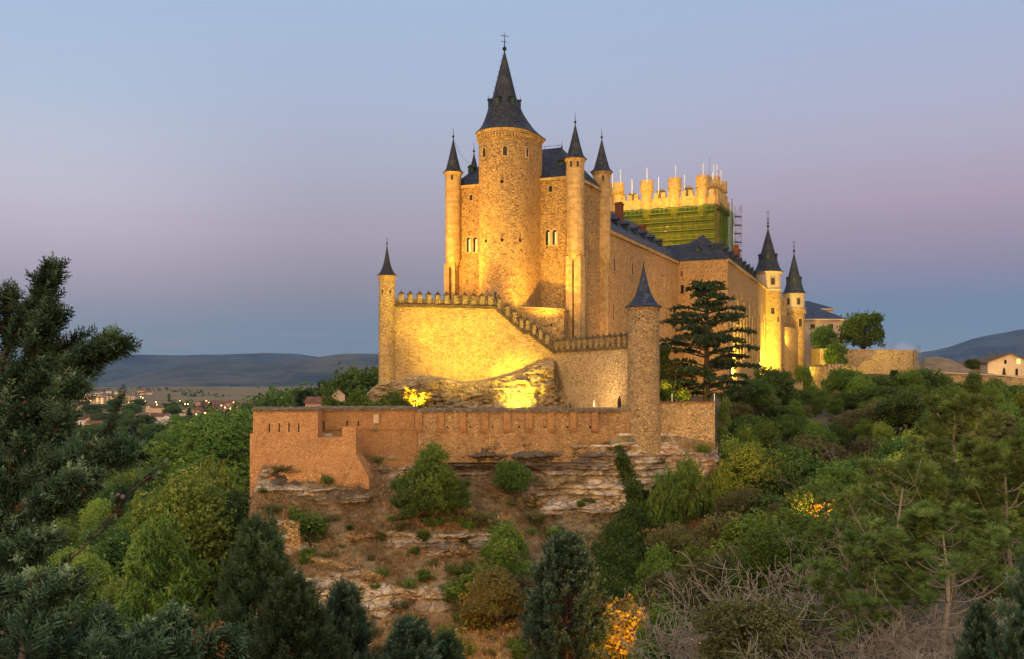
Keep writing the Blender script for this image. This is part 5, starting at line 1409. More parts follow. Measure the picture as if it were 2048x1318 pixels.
VAR = {}
def broadleaf(key, H, Wd, seed, material, nlobe=11, per=260, leaf=.48, shape='round', trunk_h=.3, bark='bark'):
    r = np.random.default_rng(seed); rr = random.Random(seed)
    lob = []
    for i in range(nlobe):
        t = (i + .5) / nlobe; a = i * 2.4 + r.uniform(-.4, .4)
        if shape == 'round': z = trunk_h + (1 - trunk_h) * (.12 + .76 * t); rad = sin(pi * (.18 + .72 * t)) * .62
        elif shape == 'tall': z = trunk_h + (1 - trunk_h) * (.05 + .88 * t); rad = (.55 * sin(pi * (.12 + .8 * t)))
        else: z = .08 + .86 * t; rad = .35 * sin(pi * (.15 + .75 * t))     # column
        c = np.array([cos(a) * rad * Wd / 2, sin(a) * rad * Wd / 2, z * H]); c = c + r.normal(size=3) * np.array([.07, .07, .035]) * (Wd, Wd, H); lob.append((c, Wd * r.uniform(.13, .30) if shape != 'column' else Wd * r.uniform(.28, .4)))
    Pn, Dn_, tn = [], [], []
    for c, rad in lob:
        d = r.normal(size=(per, 3)); d /= np.linalg.norm(d, axis=1, keepdims=True); d[:, 2] = np.where(d[:, 2] < -.35, -d[:, 2] * .6, d[:, 2])
        q = rad * (.55 + .5 * r.random(per) ** .6 + .22 * np.abs(r.normal(size=per)) * (r.random(per) < .25))[:, None]; sc_ = np.array([1, 1, .8 if shape == 'round' else 1.35])
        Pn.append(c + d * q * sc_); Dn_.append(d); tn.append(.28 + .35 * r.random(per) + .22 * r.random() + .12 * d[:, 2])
    Pn = np.concatenate(Pn); Dn_ = np.concatenate(Dn_) + r.normal(size=(len(Pn), 3)) * .7; tn = np.concatenate(tn)
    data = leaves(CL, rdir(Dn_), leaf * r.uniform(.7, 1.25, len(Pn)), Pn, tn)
    mb = MB(); th = trunk_h * H; rad0 = H * .022
    mb.tube([(0, 0, -1.5), (0, 0, 0), (rr.uniform(-.1, .1), rr.uniform(-.1, .1), th * .6), (0, 0, th)], [rad0 * 1.5, rad0 * 1.2, rad0, rad0 * .85], 7)
    for c, rad in lob:
        z0 = min(th, c[2] * .8); pts = bend((0, 0, z0), c, .12, 4, rr); mb.tube(pts, [rad0 * .55, rad0 * .45, rad0 * .34, rad0 * .24, rad0 * .12], 5)
    mb.tube([(0, 0, th), (0, 0, H * .82)], [rad0 * .8, rad0 * .15], 6)
    VAR[key] = (H, [('trunk', mb_mesh('trunk', mb, bark)), ('crown', leaf_mesh('crown', data, material))])
def weeping(key, H, Wd, seed, material, nb=46):
    """upright feathery crown of hanging twigs (willow, tamarisk)"""
    r = np.random.default_rng(seed); rr = random.Random(seed); Pn, Dd, tn = [], [], []; mb = MB()
    mb.tube([(0, 0, -1.5), (0, 0, H * .35), (0, 0, H * .9)], [H * .022, H * .016, .03], 6)
    for i in range(nb):
        a = i * 2.4; t = r.uniform(.25, .98); L = Wd / 2 * (1.1 - t) * 1.3 * r.uniform(.7, 1.1) + .3; e = np.array([cos(a) * L, sin(a) * L, H * t]); s = np.array([0, 0, H * t * .72])
        mb.tube(bend(s, e, .08, 4, rr), [.07, .05, .04, .03, .015], 4)
        n = 60; u = r.random(n) ** .7; p = s + (e - s) * u[:, None]; hang = r.random(n) ** 1.3 * H * .2
        p = p + r.normal(size=(n, 3)) * .35; p[:, 2] -= hang - H * .05; Pn.append(p); Dd.append(np.stack([r.normal(size=n) * .35, r.normal(size=n) * .35, -np.ones(n)], -1)); tn.append(.75 - hang / (H * .2) * .4 + r.normal(size=n) * .12)
    Pn = np.concatenate(Pn); data = leaves(SPRAYS, rdir(np.concatenate(Dd)), r.uniform(.9, 1.7, len(Pn)) * H * .07, Pn, np.concatenate(tn))
    VAR[key] = (H, [('trunk', mb_mesh('trunk', mb, 'bark')), ('crown', leaf_mesh('crown', data, material))])
def conifer(key, H, Wd, seed, material, n_br=150, per=16, spray=.55, tm=None, power=.75, upsweep=.75, dead=0.0, spread=.09):
    """dense cone of upswept sprays (cypress, juniper)"""
    r = np.random.default_rng(seed); rr = random.Random(seed); Pn, Dd, tn = [], [], []; mb = MB()
    mb.tube([(0, 0, -1.5), (0, 0, H * .5), (0, 0, H * .96)], [H * .02, H * .014, .015], 6)
    for i in range(n_br):
        t = (i + .5) / n_br; a = i * 2.39996 + r.uniform(-.3, .3); L = Wd / 2 * ((1 - t) ** power) * (1 - .55 * max(0, .12 - t) / .12) * r.uniform(.72, 1.18) + .12
        s = np.array([0, 0, H * (.04 + .90 * t)]); e = s + np.array([cos(a) * L, sin(a) * L, L * upsweep * r.uniform(.6, 1.2)])
        if i % 2 == 0: mb.tube([s, e], [.05, .012], 4)
        u = .35 + .65 * r.random(per) ** .5; p = s + (e - s) * u[:, None] + r.normal(size=(per, 3)) * spread * Wd * (.3 + .4 * (1 - t)); Pn.append(p)
        d = (e - s) / (np.linalg.norm(e - s) + 1e-6) + r.normal(size=(per, 3)) * .42 + np.array([0, 0, .35]); Dd.append(d); tn.append(-.05 + .72 * u + r.normal(size=per) * .12 + r.normal() * .09)  # tint falls towards the trunk: shade of the inner gaps put into colour
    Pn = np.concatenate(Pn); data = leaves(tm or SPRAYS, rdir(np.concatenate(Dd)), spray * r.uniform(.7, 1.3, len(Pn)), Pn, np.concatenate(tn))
    VAR[key] = (H, [('trunk', mb_mesh('trunk', mb, 'bark_red')), ('crown', leaf_mesh('crown', data, material))])
def shrub(key, H, Wd, seed, material, n=900, leaf=.27):
    r = np.random.default_rng(seed); rr = random.Random(seed); lob = [(np.array([cos(a) * Wd * .24 * r.uniform(.4, 1), sin(a) * Wd * .24 * r.uniform(.4, 1), H * r.uniform(.2, .8)]), Wd * r.uniform(.10, .27)) for a in np.arange(9) * 2.4]
    Pn, Dd, tn = [], [], []; mb = MB()
    for c, q in lob:
        m_ = n // 9; d = r.normal(size=(m_, 3)); d /= np.linalg.norm(d, axis=1, keepdims=True); Pn.append(c + d * q * (.4 + .7 * r.random(m_) + .55 * np.abs(r.normal(size=m_)) * (r.random(m_) < .3))[:, None] * np.array([1, 1, H / Wd * 1.25])); Dd.append(d + r.normal(size=(m_, 3)) * .6 + np.array([0, 0, .3])); tn.append(.3 + .4 * r.random(m_) + .2 * d[:, 2] + .1 * r.normal())
        mb.tube(bend((0, 0, -.4), c, .1, 3, rr), [.05, .04, .03, .015], 4)
    Pn = np.concatenate(Pn); data = leaves(CL, rdir(np.concatenate(Dd)), leaf * r.uniform(.65, 1.3, len(Pn)), Pn, np.concatenate(tn))
    VAR[key] = (H, [('stem', mb_mesh('stem', mb, 'bark')), ('foliage', leaf_mesh('foliage', data, material))])
def twig_tree(mb, p, d, L, rad, depth, rr, curl=.35, tips=None, up=.12, kids=(3, 5)):
    pts = [Vector(p)]; d = Vector(d).normalized(); n = 7; side_ = Vector((rr.uniform(-1, 1), rr.uniform(-1, 1), rr.uniform(-.5, 1))) * curl
    for i in range(n):
        d = (d + side_ / n + Vector((rr.gauss(0, .10), rr.gauss(0, .10), rr.gauss(0, .08) + up / n))).normalized(); pts.append(pts[-1] + d * L / n)
    mb.tube(pts, [max(.007, rad * (1 - .75 * i / n)) for i in range(n + 1)], 4 if depth > 1 else 3)
    if tips is not None and depth <= 1: tips.append((pts[-1], d)); tips.append((pts[-2], d))
    if depth > 0:
        for k in range(rr.randint(*kids)):
            i = rr.randint(1, n); q = Vector((rr.gauss(0, 1), rr.gauss(0, 1), rr.gauss(0, .7))); q = (q - q.dot(d) * d).normalized()
            twig_tree(mb, pts[i], d * .62 + q * rr.uniform(.5, 1.0), L * rr.uniform(.45, .72), rad * (1 - .7 * i / n) * .65, depth - 1, rr, curl, tips, up, kids)
def bare_tree(key, H, seed, depth=3, lean=0.0, stems=1, material='bark_grey', curl=.5, fork=True):
    rr = random.Random(seed); mb = MB()
    for s in range(stems):
        d = Vector((rr.uniform(-.3, .3) + lean, rr.uniform(-.3, .3), 1)) if stems < 3 else Vector((rr.uniform(-1, 1), rr.uniform(-.7, .7), rr.uniform(.35, 1)))
        twig_tree(mb, (rr.uniform(-.2, .2), 0, -.4), d, H * (.62 if stems < 3 else .5), H * (.018 if stems < 3 else .0085), depth, rr, curl)
    VAR[key] = (H, [('branches', mb_mesh('branches', mb, material))])
def pine(key, H, Wd, seed, whorls=12, dead_below=.3, tuft=.46, lean=0.0):
    r = np.random.default_rng(seed); rr = random.Random(seed); mb = MB(); tips = []
    tr = [Vector((lean * H * (t ** 1.5) + .12 * sin(t * 7 + seed), .1 * cos(t * 6 + seed), H * t)) for t in [i / 10 for i in range(11)]]; tr[0].z = -1.5
    mb.tube(tr, [H * .017 * (1 - .85 * i / 10) + .012 for i in range(11)], 6)
    for wv in range(whorls):
        t = .12 + .86 * wv / (whorls - 1); i = min(9, int(t * 10)); o = tr[i].lerp(tr[i + 1], t * 10 - i)
        for k in range(rr.randint(3, 5)):
            a = rr.uniform(0, 6.28); L = Wd / 2 * (1.08 - t) ** .7 * rr.uniform(.6, 1.15) + .35; dead = t < dead_below * rr.uniform(.7, 1.3)
            d = Vector((cos(a), sin(a), .18 + .5 * t)).normalized(); pts = [o + d * L * u + Vector((0, 0, (.35 + .2 * t) * L * u ** 2.2 - .14 * L * sin(pi * u))) for u in (0, .25, .5, .75, 1)]
            mb.tube(pts, [.055 * (1 - t) + .022, .04 * (1 - t) + .018, .028, .02, .012], 4)
            tp = []
            for u in (2, 3, 4, 4):
                p = pts[u]; dd = (pts[u] - pts[u - 1]).normalized(); q = Vector((rr.gauss(0, 1), rr.gauss(0, 1), rr.gauss(.2, .5))); dd = (dd * .8 + q * .45).normalized()
                twig_tree(mb, p, dd, L * rr.uniform(.18, .34), .014, 1, rr, .5, tp if not dead else None, .35, (2, 3))
            if not dead: tips += tp + [(pts[-1], (pts[-1] - pts[-2]).normalized())]
    Pn = np.array([p for p, d in tips]); Dd = np.array([d + Vector((0, 0, .35)) for p, d in tips]); K = len(Pn)
    data = leaves(NEED, rdir(Dd), tuft * r.uniform(.75, 1.25, K), Pn, .45 + r.normal(size=K) * .2)
    VAR[key] = (H, [('trunk', mb_mesh('trunk', mb, 'bark_grey')), ('needles', leaf_mesh('needles', data, 'needles'))])

def plant(key, name, loc, H, label, cat, group=None, rz=None, sxy=1.0):
    h0, parts = VAR[key]; s = H / h0
    o = bpy.data.objects.new(name, None); link(o); o.location = loc; o.scale = (s * sxy, s * sxy, s); o.rotation_euler = (0, 0, rng.uniform(0, 6.28) if rz is None else rz); o.empty_display_size = .4
    tag(o, label, cat, group)
    for pn, me in parts: link(bpy.data.objects.new(pn, me), o)
    return o
def plant_px(key, name, px, ytop, D, label, cat='tree', group=None, sxy=1.0, base=None, rz=None):
    """stand a plant on the ground at column px and depth D, tall enough to reach the height ytop"""
    x = (px - CX) / F * D; z = gz(x, D) - .2 if base is None else zat(base, D)
    return plant(key, name, (x, D, z), max(.6, zat(ytop, D) - z), label, cat, group, rz, sxy)

for i in range(3): broadleaf('oak%d' % i, 8, 7.5, 10 + i, 'leaf_dark', 14, 250, .50)
for i in range(3): broadleaf('ash%d' % i, 9, 7, 20 + i, 'leaf_mid', 14, 380, .34, 'tall', .22)
for i in range(2): broadleaf('lime%d' % i, 9, 7, 30 + i, 'leaf_light', 13, 380, .34, 'tall', .2)
for i in range(2): broadleaf('olive%d' % i, 7, 6.5, 34 + i, 'leaf_olive', 13, 360, .32, 'round', .25)
broadleaf('poplar0', 12, 3.6, 40, 'leaf_mid', 14, 230, .42, 'column'); broadleaf('poplar1', 12, 2.6, 41, 'leaf_dark', 14, 220, .42, 'column')
weeping('willow0', 11, 8, 50, 'leaf_light'); weeping('willow1', 10, 7, 51, 'leaf_mid'); weeping('tamarisk', 6, 5.5, 52, 'leaf_mid', 24)
conifer('cypress', 9, 5.6, 60, 'juniper', 230, 26, .40, None, .62, .7, 0, .055)
conifer('juniper0', 7, 3.4, 61, 'juniper', 110, 26, .34, SPRAY, .95, 1.3, 0, .07); conifer('juniper1', 7, 3.6, 62, 'juniper_dark', 110, 26, .34, SPRAY, .95, 1.2, 0, .07)
conifer('spire', 14, 2.4, 63, 'leaf_dark', 130, 10, .6, None, .45, 1.6); conifer('fir', 10, 4.4, 64, 'juniper_dark', 120, 12, .6, None, 1.0, .15)
for i in range(3): shrub('bush%d' % i, 2.2, 2.8, 70 + i, 'leaf_mid')
shrub('bush3', 2.2, 2.6, 75, 'leaf_dark'); shrub('bush4', 2, 2.8, 76, 'leaf_light'); shrub('bush5', 2, 2.8, 77, 'leaf_olive'); shrub('bush6', 2.2, 2.6, 78, 'leaf_yellow')
bare_tree('bare0', 7, 80, 3, 0, 2); bare_tree('bare1', 6, 81, 3, .15, 2); bare_tree('thicket0', 4, 82, 3, 0, 8, 'bark_grey', .9); bare_tree('thicket1', 4, 83, 3, 0, 9, 'bark_grey', 1.0); bare_tree('snag', 8, 84, 3, .1, 2, 'bark_grey', .6)
pine('pine0', 11, 8.0, 90, 13, .25); pine('pine1', 10, 8.5, 91, 11, .4); pine('pine2', 8, 7, 92, 10, .2, .46, .06)

# ------------------------------------------------------------------ plants: placing
# cedar in front of the palace wall
def cedar():
    D = 138.0; x = g(1412, D); zb = -4.6; H = zat(561, D) - zb; r = np.random.default_rng(3); rr = random.Random(3); mb = MB(); Pn, Dd, tn, Sn = [], [], [], []
    mb.tube([(0, 0, -1), (0, 0, .5), (.1, 0, H * .35), (.15, .1, H * .7), (.1, 0, H * .97)], [.62, .5, .40, .24, .05], 8)
    tiers = [(.17, 5.2), (.26, 6.6), (.36, 7.6), (.46, 7.9), (.55, 7.6), (.64, 6.4), (.72, 6.2), (.80, 4.6), (.88, 3.3), (.95, 3.4), (.985, 2.6)]
    tiers = [(t + q_, l_ * f_) for t, l_ in tiers for q_, f_ in ((0, 1), (.042, .8))][:-1]
    for ti, (t, L0_) in enumerate(tiers):
        for k in range(4):
            a = k * pi / 2 + ti * 1.1 + rr.uniform(-.5, .5); L = L0_ * rr.uniform(.6, 1.2); z0 = H * (t + rr.uniform(-.028, .022)) - .10 * L
            rise = .16 * L * (1 if t < .9 else .1); pts = [Vector((cos(a) * L * u, sin(a) * L * u, z0 + rise * min(1, u * 1.5) - .06 * L * max(0, u - .7) * 2)) for u in (0, .3, .6, .85, 1)]
            mb.tube(pts, [.13, .10, .07, .045, .02], 5)
            n = int(50 * L / 4); u = .28 + .75 * r.random(n) ** .8; w_ = (r.random(n) - .5) * L * .52 * np.sin(np.clip(u, .1, 1) * pi * .62)
            base_ = np.stack([np.interp(u, [0, .3, .6, .85, 1], [p[i] for p in pts]) for i in range(3)], -1); base_[:, 0] += -sin(a) * w_; base_[:, 1] += cos(a) * w_; base_[:, 2] += r.normal(size=n) * .06 + .10 - np.abs(w_) * .12 - np.clip(u - .8, 0, 1) * .9
            Pn.append(base_); Dd.append(np.stack([cos(a) + r.normal(size=n) * .5, sin(a) + r.normal(size=n) * .5, .25 + r.normal(size=n) * .2], -1)); tn.append(.4 + r.normal(size=n) * .2); Sn.append(r.uniform(.42, .82, n))
            for j in range(4):
                uu = rr.uniform(.4, .9); p = pts[0].lerp(pts[-1], uu); p.z = float(np.interp(uu, [0, .3, .6, .85, 1], [q.z for q in pts])); s_ = rr.choice((-1, 1)); e = p + Vector((-sin(a) * s_ + cos(a) * .8, cos(a) * s_ + sin(a) * .8, .02)) * L * .2; mb.tube([p, e], [.04, .012], 4)
    Pn = np.concatenate(Pn); data = leaves([t_spray(90, 6, 1, .07), t_spray(91, 6, 1, .07)] + CLF, rdir(np.concatenate(Dd)), np.concatenate(Sn) * np.ones(len(Pn)), Pn, np.concatenate(tn))
    o = thing('cedar_tree', 'big dark cedar with flat layered branches standing before the palace wall', 'cedar', (x, D, zb))
    link(bpy.data.objects.new('trunk', mb_mesh('trunk', mb, 'bark')), o); link(bpy.data.objects.new('crown', leaf_mesh('crown', data, 'cedar_needles')), o)
cedar()

# terrace hedge and garden plants, lit from below
def hedge(px0, px1, ytop, D, label):
    r = np.random.default_rng(int(px0)); n = 2200; px = r.uniform(px0, px1, n); u = r.random(n)
    x = (px - CX) / F * D; z = ground_z + u * (zat(ytop, D) - ground_z) * (.85 + .3 * np.sin(px * .09)); y = D + r.normal(size=n) * .55
    Pn = np.stack([x, y, z], -1) - np.array([(px0 + px1) / 2 * D / F - CX * D / F, D, ground_z])
    data = leaves(CL, rrot(n), r.uniform(.28, .5, n), Pn, .3 + .4 * r.random(n))
    o = thing('hedge', label, 'hedge', ((px0 + px1) / 2 * D / F - CX * D / F, D, ground_z)); link(bpy.data.objects.new('foliage', leaf_mesh('foliage', data, 'leaf_mid')), o)
    mb = MB()
    for i in range(12):
        xx = (i / 11 - .5) * (px1 - px0) * D / F; mb.tube([(xx, 0, -.3), (xx + .1, 0, .5)], [.05, .02], 4)
    link(bpy.data.objects.new('stems', mb_mesh('stems', mb, 'bark')), o)
hedge(646, 836, 785, 131.0, 'clipped garden hedge behind the rampart coping, glowing yellow at both ends')
plant_px('bush6', 'shrub', 834, 780, 130.4, 'round shrub at the right end of the hedge, lit bright yellow', 'shrub', base=826, sxy=1.25)  # yellow leaf colour stands in for the lamplight on green leaves
plant_px('bush0', 'shrub', 660, 788, 132.5, 'round shrub at the left end of the hedge, lit yellow green', 'shrub', base=824)
plant_px('bush4', 'shrub', 1366, 778, 134.0, 'bright yellow lit shrub behind the red coped rampart left of the cedar trunk', 'shrub', base=806)
plant_px('poplar1', 'shrub', 1327, 695, 137.0, 'slim upright shrub lit gold against the round corner tower', 'shrub', base=806, sxy=1.1)
plant_px('olive0', 'small_tree', 1349, 728, 139.0, 'reddish small tree between the round corner tower and the cedar', 'tree', base=808)
plant_px('bush3', 'shrub', 1335, 770, 133.0, 'dark shrub at the foot of the round corner tower', 'shrub', base=806)
plant_px('oak0', 'oak_tree', 1545, 742, 176, 'dark leafy tree crowding the brightest floodlit wall right of the cedar', 'tree', base=845)
plant_px('oak1', 'oak_tree', 1500, 762, 160, 'dark bushy tree at the right foot of the cedar', 'tree', base=850, sxy=1.3)
plant_px('bare1', 'bare_tree', 1570, 742, 185, 'thin bare tree against the glowing tower base', 'tree', base=800)

# oaks and other trees round the right-hand walls
for key, px, yt_, D, sx, lab in (
    ('oak2', 1728, 626, 282, .9, 'broad dark oak on top of the retaining wall beside the hipped building'),
    ('oak2', 1650, 652, 293, .62, 'tall dark tree left of the high retaining wall, below the hipped building'),
    ('oak1', 1672, 690, 262, .7, 'small dark tree leaning over the left end of the high retaining wall'),
    ('ash0', 1608, 738, 232, .8, 'narrow dark tree at the foot of the rightmost castle tower'),
    ('bare0', 1776, 654, 284, .8, 'bare leafless tree right of the broad oak on the retaining wall'),
    ('oak2', 1945, 718, 290, .9, 'dark bushy tree on the bare hillock left of the lit church'),
    ('fir', 2008, 735, 300, .8, 'small fir standing before the lit church front')):
    plant_px(key, 'oak_tree' if key.startswith('oak') else 'tree', px, yt_, D, lab, 'tree', sxy=sx)
for px, yt_, D, k, sx in ((1665, 752, 232, 'ash1', 1.1), (1698, 742, 228, 'oak0', 1.2), (1722, 760, 222, 'ash2', 1.1), (1752, 752, 226, 'oak2', 1.2), (1790, 738, 230, 'fir', 1.3), (1815, 752, 224, 'ash0', 1.2), (1845, 742, 228, 'oak1', 1.2), (1880, 758, 226, 'ash1', 1.3), (1912, 768, 220, 'oak0', 1.4), (1985, 765, 222, 'ash2', 1.4), (2025, 770, 220, 'oak2', 1.4), (1770, 775, 205, 'oak1', 1.4), (1830, 778, 205, 'ash2', 1.4), (1690, 785, 205, 'oak2', 1.4)):
    plant_px(k, 'tree', px, yt_, D, 'dark green tree in the row along the foot of the right-hand stone walls', 'tree', 'trees along the foot of the right-hand walls', sx)
plant_px('poplar0', 'poplar_tree', 1948, 745, 200, 'tall columnar poplar rising above the right-hand wood', 'poplar', sxy=1.3)
RT_LAB = {'oak': 'dark round leafy tree in the wood on the right-hand slope', 'ash': 'mid green tall leafy tree in the wood on the right-hand slope', 'lime': 'pale yellow green leafy tree in the wood on the right-hand slope', 'olive': 'olive brown leafy tree in the wood on the right-hand slope'}
r = np.random.default_rng(11); placed = []
def spaced(x, y, d):
    for a, b in placed:
        if (a - x) ** 2 + (b - y) ** 2 < d * d: return False
    placed.append((x, y)); return True
cnt = 0
for it in range(3000):
    if cnt >= 168: break
    D = float(np.exp(r.uniform(np.log(84), np.log(246)))); px = r.uniform(1475, 2130)
    if px < 1500 and D < 105: continue
    if px < 1600 and D > 205: continue
    x = g(px, D)
    if not spaced(x, D, 4.0): continue
    key = r.choice(['oak0', 'oak1', 'oak2', 'ash0', 'ash1', 'ash2', 'ash1', 'lime0', 'olive0', 'olive1']); H = r.uniform(4.6, 8.2) * (1 if D < 170 else .62 if D < 200 else .5)
    if px < 1660 and D > 150: H *= .75
    plant(key, 'leafy_tree', (x, D, gz(x, D) - .3), H, RT_LAB[key.rstrip('012')], 'tree', 'trees of the wood on the right-hand slope', None, r.uniform(.85, 1.5)); cnt += 1
for px, yt_, D, k, sx in ((1500, 830, 150, 'oak1', 1.2), (1530, 860, 140, 'ash0', 1.1), (1560, 835, 165, 'oak2', 1.2), (1590, 850, 170, 'ash1', 1.1), (1545, 900, 128, 'oak0', 1.2), (1510, 905, 120, 'ash2', 1.1), (1580, 915, 125, 'oak1', 1.2), (1620, 880, 140, 'olive0', 1.2), (1600, 800, 190, 'oak2', 1.3), (1640, 800, 200, 'ash0', 1.2), (1570, 790, 185, 'ash2', 1.1), (1525, 800, 170, 'oak0', 1.1), (1480, 860, 134, 'ash1', .9)):
    x = g(px, D); plant(k, 'leafy_tree', (x, D, gz(x, D) - .3), max(4.5, zat(yt_, D) - gz(x, D)), 'dark tree crowding the steep slope right of the ivy covered rampart end', 'tree', 'trees on the steep slope right of the rampart end', None, sx)
for px, yt_, D, k in ((1640, 860, 150, 'bare0'), (1690, 850, 130, 'bare1'), (1725, 905, 112, 'bare0'), (1660, 890, 118, 'bare1'), (1590, 880, 140, 'bare0'), (2030, 905, 110, 'bare1')):
    plant_px(k, 'bare_tree', px, yt_, D, 'grey leafless tree among the green trees of the right-hand slope', 'tree', 'leafless trees on the right-hand slope')

# valley wood on the left
LT_LAB = {'oak': 'dark round tree in the valley wood left of the bastion', 'ash': 'green leafy tree in the valley wood left of the bastion', 'lime': 'light yellow green tree in the valley wood left of the bastion', 'willow': 'feathery willow in the valley wood left of the bastion', 'poplar': 'narrow upright poplar in the valley wood left of the bastion'}
cnt = 0; r = np.random.default_rng(12)
for it in range(4000):
    if cnt >= 110: break
    D = float(np.exp(r.uniform(np.log(105), np.log(520)))); px = r.uniform(60, 520)
    if px > 455 and D < 150: continue
    x = g(px, D)
    if not spaced(x, D, 6.2): continue
    key = r.choice(['oak0', 'ash0', 'ash1', 'ash2', 'lime0', 'lime1', 'willow0', 'willow1', 'poplar0'] if D < 300 else ['oak0', 'oak1', 'ash2', 'ash0', 'ash1', 'lime0']); H = r.uniform(9, 14)
    plant(key, 'leafy_tree' if 'poplar' not in key and 'willow' not in key else key[:-1] + '_tree', (x, D, gz(x, D) - .3), H, LT_LAB[key.rstrip('012')], 'tree', 'trees of the valley wood on the left', None, 1.15); cnt += 1
for key, px, yt_, D, sx, lab in (
    ('ash0', 462, 852, 260, 1.35, 'huge green tree touching the left edge of the bastion'), ('ash1', 400, 868, 300, 1.35, 'large green tree next to the huge one left of the bastion'),
    ('willow0', 425, 915, 190, .8, 'upright feathery light green willow left of the bastion foot'), ('lime1', 380, 985, 150, 1.1, 'bright yellow green tree standing out of the valley wood'),
    ('willow1', 320, 1030, 130, .9, 'pale drooping willow in the valley below the left bastion')):
    plant_px(key, 'leafy_tree' if 'will' not in key else 'willow_tree', px, yt_, D, lab, 'tree', sxy=sx)
# trees behind the bastion
for key, px, yt_, D, sx, lab in (
    ('oak2', 730, 738, 275, .9, 'tall dark tree against the left rock of the yellow wall'), ('spire', 689, 748, 270, 1.1, 'thin dark cypress, taller of the pair behind the hedge'),
    ('spire', 683, 757, 268, .9, 'thin dark cypress, shorter of the pair behind the hedge'), ('fir', 650, 755, 280, .9, 'pointed dark fir behind the hedge'),
    ('fir', 612, 773, 275, 1.2, 'broad dark fir left of the small rose house'), ('oak0', 700, 772, 290, .9, 'low dark tree behind the two thin cypresses'), ('oak1', 575, 792, 300, 1.1, 'low dark tree just above the bastion coping'), ('oak2', 632, 778, 292, 1.0, 'dark tree behind the small rose house')):
    plant_px(key, 'tree' if key[0] == 'o' else 'conifer', px, yt_, D, lab, 'tree', sxy=sx)
h = gable_house('house', 'small rose house with red roof just above the bastion coping', 'house', (g(628, 240), 246), 1.45, 2.6, 2.6, -28, zat(806, 240), zat(796, 240), 'house_rose', 'roof_tile', ((-.9, zat(815, 240), .5, .7, 'pane'),))
h = gable_house('house', 'tiny gabled house between the dark trees behind the hedge', 'house', (g(671, 262), 266), .2, 1.7, 3.0, -28, zat(790, 262), zat(779, 262), 'house_cream', 'roof_tile')

# ------------------------------------------------------------------ cliff plants
def cl(px, py, key, ytop, label, cat='shrub', sxy=1.0, group=None, off=.15, name=None):
    p = cliff_at(px, py); H = max(.4, zat(ytop, p.y) - p.z); return plant(key, name or ('shrub' if key.startswith('bush') else 'tree'), (p.x, p.y - off, p.z - .15), H, label, cat, group, None, sxy)
cl(868, 1055, 'ash0', 903, 'tall dark green tree growing on the ledge under the rampart, left of centre', 'tree', .9)
cl(825, 1060, 'oak1', 950, 'dark leafy bush, leftmost of the green clump under the rampart', 'tree', .9)
cl(905, 1050, 'oak2', 960, 'dark leafy bush at the right of the green clump under the rampart', 'tree', .8)
cl(1028, 1010, 'oak0', 924, 'single dark bush clinging to the stained rock under the rampart', 'shrub', .9)
cl(1150, 915, 'bush5', 897, 'tiny bush on the brow of the rock under the rampart', 'shrub')
cl(1160, 1010, 'bush1', 998, 'tiny green bush in the middle of the pale rock face', 'shrub', 1.6)
for i, (px, py, k, yt_) in enumerate(((590, 1040, 'bush1', 1012), (545, 1032, 'bush5', 1004), (620, 1085, 'bush3', 1030), (800, 1062, 'bush5', 1040), (960, 1050, 'bush5', 1020), (990, 1060, 'bush5', 1035), (1070, 1050, 'bush5', 1022), (1110, 1075, 'bush2', 1050), (760, 1080, 'bush1', 1062), (700, 1060, 'bush2', 1046), (850, 1075, 'bush1', 1055), (830, 1110, 'bush2', 1090), (850, 1160, 'bush1', 1135), (745, 1120, 'bush5', 1105), (930, 1085, 'bush5', 1066))):
    cl(px, py, k, yt_, 'low green bush on the dry slope below the rampart', 'shrub', 1.3, 'low bushes on the cliff slope')
cl(935, 1205, 'bush0', 1125, 'leafy green bush at the right end of the layered rock', 'shrub', 1.25)
cl(1015, 1190, 'ash1', 1058, 'green tree left of the big blue green cypress, upper', 'tree', 1.15)
cl(1000, 1270, 'olive1', 1140, 'green and gold tree left of the big blue green cypress, lower', 'tree', 1.1)
cl(968, 1255, 'bush6', 1170, 'golden lit shrub beside the layered rock', 'shrub', 1.1)
plant_px('cypress', 'cypress_tree', 1132, 1062, 72, 'big dense blue green cypress in the bottom centre', 'cypress', base=1390, sxy=.92, rz=1.0)
plant_px('bush6', 'shrub', 1246, 1212, 80, 'orange lit bush glowing right of the big cypress', 'shrub', base=1330, sxy=1.1)
plant_px('bush6', 'shrub', 1625, 1000, 93, 'orange lit bush glowing through the bare twigs in the right wood', 'shrub', base=1075, sxy=1.6)
plant_px('bush6', 'shrub', 1395, 1255, 74, 'orange lit bush under the foreground pines', 'shrub', base=1345, sxy=1.6)
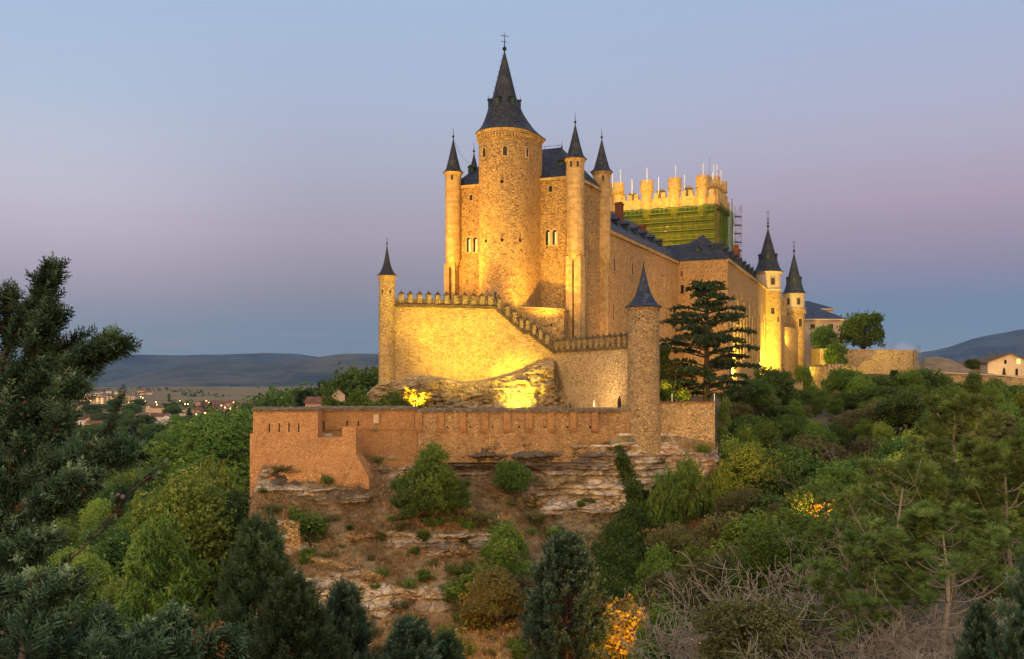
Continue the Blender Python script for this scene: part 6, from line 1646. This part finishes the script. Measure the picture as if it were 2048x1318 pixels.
for px, yt_, D, k, sx, lab in ((1370, 905, 118, 'tamarisk', 1.0, 'thin feathery tree on the orange lit rock at the right end of the rampart'), (1330, 930, 119.5, 'tamarisk', .8, 'thin feathery tree left of the orange lit rock'), (1440, 920, 120, 'tamarisk', .8, 'feathery olive tree at the right corner of the rock'),
    (1350, 1058, 108, 'olive0', .9, 'olive yellow tree at the foot of the ivy'), (1415, 1050, 106, 'olive1', .9, 'olive brown tree right of the ivy foot'), (1320, 1105, 104, 'ash1', 1.0, 'dark green tree right of the ivy mass'), (1390, 1110, 102, 'ash2', 1.1, 'dark green leafy tree between ivy and pines'), (1490, 985, 112, 'olive0', 1.0, 'broad olive tree below the right corner of the rock'), (1450, 1030, 104, 'bush5', 1.2, 'brownish bush below the right corner of the rock'), (1470, 885, 124, 'bush3', .9, 'dark creeper bush on the right corner of the rock'), (1448, 800, 131, 'poplar1', .8, 'dark climbing ivy column at the right end of the red coped rampart')):
    plant_px(k, 'tree' if not k.startswith('bush') else 'shrub', px, yt_, D, lab, 'tree' if not k.startswith('bush') else 'shrub', sxy=sx, base=yt_ + (130 if not k.startswith('bush') else 60))
for i, (px, py, yt_) in enumerate(((900, 1318, 1262), (820, 1325, 1290), (1040, 1318, 1280), (760, 1310, 1285), (860, 1290, 1265))):
    cl(px, py, ('bush5', 'bush6', 'bush3')[i % 3], yt_, 'low dry bush at the foot of the layered rock', 'shrub', 1.2, 'low bushes at the rock foot')
def weed(key, H, n, seed, material):
    r = np.random.default_rng(seed); a = r.uniform(0, 6.28, n); q = r.random(n) ** .7 * .45 * H; Pn = np.stack([np.cos(a) * q, np.sin(a) * q, np.zeros(n) - .03], -1); d = np.stack([np.cos(a) * .45, np.sin(a) * .45, np.ones(n)], -1) + r.normal(size=(n, 3)) * .3
    VAR[key] = (H, [('foliage', leaf_mesh('foliage', leaves(SPRAYS, rdir(d), H * r.uniform(.5, 1.1, n), Pn, .35 + .4 * r.random(n)), material))])
weed('weed0', 1.0, 26, 1, 'leaf_mid'); weed('weed1', 1.0, 22, 2, 'leaf_olive'); weed('weed2', 1.0, 24, 3, 'dry_grass'); weed('weed3', .9, 30, 4, 'green_grass')
def weeds():
    r = np.random.default_rng(91); fl_ = (1 - CLS).ravel(); pts = CLP.reshape(-1, 3); pr_ = np.clip(fl_ - .1, 0, 1); pyy = np.repeat(rowsY, CLP.shape[1]); pr_[pyy < 890] = 0; pr_ *= .15 + np.clip(fnoise(pts[:, 0] * .3, pts[:, 1] * .3, pts[:, 0] * .15, 5.0, 3) + .3, 0, 1.5)
    for i in r.choice(len(pts), 210, p=pr_ / pr_.sum(), replace=False):
        k = int(r.choice(4, p=(.25, .3, .25, .2))); p = pts[i]; plant('weed%d' % k, 'weed_clump', p, r.uniform(.5, 1.35), ('leafy green weed on the dry rock slope', 'olive coloured weed on the dry rock slope', 'dry yellow weed on the rock slope', 'fresh green grass tuft on the rock slope')[k], 'weed', 'weeds growing on the castle rock', None, r.uniform(.8, 1.5))
weeds()
def boulders():
    r = np.random.default_rng(17); vs_ = []
    for i in range(3):
        mb = MB(); n = 9; sq = r.uniform(.5, .8)
        mb.rings([[(cos(2 * pi * k / n) * q * (1 + .22 * mnoise.noise((k * 1.3, z * 3, i * 5.1))), sin(2 * pi * k / n) * q * (1 + .22 * mnoise.noise((k * 1.7, z * 2, i * 3.3 + 9))), z * sq) for k in range(n)] for q, z in ((.3, -.5), (.85, -.25), (1.0, .1), (.8, .5), (.35, .75))])
        me = bpy.data.meshes.new('boulder'); me.from_pydata(mb.v, [], mb.f); me.materials.append(M['rock_low']); vs_.append(me)
    fl_ = (1 - CLS).ravel(); pts = CLP.reshape(-1, 3); pr_ = np.clip(fl_ - .05, 0, 1); pyy = np.repeat(rowsY, CLP.shape[1]); pr_[pyy < 960] = 0
    for i in r.choice(len(pts), 150, p=pr_ / pr_.sum(), replace=False):
        o = bpy.data.objects.new('boulder', vs_[int(r.integers(0, 3))]); link(o); o.location = pts[i]; s = r.uniform(.10, .42) ** 1.1; o.scale = (s * r.uniform(.8, 1.5), s, s * r.uniform(.6, 1)); o.rotation_euler = (r.normal() * .2, r.normal() * .2, r.uniform(0, 6)); tag(o, 'pale loose block of rock lying on the dry slope', 'rock', 'loose rocks on the castle slope')
boulders()
# ivy hanging down the rock
def ivy():
    r = np.random.default_rng(9); Pn, tn = [], []
    track = [(1236, 893, 10), (1246, 930, 13), (1262, 965, 18), (1275, 1000, 24), (1270, 1030, 42), (1250, 1070, 60), (1240, 1120, 72), (1235, 1165, 70), (1240, 1190, 55)]
    for (x0, y0, w0), (x1, y1, w1) in zip(track, track[1:]):
        n = int((w0 + w1) * (y1 - y0) / 5.2)
        for i in range(n):
            u = r.random(); q = r.normal() * .5; p = cliff_at(x0 + (x1 - x0) * u + q * (w0 + (w1 - w0) * u), y0 + (y1 - y0) * u)
            th = .25 + 1.5 * min(1, (w0 + (w1 - w0) * u) / 60) * max(0, 1 - q * q * .7); Pn.append((p.x + r.normal() * .12, p.y - th * r.uniform(.55, 1.05), p.z + r.normal() * .12)); tn.append(.3 + .45 * r.random() + .12 * sin(p.z * 2.2 + p.x))
    b = cliff_at(1240, 1180); Pn = np.array(Pn) - np.array(b)
    o = thing('ivy', 'dense dark ivy pouring down the rock from the round corner tower', 'ivy', b)
    d = np.tile(np.array([[0, -1.0, .4]]), (len(Pn), 1)) + r.normal(size=(len(Pn), 3)) * .6
    link(bpy.data.objects.new('foliage', leaf_mesh('foliage', leaves(CL, rdir(d), r.uniform(.3, .62, len(Pn)), Pn, tn), 'ivy')), o)
    mb = MB()
    for i in range(5):
        pts = [cliff_at(1238 + i * 3 + (y_ - 893) * .12, y_) - b + Vector((0, -.1, 0)) for y_ in range(893, 1010, 16)]; mb.tube(pts, .035, 4)
    link(bpy.data.objects.new('stems', mb_mesh('stems', mb, 'bark')), o)
ivy()
# dry grass on every ledge
def grass():
    r = np.random.default_rng(21); fl_ = (1 - CLS).ravel(); pr_ = np.clip(fl_ - .22, 0, 1) ** 1.2; pts = CLP.reshape(-1, 3); pyy = np.repeat(rowsY, CLP.shape[1]); pr_[pyy < 886] = 0; pr_ *= (.25 + np.clip(.8 + fnoise(pts[:, 0] * .25, pts[:, 1] * .25, pts[:, 0] * .1, 3.0, 3), 0, 1.5))
    idx = r.choice(len(pts), 26000, p=pr_ / pr_.sum()); Pn = pts[idx] + r.normal(size=(26000, 3)) * np.array([.12, .12, .02])
    t_ = [t_needles(300 + i, 7, .45, .035) for i in range(3)]
    for q in t_: tmpl_t[id(q[0])] = q[0][:, 2] * .25
    tn = .45 + .22 * fnoise(Pn[:, 0] * .3, Pn[:, 1] * .3, Pn[:, 0] * .2, 7.0, 3) + r.normal(size=len(Pn)) * .12
    d = np.stack([r.normal(size=len(Pn)) * .25, r.normal(size=len(Pn)) * .25 - .1, np.ones(len(Pn))], -1)
    o = bpy.data.objects.new('dry_grass', leaf_mesh('dry_grass', leaves(t_, rdir(d), r.uniform(.28, .75, len(Pn)), Pn, tn), 'dry_grass')); link(o); tag(o, 'dry tan grass covering the ledges of the castle rock', 'grass', None, 'stuff')
    n = 9000; px = r.uniform(250, 1750, n); D = np.exp(r.uniform(np.log(45), np.log(104), n)); x = (px - CX) / F * D; z = gz_pd(px, D); Pn = np.stack([x, D, z], -1)
    tn = .42 + .2 * fnoise(x * .3, D * .3, x * .2, 5.0, 3) + r.normal(size=n) * .12; d = np.stack([r.normal(size=n) * .3, r.normal(size=n) * .3, np.ones(n)], -1)
    o = bpy.data.objects.new('valley_grass', leaf_mesh('valley_grass', leaves(t_, rdir(d), r.uniform(.4, .9, n), Pn, tn), 'dry_grass')); link(o); tag(o, 'dry brown grass on the valley floor between the trees', 'grass', None, 'stuff')
grass()

# ------------------------------------------------------------------ foreground pines, thickets and junipers
plant_px('pine0', 'pine_tree', 1905, 852, 50, 'tallest foreground pine with open branches and light needle tufts', 'pine', sxy=1.05, rz=.4)
plant_px('pine1', 'pine_tree', 1800, 975, 45, 'spreading pine in the right foreground, left of the tallest one', 'pine', sxy=1.3, rz=2.0)
plant_px('pine2', 'pine_tree', 2030, 945, 46, 'pine cut by the right edge of the picture', 'pine', sxy=1.2, rz=3.3)
plant_px('pine1', 'pine_tree', 1890, 1060, 38, 'low bushy pine at the bottom right among bare branches', 'pine', sxy=1.4, rz=5.0)
plant_px('pine2', 'pine_tree', 1730, 1120, 40, 'low spreading pine under the forked dead tree', 'pine', sxy=1.3, rz=1.1)
for px, yt_, D, k, sx, lab in ((1560, 1075, 60, 'ash0', 1.2, 'leafy green bush behind the middle of the grey thicket'), (1440, 1120, 64, 'olive1', 1.2, 'olive bush at the left end of the grey thicket'), (1650, 1040, 66, 'ash1', 1.2, 'leafy green tree behind the forked dead tree'), (1500, 1215, 40, 'olive0', 1.0, 'low olive bush in front of the grey thicket'), (1760, 985, 70, 'lime1', 1.2, 'light green tree between the two foreground pines'), (1620, 1190, 50, 'oak0', 1.3, 'dark low bush under the grey thicket'), (1980, 1080, 52, 'ash0', 1.2, 'green bush at the right edge below the tallest pine'), (1325, 1240, 58, 'ash1', 1.0, 'low green bush right of the orange lit bush')):
    plant_px(k, 'leafy_bush', px, yt_, D, lab, 'bush', sxy=sx)
plant_px('snag', 'dead_tree', 1690, 940, 44, 'forked grey dead tree full of bare twigs in the right foreground', 'tree', sxy=.9, rz=.3)
for i, (px, yt_, D, k, sx) in enumerate(((1420, 1030, 48, 'thicket0', 1.0), (1495, 985, 47, 'thicket1', 1.0), (1640, 985, 46, 'thicket1', 1.0), (1690, 950, 44, 'thicket0', .9), (1540, 1000, 44, 'thicket0', 1.1), (1470, 1110, 42, 'thicket1', 1.2), (1560, 1090, 40, 'thicket0', 1.2), (1720, 1130, 38, 'thicket0', 1.2), (1800, 1110, 38, 'thicket1', 1.1), (1600, 1200, 35, 'thicket0', 1.3), (1700, 1215, 34, 'thicket0', 1.3), (1850, 1180, 34, 'thicket0', 1.2), (1930, 1130, 36, 'thicket1', 1.2))):
    plant_px(k, 'bare_thicket', px, yt_, D, 'tangle of bare grey curved branches in the right foreground', 'thicket', 'bare branch thickets under the foreground pines', sx)
for px, yt_, D, k, sx, lab in ((520, 1035, 25, 'juniper1', .8, 'dark juniper with several tips before the ruined pier'), (690, 1165, 24, 'juniper0', .8, 'slender juniper tip before the layered rock'), (585, 1150, 22, 'juniper1', .95, 'bushy dark juniper at the bottom left of the layered rock'), (820, 1235, 26, 'juniper0', 1.0, 'low juniper top at the bottom edge left of the big cypress'), (893, 1265, 28, 'juniper1', .8, 'smallest juniper tip at the bottom edge left of the big cypress'), 
    (2085, 1030, 17, 'juniper0', .7, 'blue green juniper cut by the right edge of the picture'), (1960, 1205, 18, 'juniper0', .8, 'blue green juniper with cones in the bottom right corner'), (330, 1262, 14, 'juniper0', 1.0, 'light juniper top at the bottom left')):
    plant_px(k, 'juniper', px, yt_, D, lab, 'juniper', sxy=sx)

def near_juniper():
    """the large tree on the left, close to the camera: limbs, sprays and cones"""
    r = np.random.default_rng(31); rr = random.Random(31); mb = MB(); parts, dead_parts = [], []
    base = P(-60, 1500, 7.6); o = thing('juniper_tree', 'large blue green juniper filling the left foreground, its cones and twigs against the sky', 'juniper', base)
    b = np.array(base)
    trunk = [P(-60, 1700, 7.8), P(-70, 1250, 7.7), P(-55, 950, 7.6), P(-35, 760, 7.6), P(0, 650, 7.5)]
    mb.tube([p - base for p in trunk], [.14, .12, .10, .06, .03], 8)
    # limbs: list of (column, height, depth) with the half width of their foliage in image units
    limbs = [([(-35, 780, 7.6), (20, 690, 7.5), (60, 630, 7.4), (85, 590, 7.4), (100, 562, 7.35)], 30), ([(-20, 700, 7.6), (10, 640, 7.5), (15, 602, 7.4)], 22), ([(-40, 840, 7.6), (30, 780, 7.5), (75, 700, 7.4), (100, 645, 7.3)], 42),
             ([(-40, 860, 7.6), (60, 800, 7.4), (130, 752, 7.3), (190, 715, 7.2), (236, 692, 7.1)], 34), ([(60, 800, 7.4), (95, 740, 7.4), (118, 708, 7.4), (148, 688, 7.4)], 14), ([(120, 760, 7.3), (170, 730, 7.3), (204, 700, 7.2), (208, 690, 7.2)], 16),
             ([(-40, 900, 7.6), (40, 860, 7.3), (100, 812, 7.2), (145, 785, 7.1)], 36), ([(-40, 950, 7.6), (60, 905, 7.2), (110, 880, 7.0), (118, 850, 7.0)], 32), ([(-50, 1000, 7.5), (70, 960, 7.0), (150, 930, 6.8), (200, 920, 6.7), (250, 912, 6.6)], 32),
             ([(-50, 1050, 7.4), (80, 1020, 6.8), (130, 990, 6.6), (170, 972, 6.5)], 32), ([(-50, 1120, 7.3), (40, 1115, 6.6), (90, 1090, 6.4)], 28), ([(-50, 1180, 7.2), (60, 1190, 6.3), (110, 1180, 6.2)], 24),
             ([(-50, 1250, 7.0), (80, 1265, 6.0), (150, 1275, 5.8), (190, 1268, 5.7)], 34), ([(-50, 1320, 6.8), (100, 1330, 5.4), (240, 1318, 5.2), (300, 1300, 5.0), (330, 1285, 5.0)], 34), ([(40, 1340, 5.0), (60, 1250, 5.2), (90, 1210, 5.3), (140, 1185, 5.3)], 36), ([(20, 900, 7.2), (20, 1000, 7.2), (10, 1150, 7.0), (0, 1300, 6.8)], 52), ([(150, 1345, 4.6), (260, 1330, 4.6), (380, 1318, 4.6), (430, 1300, 4.6)], 20)]
    thin = [([(40, 1010, 6.9), (110, 985, 6.85), (190, 915, 6.7), (225, 845, 6.6), (240, 800, 6.6)], 5), ([(60, 1190, 6.4), (140, 1120, 6.4), (225, 1040, 6.4), (250, 990, 6.3), (330, 930, 6.2)], 4)]
    cones = []
    def run(pts, wd, dens, thick, sz=1.0):
        pp = [np.array(P(*p)) for p in pts]; n = 26; tt = np.linspace(0, 1, n); cum = np.linspace(0, 1, len(pp)); C = np.stack([np.interp(tt, cum, [q[i] for q in pp]) for i in range(3)], -1)
        for _ in range(2): C[1:-1] = (C[:-2] + C[1:-1] * 2 + C[2:]) / 4
        mb.tube([Vector(c - b) for c in C], [thick * (1 - .85 * t) + .004 for t in tt], 6)
        L = np.linalg.norm(np.diff(C, axis=0), axis=1).sum(); K = int(L * dens); u = r.random(K) ** .85; dpt = np.mean([p[2] for p in pts]); w3 = wd * .56 / F * dpt * (1 - .85 * u ** 1.6)
        c = np.stack([np.interp(u, tt, C[:, i]) for i in range(3)], -1); tg = np.gradient(C, axis=0); tg /= np.linalg.norm(tg, axis=1, keepdims=True); tg = np.stack([np.interp(u, tt, tg[:, i]) for i in range(3)], -1)
        q = r.normal(size=(K, 3)); q /= np.linalg.norm(q, axis=1, keepdims=True); rad = r.random(K) ** .5; p = c + q * (w3 * rad)[:, None]
        d = tg * 1.15 + q * rad[:, None] * .85 + r.normal(size=(K, 3)) * .25 + np.array([0, 0, .30]); s = sz * r.uniform(.11, .27, K) * (1 - .15 * u)
        tn = .02 + .50 * rad + .12 * r.normal(size=K) + .16 * (q[:, 2]) + .10 * np.sin(c[:, 0] * 9 + c[:, 2] * 7); dead = (rad < .45) & (r.random(K) < .3)  # tint rises outward and upward: highlights put into the spray colour
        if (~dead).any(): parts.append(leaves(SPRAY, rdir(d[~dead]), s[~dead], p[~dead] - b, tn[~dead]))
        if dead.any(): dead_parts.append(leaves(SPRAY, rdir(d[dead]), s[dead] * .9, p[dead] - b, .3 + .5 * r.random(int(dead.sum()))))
        for i in range(3 if wd > 30 else 1): 
            k = r.integers(0, K); cones.append(p[k])
    for pts, wd in limbs: run(pts, wd, 190 * (wd / 40) ** 1.1, .020)
    for pts, wd in thin: run(pts, wd, 55, .004, .55)
    link(bpy.data.objects.new('trunk', mb_mesh('trunk', mb, 'bark')), o)
    link(bpy.data.objects.new('foliage', leaf_mesh('foliage', join(parts), 'juniper')), o)
    link(bpy.data.objects.new('dead_foliage', leaf_mesh('dead_foliage', join(dead_parts), 'juniper_dead')), o)
    cm = MB(); cm.ball((0, 0, 0), .015, 10); me = mb_mesh('seed_cone', cm, 'cone')
    for c in cones:
        for j in range(2):
            q = bpy.data.objects.new('seed_cone', me); link(q, o); q.location = Vector(c - b) + Vector((r.normal() * .03, -.05 + r.normal() * .02, r.normal() * .025)); s = r.uniform(.75, 1.25); q.scale = (s, s, s)
near_juniper()

# ------------------------------------------------------------------ the town on the plain
def house_proto(i, wallm, roofm):
    wx, wy, h_ = [(4.2, 6, 6), (5, 8, 7), (4, 10, 6.5), (6, 6, 8), (4.5, 9, 6)][i % 5]
    return gable_house('house', 'h', 'house', (0, 0), 0, wx, wy, 0, h_, h_ + wx * .55, wallm, roofm, ((-wx * .45, h_ * .45, 1.1, 1.5, 'pane'), (wx * .45, h_ * .45, 1.1, 1.5, 'pane')))
protos = []
combos = [('house_white', 'roof_tile', 'white walled house with red tile roof in the town on the plain'), ('house_cream', 'roof_tile', 'cream house with red tile roof in the town on the plain'), ('house_white', 'roof_brown', 'white house with brown roof in the town on the plain'), ('house_rose', 'roof_tile', 'rose walled house with red roof in the town on the plain')]
for i, (a, b_, lab) in enumerate(combos): protos.append((house_proto(i, a, b_), lab))
used = [False] * 4; r = np.random.default_rng(77)
spots = []
for (x0, x1, D0, D1, n, w_) in ((60, 210, 820, 1050, 24, (.5, .3, .2, 0)), (275, 345, 880, 1060, 22, (.6, .3, .1, 0)), (300, 420, 1050, 1250, 20, (.3, .4, .2, .1)), (385, 520, 930, 1200, 60, (.15, .2, .1, .55)), (400, 520, 1200, 1500, 30, (0, .2, 0, .8)), (150, 330, 1900, 2300, 16, (.3, .4, .2, .1)), (130, 260, 1250, 1500, 10, (.4, .4, .2, 0))):
    for k in range(n): spots.append((r.uniform(x0, x1), r.uniform(D0, D1), int(r.choice(4, p=w_))))
for px, D, k in spots:
    x = g(px, D)
    if not spaced(x, D, 7): continue
    root, lab = protos[k]; o = root if not used[k] else copy_tree(root); used[k] = True
    o.location = (x, D, gz(x, D) - .5); o.rotation_euler = (0, 0, r.choice([0.2, 1.4, -.5, 1.9]) + r.normal() * .12); s = r.uniform(.55, .95); o.scale = (s, s, s)
    o['label'] = lab; o['group'] = 'houses of the town on the plain'
for i in range(6):
    px = (175, 205, 232, 258, 196, 240)[i]; D = (1480, 1500, 1520, 1540, 1420, 1440)[i]; x = g(px, D); z = gz(x, D)
    a = thing('apartment_block', ('five storey cream block with lit windows behind the juniper twig', 'long cream block right of the first one in the town', 'cream block in the middle of the town row', 'rightmost cream block of the town row', 'front left cream block of the town row', 'front right cream block of the town row')[i], 'apartment block', (x, D, z))
    MB().box((x, D), (1, .15), 9.5, 6, z - 1, z + 13).build('wall', 'house_cream', a); MB().box((x, D), (1, .15), 10, 6.5, z + 13.003, z + 13.8).build('roof', 'roof_brown', a)
    for fl2 in range(4):
        for c in range(6):
            if r.random() < .8: MB().box((x - 7.5 + c * 3, D - 6.05 - (7.5 - c * 3) * .15), (1, .15), .7, .12, z + 1.6 + fl2 * 3, z + 3.1 + fl2 * 3).build('window', 'lit_window' if r.random() < .35 else 'pane', a)
lp = None
for i in range(24):
    px, D = [(r.uniform(160, 300), r.uniform(1350, 1650)), (r.uniform(280, 480), r.uniform(1250, 1420)), (r.uniform(60, 520), r.uniform(850, 1250))][i % 3]
    x = g(px, D); z = gz(x, D)
    if lp is None:
        lp = thing('street_lamp', 'street lamp glowing orange in the town on the plain', 'street lamp', (x, D, z), 'street lamps of the town on the plain')
        MB().tube([(x, D, z - 1), (x, D, z + 8.5)], .12, 5).build('pole', 'steel', lp); MB().ball((x, D, z + 8.8), .45, 8).build('lamp_head', 'lamp', lp); q = lp
    else: q = copy_tree(lp)
    q.location = (x, D, z)
# dark trees in and round the town
cnt = 0
for it in range(3000):
    if cnt >= 120: break
    D = float(np.exp(r.uniform(np.log(520), np.log(1750)))); px = r.uniform(40, 560); x = g(px, D)
    if D > 1250 and px > 340: continue
    if not spaced(x, D, 9): continue
    key = r.choice(['oak0', 'oak1', 'oak2', 'ash0', 'poplar1', 'fir']); plant(key, 'town_tree', (x, D, gz(x, D) - .3), r.uniform(8, 15), 'dark tree among the houses of the town on the plain', 'tree', 'dark trees of the town on the plain', None, 1.5); cnt += 1
def far_wood():
    r = np.random.default_rng(55); n = 5200; D = np.exp(r.uniform(np.log(480), np.log(1500), n)); px = r.uniform(-100, 900, n)
    keep_ = (fnoise(px * .012, D * .004, px * .004, 2.0, 3) > -.15) | (D < 800); keep_ &= ~((D > 850) & (fnoise(px * .02, D * .006, px * .004, 4.0, 3) < .25)); D, px = D[keep_], px[keep_]; x = (px - CX) / F * D; z = gz_pd(px, D) + r.uniform(1, 8, len(D))
    o = bpy.data.objects.new('far_wood', leaf_mesh('far_wood', leaves(CL, rrot(len(D)), r.uniform(5, 9, len(D)), np.stack([x, D, z], -1), .25 + .35 * r.random(len(D))), 'leaf_dark')); link(o); tag(o, 'dark woodland between the valley and the town on the plain', 'wood', None, 'stuff')
    n = 420; D = r.uniform(1900, 3600, n); px = r.uniform(150, 780, n); ok = fnoise(px * .02, D * .003, px * .01, 6.0, 3) > .5; D, px = D[ok], px[ok]; x = (px - CX) / F * D; z = gz_pd(px, D) + 2
    if len(D):
        o = bpy.data.objects.new('far_scrub', leaf_mesh('far_scrub', leaves(CL, rrot(len(D)), r.uniform(6, 13, len(D)), np.stack([x, D, z], -1), .2 + .3 * r.random(len(D))), 'leaf_dark')); link(o); tag(o, 'scattered dark scrub on the dry fields below the hills', 'scrub', None, 'stuff')
far_wood()

# hillock with scrub by the right-hand wall
hl = np.linspace(0, 1, 40); vv = np.linspace(0, 1, 24); Hx, Hv = np.meshgrid(hl, vv)
pxh = 1838 + Hx * 170; Dh = 264 + Hv * 46; top_ = np.interp(pxh, [1838, 1850, 1872, 1900, 1940, 1985, 2008], [726, 716, 714, 720, 738, 752, 760]); zh = zat(752, 264) * 0 + (YH - (758 + (top_ - 758) * np.sin(np.clip(Hv * 1.5, 0, 1) * pi / 2))) / F * Dh + .25 * fnoise(pxh * .1, Dh * .3, pxh * .05, 3., 3)
zh[0] -= 4
M['hillock'] = flat_mat('dry_hillock', (.20, .135, .07), .95, .45, .5)
o = bpy.data.objects.new('hillock', grid_mesh('hillock', (pxh - CX) / F * Dh, Dh, zh, M['hillock'])); link(o); o['kind'] = 'structure'

# ------------------------------------------------------------------ air
hz = MB().box((0, 6300), (1, 0), 15500, 6900, -75, 900).build('haze', 'hole'); hm_, kh, bh = mat('haze')
kh.n.remove(bh); pv = kh.new('ShaderNodeVolumePrincipled'); pv.inputs['Color'].default_value = (.30, .50, .90, 1); pv.inputs['Density'].default_value = 0.30 / 11000; pv.inputs['Anisotropy'].default_value = 0.0
kh.l.new(pv.outputs[0], kh.n['Material Output'].inputs['Volume']); hz.data.materials.clear(); hz.data.materials.append(hm_); hz['kind'] = 'stuff'
